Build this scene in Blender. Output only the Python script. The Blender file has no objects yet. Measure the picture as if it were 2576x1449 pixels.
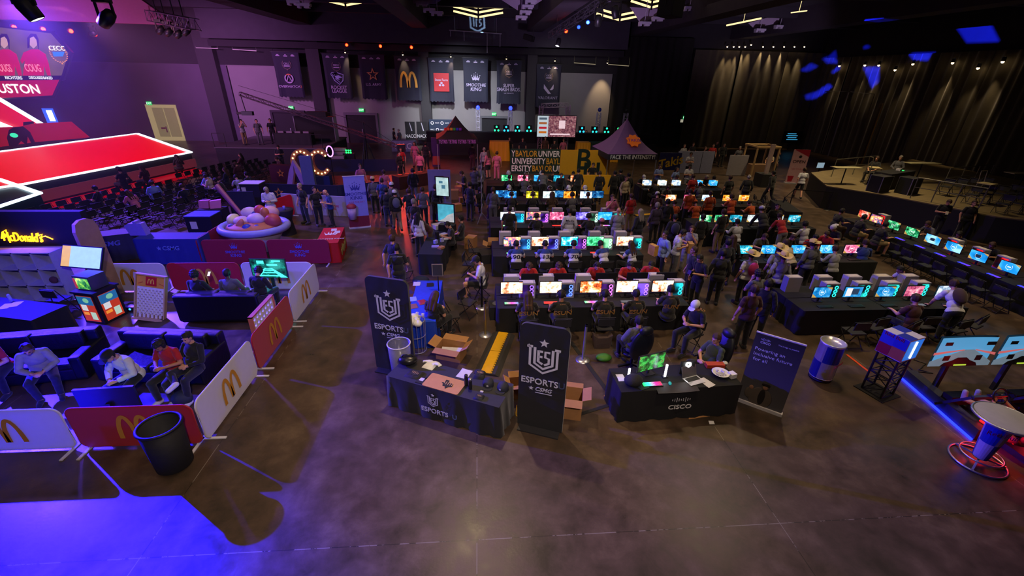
import bpy,bmesh,math,random
import numpy as np
from mathutils import Vector,Matrix,Euler
SC=bpy.context.scene
COL=SC.collection
R=math.radians
PI=math.pi
random.seed(7)
# ---------------------------------------------------------------- camera (solved from the floor joints and columns)
FPX,PITCH,ROLL,YAW,CAMH=1101.4,.45336,.02326,.08156,6.2
_F=Vector((math.sin(YAW)*math.cos(PITCH),math.cos(YAW)*math.cos(PITCH),-math.sin(PITCH)))
_R0=Vector((math.cos(YAW),-math.sin(YAW),0));_U0=_R0.cross(_F)
_R=math.cos(ROLL)*_R0 + math.sin(ROLL)*_U0
_U=-math.sin(ROLL)*_R0 + math.cos(ROLL)*_U0
cam_d=bpy.data.cameras.new('camera');cam=bpy.data.objects.new('camera',cam_d);COL.objects.link(cam)
m3=Matrix((_R,_U,-_F)).transposed()
cam.matrix_world=Matrix.Translation((0,0,CAMH)) @ m3.to_4x4()
cam_d.sensor_width=36;cam_d.lens=FPX/2576*36;cam_d.clip_end=300
SC.camera=cam
def ray(x,y): return (x-1288)/FPX*_R - (y-724.5)/FPX*_U + _F
def G(x,y,z=0.0):                                   # where the sight line through a photo point meets the height z
    d=ray(x,y);t=(z-CAMH)/d.z
    return Vector((t*d.x,t*d.y,z))
def AY(x,y,Y):
    d=ray(x,y);t=Y/d.y
    return Vector((t*d.x,Y,CAMH+t*d.z))
def AX(x,y,X):
    d=ray(x,y);t=X/d.x
    return Vector((X,t*d.y,CAMH+t*d.z))
# ---------------------------------------------------------------- view, world
SC.view_settings.view_transform='Standard';SC.view_settings.look='None'
SC.view_settings.exposure=0.0;SC.view_settings.gamma=1.0;SC.view_settings.use_curve_mapping=False
cy=SC.cycles
cy.max_bounces=5;cy.diffuse_bounces=2;cy.glossy_bounces=3;cy.transmission_bounces=4;cy.volume_bounces=0
cy.transparent_max_bounces=8
cy.sample_clamp_indirect=2.0;cy.caustics_reflective=False;cy.caustics_refractive=False;cy.use_denoising=True
w=bpy.data.worlds.new('world');SC.world=w;w.use_nodes=True
w.node_tree.nodes['Background'].inputs[0].default_value=(.35,.32,.5,1)
w.node_tree.nodes['Background'].inputs[1].default_value=.0
# ---------------------------------------------------------------- lights of the hall
def aim(o,tgt):
    o.rotation_euler=(Vector(tgt)-o.location).to_track_quat('-Z','Y').to_euler()
def spot(name,loc,tgt,col,power,ang=60,blend=.5,rad=.1):
    l=bpy.data.lights.new(name,'SPOT');l.energy=power;l.color=col;l.spot_size=R(ang);l.spot_blend=blend;l.shadow_soft_size=rad
    o=bpy.data.objects.new(name,l);COL.objects.link(o);o.location=loc;aim(o,tgt);return o
def point(name,loc,col,power,rad=.1):
    l=bpy.data.lights.new(name,'POINT');l.energy=power;l.color=col;l.shadow_soft_size=rad
    o=bpy.data.objects.new(name,l);COL.objects.link(o);o.location=loc;return o
def area(name,loc,tgt,col,power,sx,sy):
    l=bpy.data.lights.new(name,'AREA');l.energy=power;l.color=col;l.shape='RECTANGLE';l.size=sx;l.size_y=sy
    o=bpy.data.objects.new(name,l);COL.objects.link(o);o.location=loc;aim(o,tgt);return o
WARM=(1,.72,.42);PINKW=(1,.62,.58)
DOWN=[(-8.4,16.9,.5),(-.1,9.8,1.),(7.9,10.,.9),(15.7,10.2,.8),(15.7,16.2,.9),(-5.,17.1,.35),(-11.7,22.9,.2),(3.5,18.5,.5),(11.5,21.,.6),(20.,22.,1.4),(5.5,29.,.55),(21.,29.,1.2),(14.,30.,.6),(-3.3,26.,.35)]
for x,y,k in DOWN: spot('hall_downlight',(x,y,9.2),(x,y,0),WARM if x < 7 else (1,.76,.42),1350*k,95,1.,.09)
for x,y,k in ((3.2,4.5,1.),(9.5,4.8,.9),(-2.5,4.5,.8),(-1,2.5,.3)): spot('foreground_fill',(x,y,8.6),(x,y,0),WARM,420*k,110,1.,.12)  # fill spots added to brighten the foreground floor, without fixtures
# saturated blue moving head beside the stage: its shadows of the barriers cross the floor
spot('blue_beam',(-15.3,12.2,5.95),(-8.6,4.0,0),(.0,.0,1),240000,44,1.,.05)
spot('blue_beam',(-15.3,12.2,5.95),(-6.2,7.5,0),(.03,.012,1),27000,78,.8,.05)
spot('violet_beam',(-15.6,12.6,6.3),(-4.5,8,0),(.30,.12,1),500,50,.9,.5)
spot('balcony_front_light',(1.5,-2.5,9.5),(-3.5,8.5,0),(1,.80,.72),2500,88,.95,.25)
spot('banner_fill',(3,14,9.4),(5,27.4,1.3),(1,.92,.8),1500,40,.9,.15)  # added spot, only there to lift the green and gold banners
spot('violet_wash',(-20,24,8.5),(-9,16,0),(.16,.06,1),20000,85,1.,.5)
spot('blue_front_wash',(-8,5,9.6),(-8.6,18,0),(.10,.07,1),4200,70,1.,.4)
# red and pink lamps over the back hall
for x,tx,ty,p in ((870,-10,30,1500),(957,-3,24,3600),(1035,-.5,29,4200)):
    c=AY(x,113,43.5);spot('red_lamp',c,(tx,ty,0),(1,.07,.05),p*.8,38,.9,.8)
spot('pink_wash',(-6,22,8.8),(-1.5,31,.5),(1,.25,.4),2200,60,.9,.3)
# magenta haze light on the stage wall and the camera platform
spot('magenta_wash',(-23,31.5,8.6),(-20,45,4.5),(.75,.25,.85),8000,80,1.,.5)
spot('purple_wash',(-22,20,8.5),(-33,44,2),(.22,.08,.6),8500,90,1.,.5)
spot('platform_wash',(-20,22,8.8),(-14,35,1),(1,.35,.6),3000,60,1.,.4)
spot('audience_wash',(-26,22,8.0),(-15,29,0),(.45,.1,.75),2600,80,1.,.4)
# cool grey light on the back wall and a white pool by the press backdrop
spot('wall_wash',(-1.5,36,9.0),(-1.5,45,1.8),(.85,.88,1),6500,74,1.,.3)
spot('wall_wash',(6,36,9.0),(8,45,3),(.9,.85,.85),900,80,1.,.3)
spot('press_light',(-4.5,40,5.2),(-3.8,45,1.6),(.95,1,.95),520,75,.9,.2)
# soft pink key above the desks
spot('desk_wash',(3,12,9.2),(3.5,15,.8),(.95,.72,.85),560,80,1.,.5)
spot('desk_wash',(9,16,9.2),(9,12,.8),(1,.8,.8),480,80,1.,.5)
area('ambient_fill',(2,18,10.2),(2,18,0),(.9,.68,.6),380,30,24)  # broad ambient fill over the whole hall, no truss carries it
spot('reflector_fill',(4,22,4.5),(7,33.5,10.4),(.75,.5,1),2600,70,1.,.3)  # two added spots in mid-air that brighten the pale ceiling reflectors
spot('reflector_fill',(18,26,4.5),(22,38,10.2),(.75,.55,.95),2200,50,1.,.3)
spot('ceiling_purple',(-22,24,3),(-12,36,11),(.6,.3,.9),1500,110,1.,.8)

# ---------------------------------------------------------------- materials
MC={}
def mat(col,rough=.6,metal=0.,emis=0.,noise=.12,scale=9.,key=None,sheen=0.,coat=0.,bump=0.,alpha=1.):
    if isinstance(col,str): col=HEX(col)
    k=key or ('m',tuple(round(c,3) for c in col),rough,metal,emis,noise,scale,sheen,coat,bump,alpha)
    if k in MC: return MC[k]
    m=bpy.data.materials.new('surface');m.use_nodes=True;nt=m.node_tree;N=nt.nodes;L=nt.links
    b=N['Principled BSDF']
    b.inputs['Roughness'].default_value=rough;b.inputs['Metallic'].default_value=metal
    b.inputs['Coat Weight'].default_value=coat;b.inputs['Sheen Weight'].default_value=sheen
    if alpha < 1: b.inputs['Alpha'].default_value=alpha
    c1=(*[c*(1-noise) for c in col],1);c2=(*[min(1,c*(1+noise)) for c in col],1)
    if emis:
        b.inputs['Emission Color'].default_value=(*col,1);b.inputs['Emission Strength'].default_value=emis
        b.inputs['Base Color'].default_value=(*[c*.3 for c in col],1)
    if noise or bump:
        tc=N.new('ShaderNodeTexCoord');n=N.new('ShaderNodeTexNoise');n.inputs['Scale'].default_value=scale;n.inputs['Detail'].default_value=2
        L.new(tc.outputs['Object'],n.inputs['Vector'])
        r=N.new('ShaderNodeMix');r.data_type='RGBA';r.inputs[6].default_value=c1;r.inputs[7].default_value=c2
        L.new(n.outputs[0],r.inputs[0]);L.new(r.outputs[2],b.inputs['Emission Color' if emis else 'Base Color'])
        if bump:
            bp=N.new('ShaderNodeBump');bp.inputs['Strength'].default_value=bump;bp.inputs['Distance'].default_value=.03
            L.new(n.outputs[0],bp.inputs['Height']);L.new(bp.outputs[0],b.inputs['Normal'])
    else: b.inputs['Base Color'].default_value=(*col,1)
    MC[k]=m;return m
def HEX(h):
    h=h.lstrip('#');v=[int(h[i:i+2],16)/255 for i in (0,2,4)]
    return tuple(c/12.92 if c <= .04045 else ((c+.055)/1.055)**2.4 for c in v)
def screen_mat(p,seed=0,strength=1.6,kind='game'):
    """a lit display: p is a list of hex colours"""
    k=('scr',tuple(p),seed,strength,kind)
    if k in MC: return MC[k]
    m=bpy.data.materials.new('display');m.use_nodes=True;nt=m.node_tree;N=nt.nodes;L=nt.links
    b=N['Principled BSDF'];b.inputs['Base Color'].default_value=(.01,.01,.01,1);b.inputs['Roughness'].default_value=.25
    tc=N.new('ShaderNodeTexCoord');mp=N.new('ShaderNodeMapping');mp.inputs['Location'].default_value=(seed*1.37,seed*.71,seed*2.1)
    L.new(tc.outputs['Object'],mp.inputs[0])
    n=N.new('ShaderNodeTexNoise');n.inputs['Scale'].default_value=7 if kind == 'game' else 2.5;n.inputs['Detail'].default_value=6 if kind == 'game' else 1;n.inputs['Roughness'].default_value=.62
    L.new(mp.outputs[0],n.inputs['Vector'])
    cr=N.new('ShaderNodeValToRGB');e=cr.color_ramp;e.interpolation='LINEAR' if kind == 'game' else 'EASE'
    lo,hi=.33,.67
    for i,c in enumerate(p):
        t=lo+(hi-lo)*i/max(1,len(p)-1)
        el=e.elements[i] if i < 2 else e.elements.new(t)
        el.position=t;el.color=(*HEX(c),1)
    L.new(n.outputs[0],cr.inputs[0]);L.new(cr.outputs[0],b.inputs['Emission Color']);b.inputs['Emission Strength'].default_value=strength
    MC[k]=m;return m
# ---------------------------------------------------------------- mesh builder
class MB:
    def __init__(s): s.v=[];s.f=[];s.sm=[]
    def add(s,vs,fs,M=None,smooth=False):
        o=len(s.v)
        s.v += [tuple(M @ Vector(p)) for p in vs] if M is not None else [tuple(p) for p in vs]
        s.f += [tuple(i+o for i in f) for f in fs];s.sm += [smooth]*len(fs);return s
    def box(s,c,d,M=None,rz=0):
        x,y,z=d[0]/2,d[1]/2,d[2]/2
        T=Matrix.Translation(c) @ Matrix.Rotation(rz,4,'Z')
        if M is not None: T=M @ T
        vs=[(i*x,j*y,k*z) for k in (-1,1) for j in (-1,1) for i in (-1,1)]
        return s.add(vs,[(0,2,3,1),(4,5,7,6),(0,1,5,4),(2,6,7,3),(0,4,6,2),(1,3,7,5)],T)
    def rod(s,a,b,r,r2=None,n=10,caps=True,smooth=True):
        a=Vector(a);b=Vector(b);r2=r if r2 is None else r2
        d=b-a;q=d.to_track_quat('Z','Y').to_matrix().to_4x4();M=Matrix.Translation(a) @ q;h=d.length
        vs=[(r*math.cos(2*PI*i/n),r*math.sin(2*PI*i/n),0) for i in range(n)]+[(r2*math.cos(2*PI*i/n),r2*math.sin(2*PI*i/n),h) for i in range(n)]
        s.add(vs,[(i,(i+1) % n,n+(i+1) % n,n+i) for i in range(n)],M,smooth)
        if caps: s.add(vs,[tuple(range(n-1,-1,-1)),tuple(range(n,2*n))],M)
        return s
    def bar(s,a,b,w,h=None):                       # square section
        a=Vector(a);b=Vector(b);h=h or w;d=b-a
        M=Matrix.Translation((a+b)/2) @ d.to_track_quat('Z','Y').to_matrix().to_4x4()
        return s.box((0,0,0),(w,h,d.length),M)
    def lathe(s,prof,n=24,M=None,smooth=True,a0=0,a1=2*PI):
        full=abs(a1-a0-2*PI) < 1e-6;k=n if full else n+1
        vs=[(r*math.cos(a0+(a1-a0)*i/n),r*math.sin(a0+(a1-a0)*i/n),z) for r,z in prof for i in range(k)]
        fs=[(j*k+i,j*k+(i+1) % k,(j+1)*k+(i+1) % k,(j+1)*k+i) for j in range(len(prof)-1) for i in range(n)]
        return s.add(vs,fs,M,smooth)
    def tube(s,pts,r,n=8,closed=False,M=None):
        P=[Vector(p) for p in pts];k=len(P);rings=[]
        up=Vector((0,0,1));vs=[]
        for i,p in enumerate(P):
            t=(P[(i+1) % k]-P[i-1]) if closed else (P[min(i+1,k-1)]-P[max(i-1,0)])
            t.normalize();x=t.cross(up)
            if x.length < 1e-3: x=t.cross(Vector((0,1,0)))
            x.normalize();y=x.cross(t);rr=r[i] if isinstance(r,(list,tuple)) else r
            vs += [p+(x*math.cos(2*PI*j/n)+y*math.sin(2*PI*j/n))*rr for j in range(n)]
        m=k if closed else k-1
        fs=[(i*n+j,i*n+(j+1) % n,((i+1) % k)*n+(j+1) % n,((i+1) % k)*n+j) for i in range(m) for j in range(n)]
        s.add(vs,fs,M,True)
        if not closed: s.add(vs,[tuple(range(n-1,-1,-1)),tuple(range((k-1)*n,k*n))],M)
        return s
    def prism(s,poly,d0,d1,M=None):                # poly in XZ, extruded along y from d0 to d1 (front is -y)
        n=len(poly);vs=[(x,d0,z) for x,z in poly]+[(x,d1,z) for x,z in poly]
        a=sum(poly[i][0]*poly[(i+1) % n][1]-poly[(i+1) % n][0]*poly[i][1] for i in range(n))
        fr=tuple(range(n)) if a > 0 else tuple(range(n-1,-1,-1));bk=tuple(n+i for i in reversed(fr))
        return s.add(vs,[fr,bk]+[(i,n+i,n+(i+1) % n,(i+1) % n) if a > 0 else (i,(i+1) % n,n+(i+1) % n,n+i) for i in range(n)],M)
    def ell(s,c,r,M=None,n=14,k=8):
        vs=[];T=Matrix.Translation(c) @ Matrix.Diagonal((*r,1))
        if M is not None: T=Matrix.Translation(c) @ M @ Matrix.Diagonal((*r,1))
        prof=[(math.sin(PI*i/k),-math.cos(PI*i/k)) for i in range(k+1)]
        prof[0]=(1e-3,-1);prof[-1]=(1e-3,1)
        return s.lathe(prof,n,T)
    def mesh(s,name='m'):
        me=bpy.data.meshes.new(name);me.from_pydata(s.v,[],s.f);me.polygons.foreach_set('use_smooth',s.sm);me.update();return me
    def build(s,name,m,parent=None,label=None,loc=None):
        return put(name,s.mesh(name),m,parent,label,loc)
def put(name,me,m,parent=None,label=None,loc=None,rot=None):
    if not me.materials: me.materials.append(m)
    o=bpy.data.objects.new(name,me);COL.objects.link(o)
    if me.materials[0] is not m and m is not None: o.material_slots[0].link='OBJECT';o.material_slots[0].material=m
    if parent: o.parent=parent
    if label: o['label']=label
    if loc: o.location=loc
    if rot: o.rotation_euler=rot
    return o
def thing(name,label,cat,loc=(0,0,0),rz=0,group=None,kind=None):
    o=bpy.data.objects.new(name,None);COL.objects.link(o);o.empty_display_size=.1
    o.location=loc;o.rotation_euler=(0,0,rz);o['label']=label;o['category']=cat
    if group: o['group']=group
    if kind: o['kind']=kind
    return o
def tag(o,label,cat,group=None,kind=None):
    o['label']=label;o['category']=cat
    if group: o['group']=group
    if kind: o['kind']=kind
    return o
def struct(o): o['kind']='structure';return o
def dup(root,loc,rz=0,label=None,group=None):
    def cp(o,par):
        c=o.copy();COL.objects.link(c);c.parent=par
        for ch in o.children: cp(ch,c)
        return c
    r=cp(root,None);r.location=loc;r.rotation_euler=(0,0,rz)
    if label: r['label']=label
    if group: r['group']=group
    return r
class Proto:
    """hands out the first built thing itself, then copies of it"""
    def __init__(s,fn): s.fn=fn;s.o=None;s.used=False
    def at(s,loc,rz=0,label=None,group=None,scale=None):
        if s.o is None: s.o=s.fn()
        if not s.used:
            s.used=True;r=s.o;r.location=loc;r.rotation_euler=(0,0,rz)
            if label: r['label']=label
            if group: r['group']=group
        else: r=dup(s.o,loc,rz,label,group)
        if scale: r.scale=scale
        return r
def setmat(o,m):
    o.material_slots[0].link='OBJECT';o.material_slots[0].material=m
def part(root,nm):
    for c in root.children_recursive if root.children else []:
        if c.name.split('.')[0] == nm: return c
# ---------------------------------------------------------------- lettering and marks (meshes lying on the XZ plane, front to -y)
_TC={}
def text_mesh(s,h,bold=0.,shear=0.,wide=1.,depth=.004,ext=True,sp=1.):
    k=(s,h,bold,shear,wide,depth,sp)
    if k in _TC: return _TC[k]
    c=bpy.data.curves.new('t','FONT');c.body=s;c.size=h/.72;c.align_x='CENTER';c.align_y='CENTER';c.offset=min(bold,.022)*h;c.shear=shear;c.space_line=.8*sp
    c.extrude=depth/2 if ext else 0;c.resolution_u=3
    o=bpy.data.objects.new('t',c);COL.objects.link(o)
    me=bpy.data.meshes.new_from_object(o.evaluated_get(bpy.context.evaluated_depsgraph_get()))
    bpy.data.objects.remove(o);bpy.data.curves.remove(c)
    me.transform(Matrix.Rotation(R(90),4,'X') @ Matrix.Diagonal((wide,1,1,1)));me.name='lettering'
    _TC[k]=me;return me
def text(s,h,m,parent,x=0,z=0,y=-.006,rot=0,name='lettering',rx=0,rz=0,fit=None,**kw):
    me=text_mesh(s,h,**kw);o=put(name,me,m,parent);o.location=(x,y,z);o.rotation_euler=(rx,rot,rz)
    if fit:
        X=[v.co.x for v in me.vertices];k=fit/(max(X)-min(X));o.scale=(k,1,1);o.location.x=x-k*(max(X)+min(X))/2
    return o
def stroke(pts,w):                                    # polyline to outline polygon
    P=[Vector(p) for p in pts];A=[];B=[]
    for i,p in enumerate(P):
        t=(P[min(i+1,len(P)-1)]-P[max(i-1,0)]).normalized();n=Vector((-t.y,t.x))
        ww=w[i] if isinstance(w,(list,tuple)) else w
        A.append(tuple(p+n*ww/2));B.append(tuple(p-n*ww/2))
    return A,B
def strip(mb,pts,w,y=-.006,th=.004,M=None,closed=False):
    if closed: pts=list(pts)+[pts[0],pts[1]]
    A,B=stroke([Vector((p[0],p[1])) for p in pts],w)
    n=len(A);vs=[(a[0],y,a[1]) for a in A]+[(b[0],y,b[1]) for b in B]
    mb.add(vs,[(i,n+i,n+i+1,i+1) for i in range(n-1)],M);return mb
def star_poly(r,r2=.4,n=5,a0=PI/2,cx=0,cz=0):
    return [(cx+(r if i % 2 == 0 else r*r2)*math.cos(a0+PI*i/n),cz+(r if i % 2 == 0 else r*r2)*math.sin(a0+PI*i/n)) for i in range(2*n)]
def arc(cx,cz,rx,rz,a0,a1,n=14): return [(cx+rx*math.cos(R(a0+(a1-a0)*i/n)),cz+rz*math.sin(R(a0+(a1-a0)*i/n))) for i in range(n+1)]
def arches(h,m,parent,x=0,z=0,y=-.006,name='arches_logo'):     # golden double arch
    mb=MB();w=h*1.12
    for s in (-1,1):
        cx=s*w*.255;rx=w*.225;pts=[(cx+math.cos(PI*i/20)*rx*(1 if math.cos(PI*i/20)*s < 0 else 1.05),math.sin(PI*i/20)*h*.97-h*.5) for i in range(21)]
        pts=[(p[0],p[1]) for p in pts]
        strip(mb,pts,[h*(.15 if 3 < i < 17 else .17) for i in range(21)])
    o=mb.build(name,m,parent);o.location=(x,y,z);return o
def star_outline(mb,r,w,cx=0,cz=0,y=-.006):
    p=star_poly(r,.42,cx=cx,cz=cz);q=star_poly(r-w*2.2,.42,cx=cx,cz=cz);n=len(p)
    mb.add([(a,y,b) for a,b in p]+[(a,y,b) for a,b in q],[(i,(i+1) % n,n+(i+1) % n,n+i) for i in range(n)])
def crown(h,m,parent,x=0,z=0,y=-.006):
    mb=MB();w=h*1.5
    mb.prism([(-w/2,h*.35),(-w*.22,-.05*h),(-w*.27,h*.3),(-w*.2,h*.55),(-w*.08,0),(0,h*.7),(w*.08,0),(w*.2,h*.55),(w*.27,h*.3),(w*.22,-.05*h),(w/2,h*.35),(w*.36,-h*.35),(w*.1,-.2*h),(0,-.4*h),(-w*.1,-.2*h),(-w*.36,-h*.35)],-.002,.002)
    for a,b in ((-w/2,.48),(-w*.2,.7),(0,.9),(w*.2,.7),(w/2,.48)): mb.prism([(a+.07*h*math.cos(t*PI/4),b*h+.07*h*math.sin(t*PI/4)) for t in range(8)],-.002,.002)
    o=mb.build('crown_logo',m,parent);o.location=(x,y,z);return o
def wreath(r,m,parent,x=0,z=0,y=-.006):
    mb=MB()
    for s in (-1,1):
        for i in range(9):
            a=R(-80+i*15);c=(s*r*math.cos(a),r*math.sin(a));d=a+R(60)
            p=[(c[0]+s*math.cos(d)*r*.17,c[1]+math.sin(d)*r*.17),(c[0]+math.cos(a)*s*r*.07,c[1]+math.sin(a)*r*.07),(c[0]-s*math.cos(d)*r*.13,c[1]-math.sin(d)*r*.13),(c[0]-math.cos(a)*s*r*.07,c[1]-math.sin(a)*r*.07)]
            mb.prism(p,-.002,.002)
    mb.prism(star_poly(r*.16,.42,cz=-r*1.15),-.002,.002)
    o=mb.build('wreath_logo',m,parent);o.location=(x,y,z);return o
def shield(h,m,parent,x=0,z=0,y=-.006,star=True):   # shield with the three letters and a star
    mb=MB();u=h/10.
    def S(pts,w): strip(mb,[(a*u,b*u) for a,b in pts],w*u)
    S([(-4.6,4.6),(-4.0,3.6),(-4.0,-2.2),(0,-4.6),(4.0,-2.2),(4.0,3.6),(4.6,3.6)],.75)
    S([(-4.9,4.1),(-3.2,4.1)],.8);S([(3.2,4.0),(4.9,4.0)],.8)
    S([(-2.6,4.0),(-2.6,-1.5),(0,-3.1),(2.7,-1.5),(2.7,3.8)],.8)
    S([(-1.5,3.1),(-1.5,-.7),(-.2,-1.5)],.8)
    S([(-1.5,2.8),(-.2,2.8)],.75);S([(-1.5,1.0),(-.3,1.0)],.75)
    S([(1.9,2.8),(.5,2.8),(.5,1.0),(1.6,.7),(1.6,-.9),(.3,-1.7)],.75)
    if star: mb.prism(star_poly(1.45*u,.42,cz=5.6*u),-.002,.002)
    o=mb.build('shield_logo',m,parent);o.location=(x,y,z);return o
def rrect(w,h,r,n=5,cx=0,cz=0,bottom=True):
    p=[]
    for sx,sz,a0 in ((1,-1,-90),(1,1,0),(-1,1,90),(-1,-1,180)):
        rr=r if (sz > 0 or bottom) else .001
        for i in range(n+1):
            a=R(a0+90*i/n);p.append((cx+sx*(w/2-rr)+rr*math.cos(a),cz+sz*(h/2-rr)+rr*math.sin(a)))
    return p
BLACK=mat((.012,.012,.014),.75);BLACKM=mat((.02,.02,.022),.4,.3);WHITE=mat((.75,.75,.76),.6);STEEL=mat((.6,.6,.62),.3,.9)
CLOTHB=mat((.006,.0065,.008),.9,noise=.3,scale=3,bump=.3);GOLD=mat(HEX('#e0a020'),.6);OFFW=mat((.62,.6,.66),.6)
CARD=mat(HEX('#a87848'),.8);GREY=mat((.2,.2,.21),.7)
# ---------------------------------------------------------------- people: one continuous body per pose, clothes grown from it
def mir(p): return (-p[0],p[1],p[2])
def skel(seat=False,lean=0.,hd=0.,hyaw=0.,el=(.27,.03,1.13),wr=(.27,-.08,.90),elr=None,wrr=None,kn=None,an=None,knr=None,anr=None,hz=None,fing=(0,0,-1),curl=.5,lift=0.,side=0.):
    J={}
    hz=hz if hz is not None else (.56 if seat else .93)
    J['pel']=Vector((0,0,hz));A=Euler((R(lean),R(side),0)).to_matrix()
    up=A @ Vector((0,0,1))
    J['abd']=J['pel']+up*.14;J['che']=J['pel']+up*.36;J['nb']=J['pel']+up*.52
    hdir=Euler((R(lean*.6+hd),R(side*.5),0)).to_matrix()
    J['hb']=J['nb']+hdir @ Vector((0,-.01,.07));J['HM']=Matrix.Translation(J['nb']+hdir @ Vector((0,-.025,.185))) @ Euler((R(lean*.45+hd),R(side*.4),R(hyaw))).to_matrix().to_4x4()
    for s,n in ((1,'L'),(-1,'R')):
        J['sh'+n]=J['pel']+A @ Vector((s*.172,0,.472))
        e=el if s > 0 or elr is None else elr;w_=wr if s > 0 or wrr is None else wrr
        if not (s < 0 and elr is not None): e=(e[0]*s,e[1],e[2])
        if not (s < 0 and wrr is not None): w_=(w_[0]*s,w_[1],w_[2])
        J['el'+n]=Vector(e);J['wr'+n]=Vector(w_)
        J['hi'+n]=J['pel']+Vector((s*.095,0,-.03))
        if seat:
            k=kn or (.15,-.46,.53);a=an or (.14,-.44,.09)
        else:
            k=kn or (.11,-.015,.49);a=an or (.12,.03,.085)
        if s < 0 and knr is not None: k=knr;a=anr;J['kn'+n]=Vector(k);J['an'+n]=Vector(a)
        else: J['kn'+n]=Vector((k[0]*s,k[1],k[2]));J['an'+n]=Vector((a[0]*s,a[1],a[2]))
        sd=(J['kn'+n]-J['an'+n]);f=Vector((s*.12,-1,0)).normalized()
        if lift: f=Vector((0,-.25,1)).normalized()
        J['to'+n]=J['an'+n]+f*.17+Vector((0,0,-.035 if not lift else 0))
    J['fing']=Vector(fing).normalized();J['curl']=curl;J['up']=up;J['seat']=seat
    return J
POSES={
 'stand': dict(),'standh': dict(hd=14,el=(.26,.05,1.14),wr=(.24,-.10,.91)),
 'phone': dict(hd=28,el=(.24,.04,1.12),wr=(.07,-.27,1.17),fing=(-.3,-.8,.35),curl=.9),
 'cross': dict(hd=6,el=(.25,-.02,1.13),wr=(-.06,-.20,1.20),wrr=(.07,-.22,1.15),fing=(-1,-.1,0),curl=.3,lean=-2),
 'walk': dict(kn=(.10,-.2,.52),an=(.11,-.28,.12),knr=(-.10,.08,.50),anr=(-.1,.33,.15),el=(.26,.1,1.14),wr=(.25,.12,.90),elr=(-.26,-.06,1.13),wrr=(-.24,-.24,.96),lean=4),
 'lean': dict(lean=42,hd=-5,el=(.27,-.42,.98),wr=(.22,-.55,.78),fing=(0,-1,-.1),curl=.2),
 'photo': dict(hd=4,el=(.25,-.16,1.25),wr=(.08,-.24,1.53),fing=(-.3,-.2,1),curl=1.),
 'desk': dict(seat=True,lean=14,hd=4,el=(.27,-.20,.80),wr=(.20,-.44,.80),fing=(-.1,-1,-.05),curl=.5),
 'deskh': dict(seat=True,lean=22,hd=22,el=(.27,-.24,.80),wr=(.14,-.46,.81),fing=(-.2,-1,-.05),curl=.5),
 'pad': dict(seat=True,lean=19,hd=26,el=(.27,-.22,.74),wr=(.07,-.42,.68),fing=(-.45,-.85,.1),curl=.9,kn=(.19,-.44,.5),an=(.15,-.42,.09)),
 'sit': dict(seat=True,lean=-8,hd=10,el=(.27,-.02,.78),wr=(.12,-.26,.66),fing=(-.4,-.9,0),curl=.5),
 'sitp': dict(seat=True,lean=2,hd=30,el=(.26,-.08,.78),wr=(.07,-.30,.80),fing=(-.3,-.85,.3),curl=.9),
 'loll': dict(seat=True,lean=-14,hd=20,el=(.26,-.02,.76),wr=(.05,-.2,.72),fing=(-.6,-.6,.1),curl=.7,kn=(.17,-.45,.56),an=(.16,-.52,.09),knr=(-.14,-.42,.66),anr=(.14,-.62,.60)),
 'race': dict(seat=True,lean=-28,hd=14,hz=.42,el=(.25,-.22,.62),wr=(.13,-.44,.80),fing=(-.2,-.4,1),curl=1.,kn=(.16,-.48,.60),an=(.15,-.88,.50),lift=1),
 'think': dict(seat=False,hd=10,el=(.24,-.1,1.16),wr=(.05,-.16,1.42),elr=(-.25,-.03,1.14),wrr=(.05,-.2,1.12),fing=(-.1,-.1,1),curl=.9),
}
def _cone(mb,a,b,r0,r1,n=14,flat=None):
    a=Vector(a);b=Vector(b);d=b-a;h=max(d.length,1e-4);q=d.to_track_quat('Z','X').to_matrix().to_4x4()
    prof=[(1e-4,-r0)]+[(r0*math.cos(t),r0*math.sin(t)) for t in (-1.1,-.6,0)]+[(r1*math.cos(t),h+r1*math.sin(t)) for t in (0,.6,1.1)]+[(1e-4,h+r1)]
    M=Matrix.Translation(a) @ q
    if flat: M=M @ Matrix.Diagonal((flat[0],flat[1],1,1))
    mb.lathe(prof,n,M)
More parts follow.
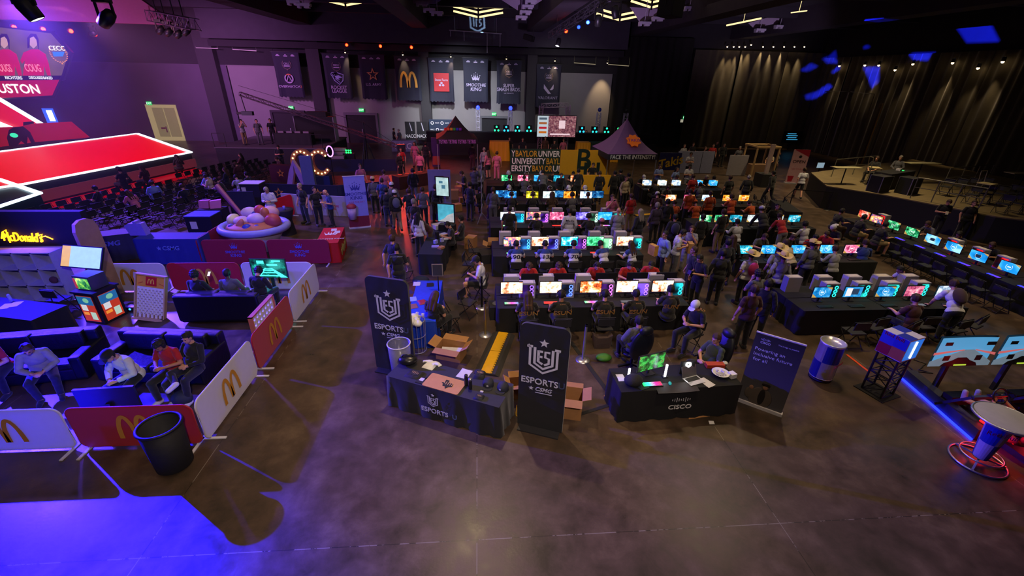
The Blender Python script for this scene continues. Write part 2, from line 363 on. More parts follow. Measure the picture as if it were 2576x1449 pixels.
def body_data(J):
    mb=MB();C=[]                                  # C: (zone, a, b, r0, r1)
    def cap(zone,a,b,r0,r1,flat=None): _cone(mb,a,b,r0,r1,flat=flat);C.append((zone,Vector(a),Vector(b),r0,r1))
    tq=J['up'].to_track_quat('Z','X').to_matrix().to_4x4();tq=Matrix.Identity(4)
    ax=Vector((0,0,1)).rotation_difference(J['up']).to_matrix().to_4x4()
    for z_,c,r in (('pel',J['pel']+Vector((0,.015,-.02)),(.165,.125,.125)),('tor',J['abd'],(.152,.115,.17)),('tor',J['che'],(.172,.12,.17)),('tor',J['nb']-J['up']*.045,(.15,.075,.055))):
        mb.ell(c,r,ax,20,12)
    C.append(('pel',J['pel']-Vector((.07,0,.03)),J['pel']+Vector((.07,0,-.03)),.12,.12));C.append(('tor',J['abd']+J['up']*.0,J['che'],.13,.15));C.append(('tor',J['che'],J['nb']-J['up']*.03,.14,.09))
    cap('nec',J['nb']-J['up']*.02,J['hb']+Vector((0,0,.04)),.058,.052)
    H=J['HM']
    def he(c,r): mb.ell((0,0,0),(1,1,1),H @ Matrix.Translation(c) @ Matrix.Diagonal((*r,1)),18,12)
    he((0,.012,.02),(.076,.096,.098));he((0,-.035,-.045),(.055,.058,.068));he((0,-.095,-.012),(.014,.02,.03));he((0,-.098,-.028),(.018,.014,.012))
    he((0,-.085,.02),(.05,.012,.012));he((0,-.088,-.06),(.025,.012,.012));he((0,-.075,-.088),(.024,.02,.018))
    for s in (1,-1): he((s*.078,.01,-.01),(.010,.022,.032))
    C.append(('hea',H @ Vector((0,0,-.02)),H @ Vector((0,.0,.03)),.09,.09))
    for s,n in ((1,'L'),(-1,'R')):
        sh,e,w_,hi,k,a,t=(J[q+n] for q in ('sh','el','wr','hi','kn','an','to'))
        cap('upa',sh,e,.056,.043);cap('tor',J['nb']-J['up']*.01,sh,.045,.045);cap('foa',e,w_,.043,.028)
        cap('thi',hi,k,.092,.062);cap('shk',k,a,.060,.042);cap('foo',a+Vector((0,.035,-.03))*(0 if J['an'+n].z > .3 else 1),t,.045,.036)
        f=J['fing'].copy();f.x *= s;f.normalize()
        sd=f.cross(Vector((0,0,1)));sd=sd.normalized() if sd.length > .2 else Vector((0,1,0));sd=sd*(1 if s > 0 else -1)
        if J['curl'] > .6 and abs(f.z) < .7: sd=(sd*.5+Vector((0,0,1))*.5).normalized()
        nn=f.cross(sd).normalized()*(1 if s > 0 else -1)
        if nn.z > 0: nn=-nn
        base=w_+f*.05
        for i in (-1,0,1): cap('han',w_+f*.015+sd*i*.014,base+f*.035+sd*i*.022,.017,.014)
        for i,ln in enumerate((.060,.072,.068,.052)):
            off=sd*(i-1.5)*.0185*(-1);p0=base+f*.035+off;d=(f+nn*J['curl']*.7).normalized();p1=p0+d*ln*.5+off*.12;d2=(f*(1-J['curl']*.6)+nn*J['curl']*1.3).normalized();p2=p1+d2*ln*.55
            cap('han',p0,p1,.0105,.0095);cap('han',p1,p2,.0095,.008)
        th=w_+f*.03-sd*(-.028);d=(f*.7+sd*.6+nn*.3).normalized();p1=th+d*.035;cap('han',th,p1,.013,.011);cap('han',p1,p1+(f*.9+nn*.5).normalized()*.028,.011,.009)
    return mb,C
def remesh(mb,vox,smooth=2):
    me=mb.mesh('tmp');o=bpy.data.objects.new('tmp',me);COL.objects.link(o)
    m=o.modifiers.new('r','REMESH');m.mode='VOXEL';m.voxel_size=vox;m.use_smooth_shade=True
    if smooth: s=o.modifiers.new('s','SMOOTH');s.factor=.5;s.iterations=smooth
    r=bpy.data.meshes.new_from_object(o.evaluated_get(bpy.context.evaluated_depsgraph_get()));bpy.data.objects.remove(o);return r
def npmesh(me):
    n=len(me.vertices);v=np.empty(n*3);me.vertices.foreach_get('co',v);v=v.reshape(-1,3)
    nr=np.empty(n*3);me.vertices.foreach_get('normal',nr);nr=nr.reshape(-1,3)
    lt=np.empty(len(me.polygons),dtype=int);me.polygons.foreach_get('loop_total',lt)
    vi=np.empty(len(me.loops),dtype=int);me.loops.foreach_get('vertex_index',vi)
    f=vi.reshape(-1,4) if (lt == 4).all() else None
    return v,nr,f
def relax(v,f,it=3,k=.5):
    e=np.concatenate([f[:,[0,1]],f[:,[1,2]],f[:,[2,3]],f[:,[3,0]]]);e=np.concatenate([e,e[:,::-1]])
    deg=np.bincount(e[:,0],minlength=len(v)).astype(float)
    for _ in range(it):
        a=np.stack([np.bincount(e[:,0],weights=v[e[:,1],c],minlength=len(v)) for c in range(3)],1)/np.maximum(deg,1)[:,None]
        v=v*(1-k)+a*k
    return v
def submesh(v,nr,f,vmask,off,it=4,name='m'):
    fm=vmask[f].all(1);ff=f[fm]
    if len(ff) == 0: return None
    u,inv=np.unique(ff,return_inverse=True);ff=inv.reshape(-1,4);o=off[u] if isinstance(off,np.ndarray) else np.full(len(u),off)
    vv=relax(v[u]+nr[u]*o[:,None],ff,it)
    me=bpy.data.meshes.new(name);me.from_pydata(vv.tolist(),[],ff.tolist());me.polygons.foreach_set('use_smooth',[True]*len(ff));me.update();return me
_PC={}
class Body:
    def __init__(s,pose):
        s.J=J=skel(**POSES[pose]);mb,C=body_data(J);s.me=remesh(mb,.0085,1);s.me.name='body'
        v,nr,f=npmesh(s.me);s.v,s.nr,s.f=v,nr,f
        best=np.full(len(v),9.);zone=np.zeros(len(v),dtype=int);tt=np.zeros(len(v));s.Z=['pel','tor','nec','hea','upa','foa','han','thi','shk','foo']
        for z_,a,b,r0,r1 in C:
            A=np.array(a);D=np.array(b)-A;t=np.clip(((v-A)@D)/max(D@D,1e-9),0,1);d=np.linalg.norm(v-A-t[:,None]*D,axis=1)/(r0+(r1-r0)*t)
            m=d < best;best[m]=d[m];zone[m]=s.Z.index(z_);tt[m]=t[m]
        s.zone,s.t=zone,tt;s.cache={}
        U=np.array(J['up']);s.hp=(v-np.array(J['pel']))@U      # height along the spine above the pelvis
        Hi=np.array(J['HM'].inverted());s.hl=v@Hi[:3,:3].T+Hi[:3,3]
    def z(s,*n): return np.isin(s.zone,[s.Z.index(q) for q in n])
    def get(s,k):
        if k in s.cache: return s.cache[k]
        v,nr,f=s.v,s.nr,s.f;rnd=np.random.RandomState(3);hl=s.hl
        if k in ('tee','long','hoodie','coat'):
            m=s.z('tor') | (s.z('nec') & (hl[:,2] < -.155)) | (s.z('upa') & (s.t < (.78 if k == 'tee' else 2))) | (s.z('pel') & (s.hp > (-.16 if k == 'coat' else -.06))) | (s.z('thi') & (s.hp > (-.16 if k == 'coat' else -.06)) & (s.t < (.16 if s.J['seat'] else 1)))
            if k == 'hoodie': m |= s.z('nec') & (hl[:,2] < -.13) & (hl[:,1] > -.03)
            if k != 'tee': m |= s.z('foa') & (s.t < .93)
            off=.011+.010*np.clip(1-s.hp/.4,0,1)*s.z('tor','pel')+.0025*np.sin(v[:,2]*55+v[:,0]*45+v[:,1]*30)+.006*s.z('upa')*(k == 'tee')*(s.t > .3)
            if k in ('hoodie','coat'): off=off+.009
            r=submesh(v,nr,f,m,off,5,'shirt')
        elif k in ('pants','shorts'):
            m=(s.z('pel') & (s.hp < .10)) | s.z('thi') & ((s.t < .85) if k == 'shorts' else True) | (s.z('tor') & (s.hp < .08))
            if k == 'pants': m |= s.z('shk') & (s.t < .96)
            r=submesh(v,nr,f,m,.010+.002*np.sin(v[:,2]*45+v[:,1]*20)+(.012 if k == 'shorts' else .006)*s.z('shk','thi'),4,'trousers')
        elif k == 'shoes':
            r=submesh(v,nr,f,s.z('foo') | (s.z('shk') & (s.t > .97)),.012,2,'shoes')
        elif k == 'hair':
            m=s.z('hea') & ((hl[:,2] > .055) | ((hl[:,1] > .0) & (hl[:,2] > -.055)) | ((hl[:,2] > .02) & (hl[:,1] > -.045)))
            m &= ~((hl[:,1] < -.06) & (hl[:,2] < .062))
            off=.014+.010*np.clip(hl[:,2]/.1,0,1)+.007*np.sin(hl[:,0]*90)*np.sin(hl[:,1]*80+1)
            r=submesh(v,nr,f,m,off,1,'hair')
        elif k == 'shag':
            m=s.z('hea') & ((hl[:,2] > .045) | ((hl[:,1] > -.035) & (hl[:,2] > -.075)))
            off=.026+.010*np.sin(hl[:,0]*110)*np.sin(hl[:,1]*95+1)+.006*np.sin(hl[:,2]*130)
            r=submesh(v,nr,f,m,off,1,'hair')
        elif k == 'beanie':
            m=s.z('hea') & (hl[:,2] > .035+hl[:,1]*(-.2));r=submesh(v,nr,f,m,.02,4,'beanie')
        elif k == 'longhair':
            b=MB();H=s.J['HM'];q=H.to_quaternion()
            b.ell((0,0,0),(1,1,1),H @ Matrix.Translation((0,.02,.03)) @ Matrix.Diagonal((.092,.10,.098,1)),16,10)
            bk=s.J['nb']+Vector((0,.0,0))
            for sx in (-.06,0,.06):
                p0=H @ Vector((sx,.065 if sx == 0 else .04,.03));p1=H @ Vector((sx*1.25,.095 if sx == 0 else .06,-.10));p2=s.J['nb']-s.J['up']*.10+Vector((sx*1.4,.10,0)); 
                p2=s.J['nb']-s.J['up']*.13+(Matrix.Rotation(0,3,'X') @ Vector((sx*1.4,0,0)))+Vector((0,.115,0))*(1 if s.J['up'].z > .85 else .8)
                _cone(b,p0,p1,.052,.05);_cone(b,p1,p2,.05,.035)
            r=remesh(b,.010,2);r.name='hair'
            vv,n2,ff=npmesh(r);hh=np.array(H.inverted());l2=vv@hh[:3,:3].T+hh[:3,3]
            keep=~((l2[:,1] < -.035) & (l2[:,2] < .055) & (np.abs(l2[:,0]) < .09));r=submesh(vv,n2,ff,keep,.0,1,'hair')
        s.cache[k]=r;return r
def body(p):
    if p not in _PC: _PC[p]=Body(p)
    return _PC[p]
_HM={}
def head_mesh(kind):
    if kind in _HM: return _HM[kind]
    b=MB()
    if kind == 'cap':
        b.lathe([(.093,.03),(.096,.055),(.088,.09),(.06,.12),(.02,.132),(.001,.134)],18,Matrix.Diagonal((.92,1.12,1,1)) @ Matrix.Translation((0,.01,0)))
        b.prism([(-.07,0),(.07,0),(.066,.06),(.03,.085),(-.03,.085),(-.066,.06)],0,.008,Matrix.Translation((0,-.085,.045)) @ Matrix.Rotation(R(100),4,'X'))
    elif kind == 'capback':
        return _HM.setdefault(kind,(lambda m: (m.transform(Matrix.Rotation(PI,4,'Z')),m)[1])(head_mesh('cap').copy()))
    elif kind == 'hat':
        prof=[(.001,.15),(.045,.155),(.085,.14),(.092,.06),(.095,.045)]
        b.lathe(prof,24,Matrix.Diagonal((.95,1.1,1,1)))
        n=32;vs=[]
        for r_,k in ((.094,0),(.15,.3),(.205,1)):
            for i in range(n):
                a=2*PI*i/n;vs.append((r_*math.cos(a)*(1-.12*k),r_*math.sin(a)*1.08,.045+k*(.055*abs(math.cos(a))**2-.012)))
        b.add(vs,[(j*n+i,j*n+(i+1) % n,(j+1)*n+(i+1) % n,(j+1)*n+i) for j in range(2) for i in range(n)],None,True)
    elif kind == 'phones':
        b.tube([(.098*math.cos(t),.0,.02+.10*math.sin(t)) for t in [PI*i/14 for i in range(15)]],.011,8)
        for s in (-1,1): b.rod((s*.078,.005,-.015),(s*.108,.005,-.015),.04,.036,14)
    elif kind == 'eyes':
        for s in (-1,1): b.ell((s*.031,-.087,.006),(.013,.007,.0075),None,10,6)
    elif kind == 'brows':
        for s in (-1,1): b.box((s*.032,-.0945,.028),(.032,.01,.006))
        b.ell((0,-.1,-.058),(.022,.005,.005),None,8,5)
    me=b.mesh({'cap': 'cap','hat': 'straw_hat','phones': 'headset','eyes': 'eyes','brows': 'eyebrows'}[kind]);_HM[kind]=me;return me
SKIN={'l': HEX('#c99478'),'m': HEX('#a8714f'),'d': HEX('#5a3a2a')}
HAIR={'k': HEX('#120e0c'),'b': HEX('#3a2417'),'n': HEX('#5f4022'),'g': HEX('#888078')}
CLO=dict(black='#0a0a0d',navy='#0c1122',blue='#1b3580',white='#c9c9d2',grey='#55555c',lgrey='#8f8f96',red='#a81414',orange='#c4501c',maroon='#3a1019',tan='#8a7450',denim='#202c48',pink='#c86a86',green='#33402c',charcoal='#16161a',lblue='#7a8fc4',cream='#b8a98c',brown='#4a3424',purple='#3c3048',magenta='#a01860')
def cl(c): return mat(HEX(CLO.get(c,c)),.85,noise=.18,scale=14,sheen=.2)
NP=[0]
def person(loc,face,pose,label,top='tee',tc='black',bot='pants',bc='navy',hair='hair',hc='k',skin='l',hat=None,hatc='white',shoe='charcoal',scale=1.,group=None,detail=True,phones=False,z=None):
    B=body(pose);NP[0] += 1
    loc=Vector(loc)
    r=thing('person',label,'person',loc,R(face),group);r.scale=(scale,)*3
    put('body',B.me,mat(SKIN[skin],.55,noise=.08,scale=20),r)
    put('shirt',B.get(top),cl(tc),r);put('trousers',B.get(bot),cl(bc),r);put('shoes',B.get('shoes'),cl(shoe),r)
    H=B.J['HM']
    def hp(k,m,nm):
        o=put(nm,head_mesh(k),m,r);o.matrix_local=H @ Matrix.Scale(1.14 if k in ('cap','hat','capback','phones') else 1,4);return o
    if hair: put('hair',B.get(hair),mat(HAIR[hc],.7,noise=.3,scale=40),r)
    if hat in ('beanie',): put('beanie',B.get('beanie'),cl(hatc),r)
    elif hat: hp(hat,cl(hatc) if hat != 'hat' else mat(HEX('#c8b078'),.8,noise=.2,scale=60),{'cap': 'cap','capback': 'cap','hat': 'straw_hat'}[hat])
    if phones: hp('phones',mat((.03,.03,.035),.4) if phones == True else cl(phones),'headset')
    if detail:
        hp('eyes',mat((.03,.02,.02),.2,noise=0),'eyes');hp('brows',mat((.12,.05,.04),.6,noise=0),'eyebrows')
    return r
def backtext(p,s,h,col,dz=.0,w=1.,pose=None):                # a mark on the back of the shirt
    sh=part(p,'shirt');J=body(pose).J;c=J['che']+J['up']*dz
    bk=Vector((0,J['up'].z,-J['up'].y))
    ang=math.atan2(-J['up'].y,J['up'].z)
    o=put('lettering',text_mesh(s,h,bold=.03,wide=w),cl(col),sh);o.location=c+bk*.165;o.rotation_euler=(ang,0,PI); 
    return o
# ---------------------------------------------------------------- room shell
def floor_material():
    m=bpy.data.materials.new('polished_concrete');m.use_nodes=True;nt=m.node_tree;N=nt.nodes;L=nt.links;b=N['Principled BSDF']
    g=N.new('ShaderNodeNewGeometry');sep=N.new('ShaderNodeSeparateXYZ');L.new(g.outputs['Position'],sep.inputs[0])
    def noise(sc,det,rough=.6,dist=0.):
        n=N.new('ShaderNodeTexNoise');n.inputs['Scale'].default_value=sc;n.inputs['Detail'].default_value=det;n.inputs['Roughness'].default_value=rough;n.inputs['Distortion'].default_value=dist
        L.new(g.outputs['Position'],n.inputs['Vector']);return n
    n1=noise(.5,5,.6,.3);n2=noise(1.9,12,.72,.25);n3=noise(22,4)
    cr=N.new('ShaderNodeValToRGB');e=cr.color_ramp
    e.elements[0].position=.38;e.elements[0].color=(.032,.023,.014,1);e.elements[1].position=.64;e.elements[1].color=(.135,.090,.058,1)
    x=e.elements.new(.52);x.color=(.078,.049,.033,1)
    mx=N.new('ShaderNodeMath');mx.operation='MULTIPLY_ADD';mx.inputs[1].default_value=.45;L.new(n1.outputs[0],mx.inputs[0])
    m2=N.new('ShaderNodeMath');m2.operation='MULTIPLY';m2.inputs[1].default_value=.55;L.new(n2.outputs[0],m2.inputs[0]);L.new(m2.outputs[0],mx.inputs[2]);L.new(mx.outputs[0],cr.inputs[0])
    def joint(out,off,sp,w):
        a=N.new('ShaderNodeMath');a.operation='SUBTRACT';a.inputs[1].default_value=off-sp/2;L.new(out,a.inputs[0])
        q=N.new('ShaderNodeMath');q.operation='FLOORED_MODULO';q.inputs[1].default_value=sp;L.new(a.outputs[0],q.inputs[0])
        c=N.new('ShaderNodeMath');c.operation='COMPARE';c.inputs[1].default_value=sp/2;c.inputs[2].default_value=w;L.new(q.outputs[0],c.inputs[0]);return c
    ja=joint(sep.outputs[0],-.09,4.71,.006);jb=joint(sep.outputs[1],4.21,8.4,.006)
    mm=N.new('ShaderNodeMath');mm.operation='MAXIMUM';L.new(ja.outputs[0],mm.inputs[0]);L.new(jb.outputs[0],mm.inputs[1])
    th=N.new('ShaderNodeMath');th.operation='GREATER_THAN';th.inputs[1].default_value=.5;L.new(n2.outputs[0],th.inputs[0])
    jc=N.new('ShaderNodeMix');jc.data_type='RGBA';jc.inputs[6].default_value=(.02,.014,.01,1);jc.inputs[7].default_value=(.2,.17,.14,1);L.new(th.outputs[0],jc.inputs[0])
    mi=N.new('ShaderNodeMix');mi.data_type='RGBA';L.new(mm.outputs[0],mi.inputs[0]);L.new(cr.outputs[0],mi.inputs[6]);L.new(jc.outputs[2],mi.inputs[7])
    L.new(mi.outputs[2],b.inputs['Base Color'])
    rr=N.new('ShaderNodeMapRange');rr.inputs[1].default_value=.3;rr.inputs[2].default_value=.7;rr.inputs[3].default_value=.27;rr.inputs[4].default_value=.45;L.new(n2.outputs[0],rr.inputs[0]);L.new(rr.outputs[0],b.inputs['Roughness'])
    bp=N.new('ShaderNodeBump');bp.inputs['Strength'].default_value=.12;bp.inputs['Distance'].default_value=.01;L.new(n3.outputs[0],bp.inputs['Height']);L.new(bp.outputs[0],b.inputs['Normal'])
    return m
def fold_mesh(w_,h,amp=.12,wl=.5,n=10,seed=0,thick=True):   # hanging drape in the XZ plane, centred on x, bottom at 0
    rnd=random.Random(seed);k=max(8,int(w_/wl*n));ph=rnd.random()*6;mb=MB();rows=[0,.33,.66,1];vs=[]
    ws=[wl*(.7+.6*rnd.random()) for _ in range(int(w_/wl)+2)]
    for j,t in enumerate(rows):
        for i in range(k+1):
            x=-w_/2+w_*i/k
            vs.append((x,amp*(math.sin(2*PI*x/wl+ph+.8*math.sin(x*1.7/wl))*.6+.4*math.sin(2*PI*x/(wl*2.3)+t*.8)),h*t))
    mb.add(vs,[(j*(k+1)+i,j*(k+1)+i+1,(j+1)*(k+1)+i+1,(j+1)*(k+1)+i) for j in range(3) for i in range(k)],None,True)
    return mb
XL,XR,YB,ZC=-42,33,45,11
struct(MB().box(((XL+XR)/2,22,-.1),(XR-XL+1,48,.2)).build('floor',floor_material()))
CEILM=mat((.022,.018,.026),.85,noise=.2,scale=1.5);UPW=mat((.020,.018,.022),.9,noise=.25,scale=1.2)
struct(MB().box(((XL+XR)/2,22,ZC+.15),(XR-XL+1,48,.3)).build('ceiling',CEILM))
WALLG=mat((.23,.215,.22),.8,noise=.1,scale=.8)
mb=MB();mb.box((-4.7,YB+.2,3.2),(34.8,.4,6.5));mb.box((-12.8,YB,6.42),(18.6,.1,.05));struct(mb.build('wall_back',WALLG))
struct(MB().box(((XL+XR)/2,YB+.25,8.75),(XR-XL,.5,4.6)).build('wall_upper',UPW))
struct(MB().box((-32,YB+.2,3.2),(20,.4,6.5)).build('wall_stage',mat((.10,.08,.12),.85,noise=.15,scale=.7)))
struct(MB().box((23,YB+.2,3.2),(20.4,.4,6.5)).build('wall_dark',mat((.015,.014,.014),.9)))
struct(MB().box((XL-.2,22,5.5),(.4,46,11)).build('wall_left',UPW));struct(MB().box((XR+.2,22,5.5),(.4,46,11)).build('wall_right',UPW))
COLM=mat((.03,.027,.033),.8)
for i,(cx,w_) in enumerate(((-23.3,1.4),(-14.3,1.1),(-4.75,.9),(5.0,.9))): struct(MB().box((cx,YB-.35,5.5),(w_,.7,11)).build('column_%d' % (i+1),COLM))
mb=MB()
struct(MB().box((-4.7,YB-.5,8.1),(36,.8,.5)).build('ceiling_soffit',UPW))
for i,bx in enumerate((-14.3,-4.75,4.95,14.4,24)): struct(MB().box((bx,28,10.3),(1.3,34,1.5)).build('ceiling_beam_%d' % (i+1),mat((.030,.022,.032),.8,noise=.3,scale=3)))
for i,by in enumerate((27.5,36,41.5)): struct(MB().box((-4,by,10.7),(74,.5,.7)).build('ceiling_beam_%d' % (i+6),CEILM))
# doors and openings of the back wall
def door(n,x0,x1,z1,m,fr=COLM,lit=None):
    d=struct(MB().box(((x0+x1)/2,YB-.03,z1/2),(x1-x0,.08,z1)).build('door_%d' % n,m))
    mb=MB();mb.box((x0-.1,YB-.08,z1/2),(.2,.2,z1)).box((x1+.1,YB-.08,z1/2),(.2,.2,z1)).box(((x0+x1)/2,YB-.08,z1+.1),(x1-x0+.4,.2,.2));mb.build('door_frame',fr,d)
    MB().box(((x0+x1)/2,YB-.09,1.0),(.06,.06,.5)).build('door_handle',STEEL,d)
    return d
door(1,-18.9,-16.2,2.6,BLACK);door(2,-12.3,-9.6,2.5,BLACK,mat((.14,.13,.15),.8));door(3,.4,2.8,2.4,BLACK,mat((.12,.12,.13),.8));door(4,19.7,21.1,2.1,BLACK);MB().box((20.4,YB-.09,2.35),(1.2,.06,.45)).build('door_window',mat((.7,.65,.5),.7,emis=.5));bpy.data.objects['door_window']['kind']='structure'
# lit corridor beyond the stage side door
d=struct(MB().box((-28.6,YB-.04,1.55),(2.6,.08,3.1)).build('door_5',mat(HEX('#d8c488'),.7,emis=.42,noise=.1)))
mb=MB();mb.box((-28.9,YB-.12,1.6),(.9,.06,2.5)).box((-27.9,YB-.12,1.6),(.9,.06,2.5));mb.build('door_panel',mat(HEX('#b0a070'),.7,emis=.35),d)
MB().box((-28.85,YB-.17,1.1),(.35,.05,.15)).box((-28.6,YB-.17,1.0),(.1,.05,.5)).build('door_handle',STEEL,d)
for k,(x,y,wh) in enumerate(((732,271,'above the black door behind the camera crane'),(909,277,'above the dark doorway under the star banner'),(1243,287,'above the doorway between the lit truss towers'),(1723,300,'above the small lit window by the black drapes'),(375,260,'above the lit doorway beside the stage'))):
    p=AY(x,y,YB-.15);e=thing('exit_sign','small green lit exit sign '+wh,'sign',p,group='exit signs');MB().box((0,0,0),(.42,.06,.3)).build('housing',mat(HEX('#18c060'),.5,emis=1.1),e);text('EXIT',.16,mat((.8,1,.9),.5,emis=1.5),e,y=-.034)
    if k == 3: p.z=2.75;e.location=p
# small wall lamps and long slot lights
def lamp_dot(p,col=HEX('#ffd8a0'),r=.11,e=14): return p,col,r,e
DOT={}
def pot_light(p,label,group,col='#ffd8a0',r=.10,e=12,tgt=None,power=0,ang=60,blend=.8,lc=None):
    o=thing('ceiling_spotlight',label,'light',p,group=group)
    d=(Vector(tgt)-Vector(p)).normalized() if tgt is not None else Vector((0,-.3,-1)).normalized();o.rotation_euler=d.to_track_quat('-Z','Y').to_euler()
    k=(r,col,e)
    if k not in DOT: DOT[k]=(MB().lathe([(r*.55,r*2.6),(r*1.05,r*2.2),(r*1.15,0),(r*1.05,0),(r*.9,r*.5)],14).mesh('lamp_housing'),MB().ell((0,0,-r*.35),(r*.8,r*.8,r*.8),None,12,8).mesh('lens'))
    put('lamp_housing',DOT[k][0],BLACKM,o);put('lens',DOT[k][1],mat(HEX(col),.4,emis=e,noise=0),o)
    if power: spot('lamp',Vector(p)+d*r*1.5,Vector(p)+d*5,lc or HEX(col),power,ang,blend,r*.7)
    return o
for i,x in enumerate((868,1013,1134,1274,1396,1528)):
    p=AY(x,131+(x-868)*.04,43.6);pot_light(p,'small warm spotlight above the hanging banners, number %s from the stage' % 'one two three four five six'.split()[i],'spotlights over the banners',r=.07,e=9,tgt=(p.x,YB,4),power=160 if i < 5 else 700,ang=50)
for i,x in enumerate((1830,1846,1860,1875,1890,1920,1946,1973,1999,2024)):
    p=AY(x,117 if i != 4 else 112,43.9);pot_light(p,'tiny warm spotlight washing down the tall black drapes, one of a row of ten','spotlights over the tall black drapes',r=.07,e=14,tgt=(p.x+.1,YB-.1,2.5),power=430,ang=30,blend=1.)
for i,(x,y,k) in enumerate(((2112,165,.8),(2176,163,.5),(2211,163,.8),(2252,175,.2),(2297,160,1.),(2397,157,1.3),(2461,170,.6),(2523,154,1.3))):
    p=AX(x,y,32.2);pot_light(p,'warm spotlight above the pleated black curtain wall, one of a loose row','spotlights over the curtain wall',r=.10,e=14,tgt=(XR-.3,p.y+.3,1.5),power=170*k,ang=40,blend=1.)
for i,(x,y,col) in enumerate(((872,113,'red'),(957,116,'red'),(1035,119,'red'),(1424,78,'red'),(35,68,'red'),(108,73,'red'),(178,78,'red'),(238,86,'red'))):
    p=AY(x,y,43.4 if i < 3 else (34 if i == 3 else 40));pot_light(p,'glowing red stage lamp '+['above the orange logo banner on dark cloth','above the star banner','above the golden arches banner','on the ceiling truss next to blue lamps','over the big screen by the picture edge','over the big screen above the second portrait','over the corner of the big screen','beside the white beam lamp near the big screen'][i],'red stage lamps','#ff2008',.13 if i < 4 else .16,30,(0,12,3))
for i,(x,y) in enumerate(((1479,56),(1456,68))):
    p=AY(x,y,34);pot_light(p,['bright blue clustered LED lamp on the ceiling truss','dim blue LED lamp on the ceiling truss beside the red one'][i],'blue truss lamps','#2040ff',.13,30 if i == 0 else 6,(0,8,2))
for i,(a,b) in enumerate((((493,120),(548,122)),((585,124),(645,128)),((1444,158),(1498,162)),((1530,162),(1582,166)))):
    A=AY(*a,44.2);B=AY(*b,44.2);o=MB().bar(A,B,.06).bar(A,(A.x,A.y,7.84),.004).bar(B,(B.x,B.y,7.84),.004).build('slot_light',mat(HEX('#c890c0') if i < 2 else HEX('#d8c8a0'),.5,emis=.5 if i < 2 else .3));tag(o,'thin linear slot light under the dark soffit, %s' % ('first by the stage','second by the stage','beside the last banner','near the black drapes')[i],'light','slot lights')
# ---------------------------------------------------------------- curtains
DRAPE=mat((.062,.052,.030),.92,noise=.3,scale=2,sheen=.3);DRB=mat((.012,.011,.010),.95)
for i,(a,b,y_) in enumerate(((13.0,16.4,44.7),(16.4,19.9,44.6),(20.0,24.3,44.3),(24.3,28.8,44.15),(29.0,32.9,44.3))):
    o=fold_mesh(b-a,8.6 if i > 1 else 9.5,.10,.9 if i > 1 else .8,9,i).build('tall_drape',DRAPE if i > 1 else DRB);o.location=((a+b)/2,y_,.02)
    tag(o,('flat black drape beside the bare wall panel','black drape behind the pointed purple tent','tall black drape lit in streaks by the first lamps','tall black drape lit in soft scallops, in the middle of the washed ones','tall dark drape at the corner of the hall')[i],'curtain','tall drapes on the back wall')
for i in range(6):
    y0,y1=21+i*4,25+i*4
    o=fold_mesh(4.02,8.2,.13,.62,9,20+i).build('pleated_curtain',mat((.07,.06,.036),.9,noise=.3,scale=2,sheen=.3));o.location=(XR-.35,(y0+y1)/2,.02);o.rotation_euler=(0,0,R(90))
    tag(o,'pleated black curtain on the wall behind the empty risers','curtain','pleated curtain wall')
for i,(a,b) in enumerate((((2075,229),(2125,230)),((2140,231),(2192,236)))):
    A=AX(*a,32.4);B=AX(*b,32.4);o=MB().bar(A,B,.05).bar(A,A+Vector((.5,0,0)),.03).bar(B,B+Vector((.5,0,0)),.03).build('curtain_rail',STEEL);tag(o,'thin silver rail high on the dark curtains, '+('near the hall corner','above the gold edged track')[i],'rail')
for i,(a,b,c) in enumerate((((2135,232),(2085,400),'#8a8a90'),((2222,260),(2166,398),'#a08040'),((2216,262),(2160,396),'#604a20'))):
    A=AX(*a,32.3);B=Vector((32.3,A.y,0));o=MB().bar(A,B,.07).build('curtain_track',mat(HEX(c),.5));tag(o,('thin grey upright track between dark curtains','gold coloured upright track catching light on the curtain wall','dim brown upright track next to the gold one')[i],'track')
# ---------------------------------------------------------------- hanging banners
BANM=mat(HEX('#16172e'),.75,noise=.12,scale=2,sheen=.2);LAV=mat(HEX('#b0a4c4'),.6,noise=.03)
def banner_mesh(w_,h,taper=.1):
    mb=MB();n,k=24,18;vs=[]
    for j in range(k+1):
        t=j/k
        for i in range(n+1):
            u=i/n*2-1;x=u*w_/2*(1-taper*t*(1-t)*1.2);y=.05*math.cos(u*PI*1.5)*t*(abs(u) > .55)-.10*t*(abs(u) > .7)*math.sin((abs(u)-.7)/.3*PI)
            z=-h*t+.06*math.sin(i*1.9)*(t > .97);vs.append((x,y,z))
    mb.add(vs,[(j*(n+1)+i,(j+1)*(n+1)+i,(j+1)*(n+1)+i+1,j*(n+1)+i+1) for j in range(k) for i in range(n)],None,True)
    return mb.mesh('cloth')
BME=banner_mesh(2.25,3.55)
def banner(x,y,label,fn):
    p=AY(x,y,44.0);o=thing('hanging_banner',label,'banner',p,group='dark banners hung along the back wall')
    put('cloth',BME,BANM,o);MB().rod((-1.2,0,.03),(1.2,0,.03),.04).rod((-1,0,.03),(-1,.3,.62),.012,n=5).rod((1,0,.03),(1,.3,.62),.012,n=5).build('pole',BLACKM,o)
    mb=MB()
    for c in (-.65,0,.6): mb.box((c,-.03,-.28 if c else -.3),(.32,.004,.07)).box((c,-.03,-.2),(.12 if c == 0 else .2,.004,.05))
    mb.build('sponsor_marks',LAV,o);fn(o)
def wr(o,z=-.95):
    wreath(.36,mat(HEX('#8a7468'),.6),o,z=z,y=-.09);text('CECC',.14,LAV,o,z=z+.06,y=-.09,bold=.03);MB().box((0,-.09,z-.12),(.5,.005,.08)).build('ribbon_mark',LAV,o)
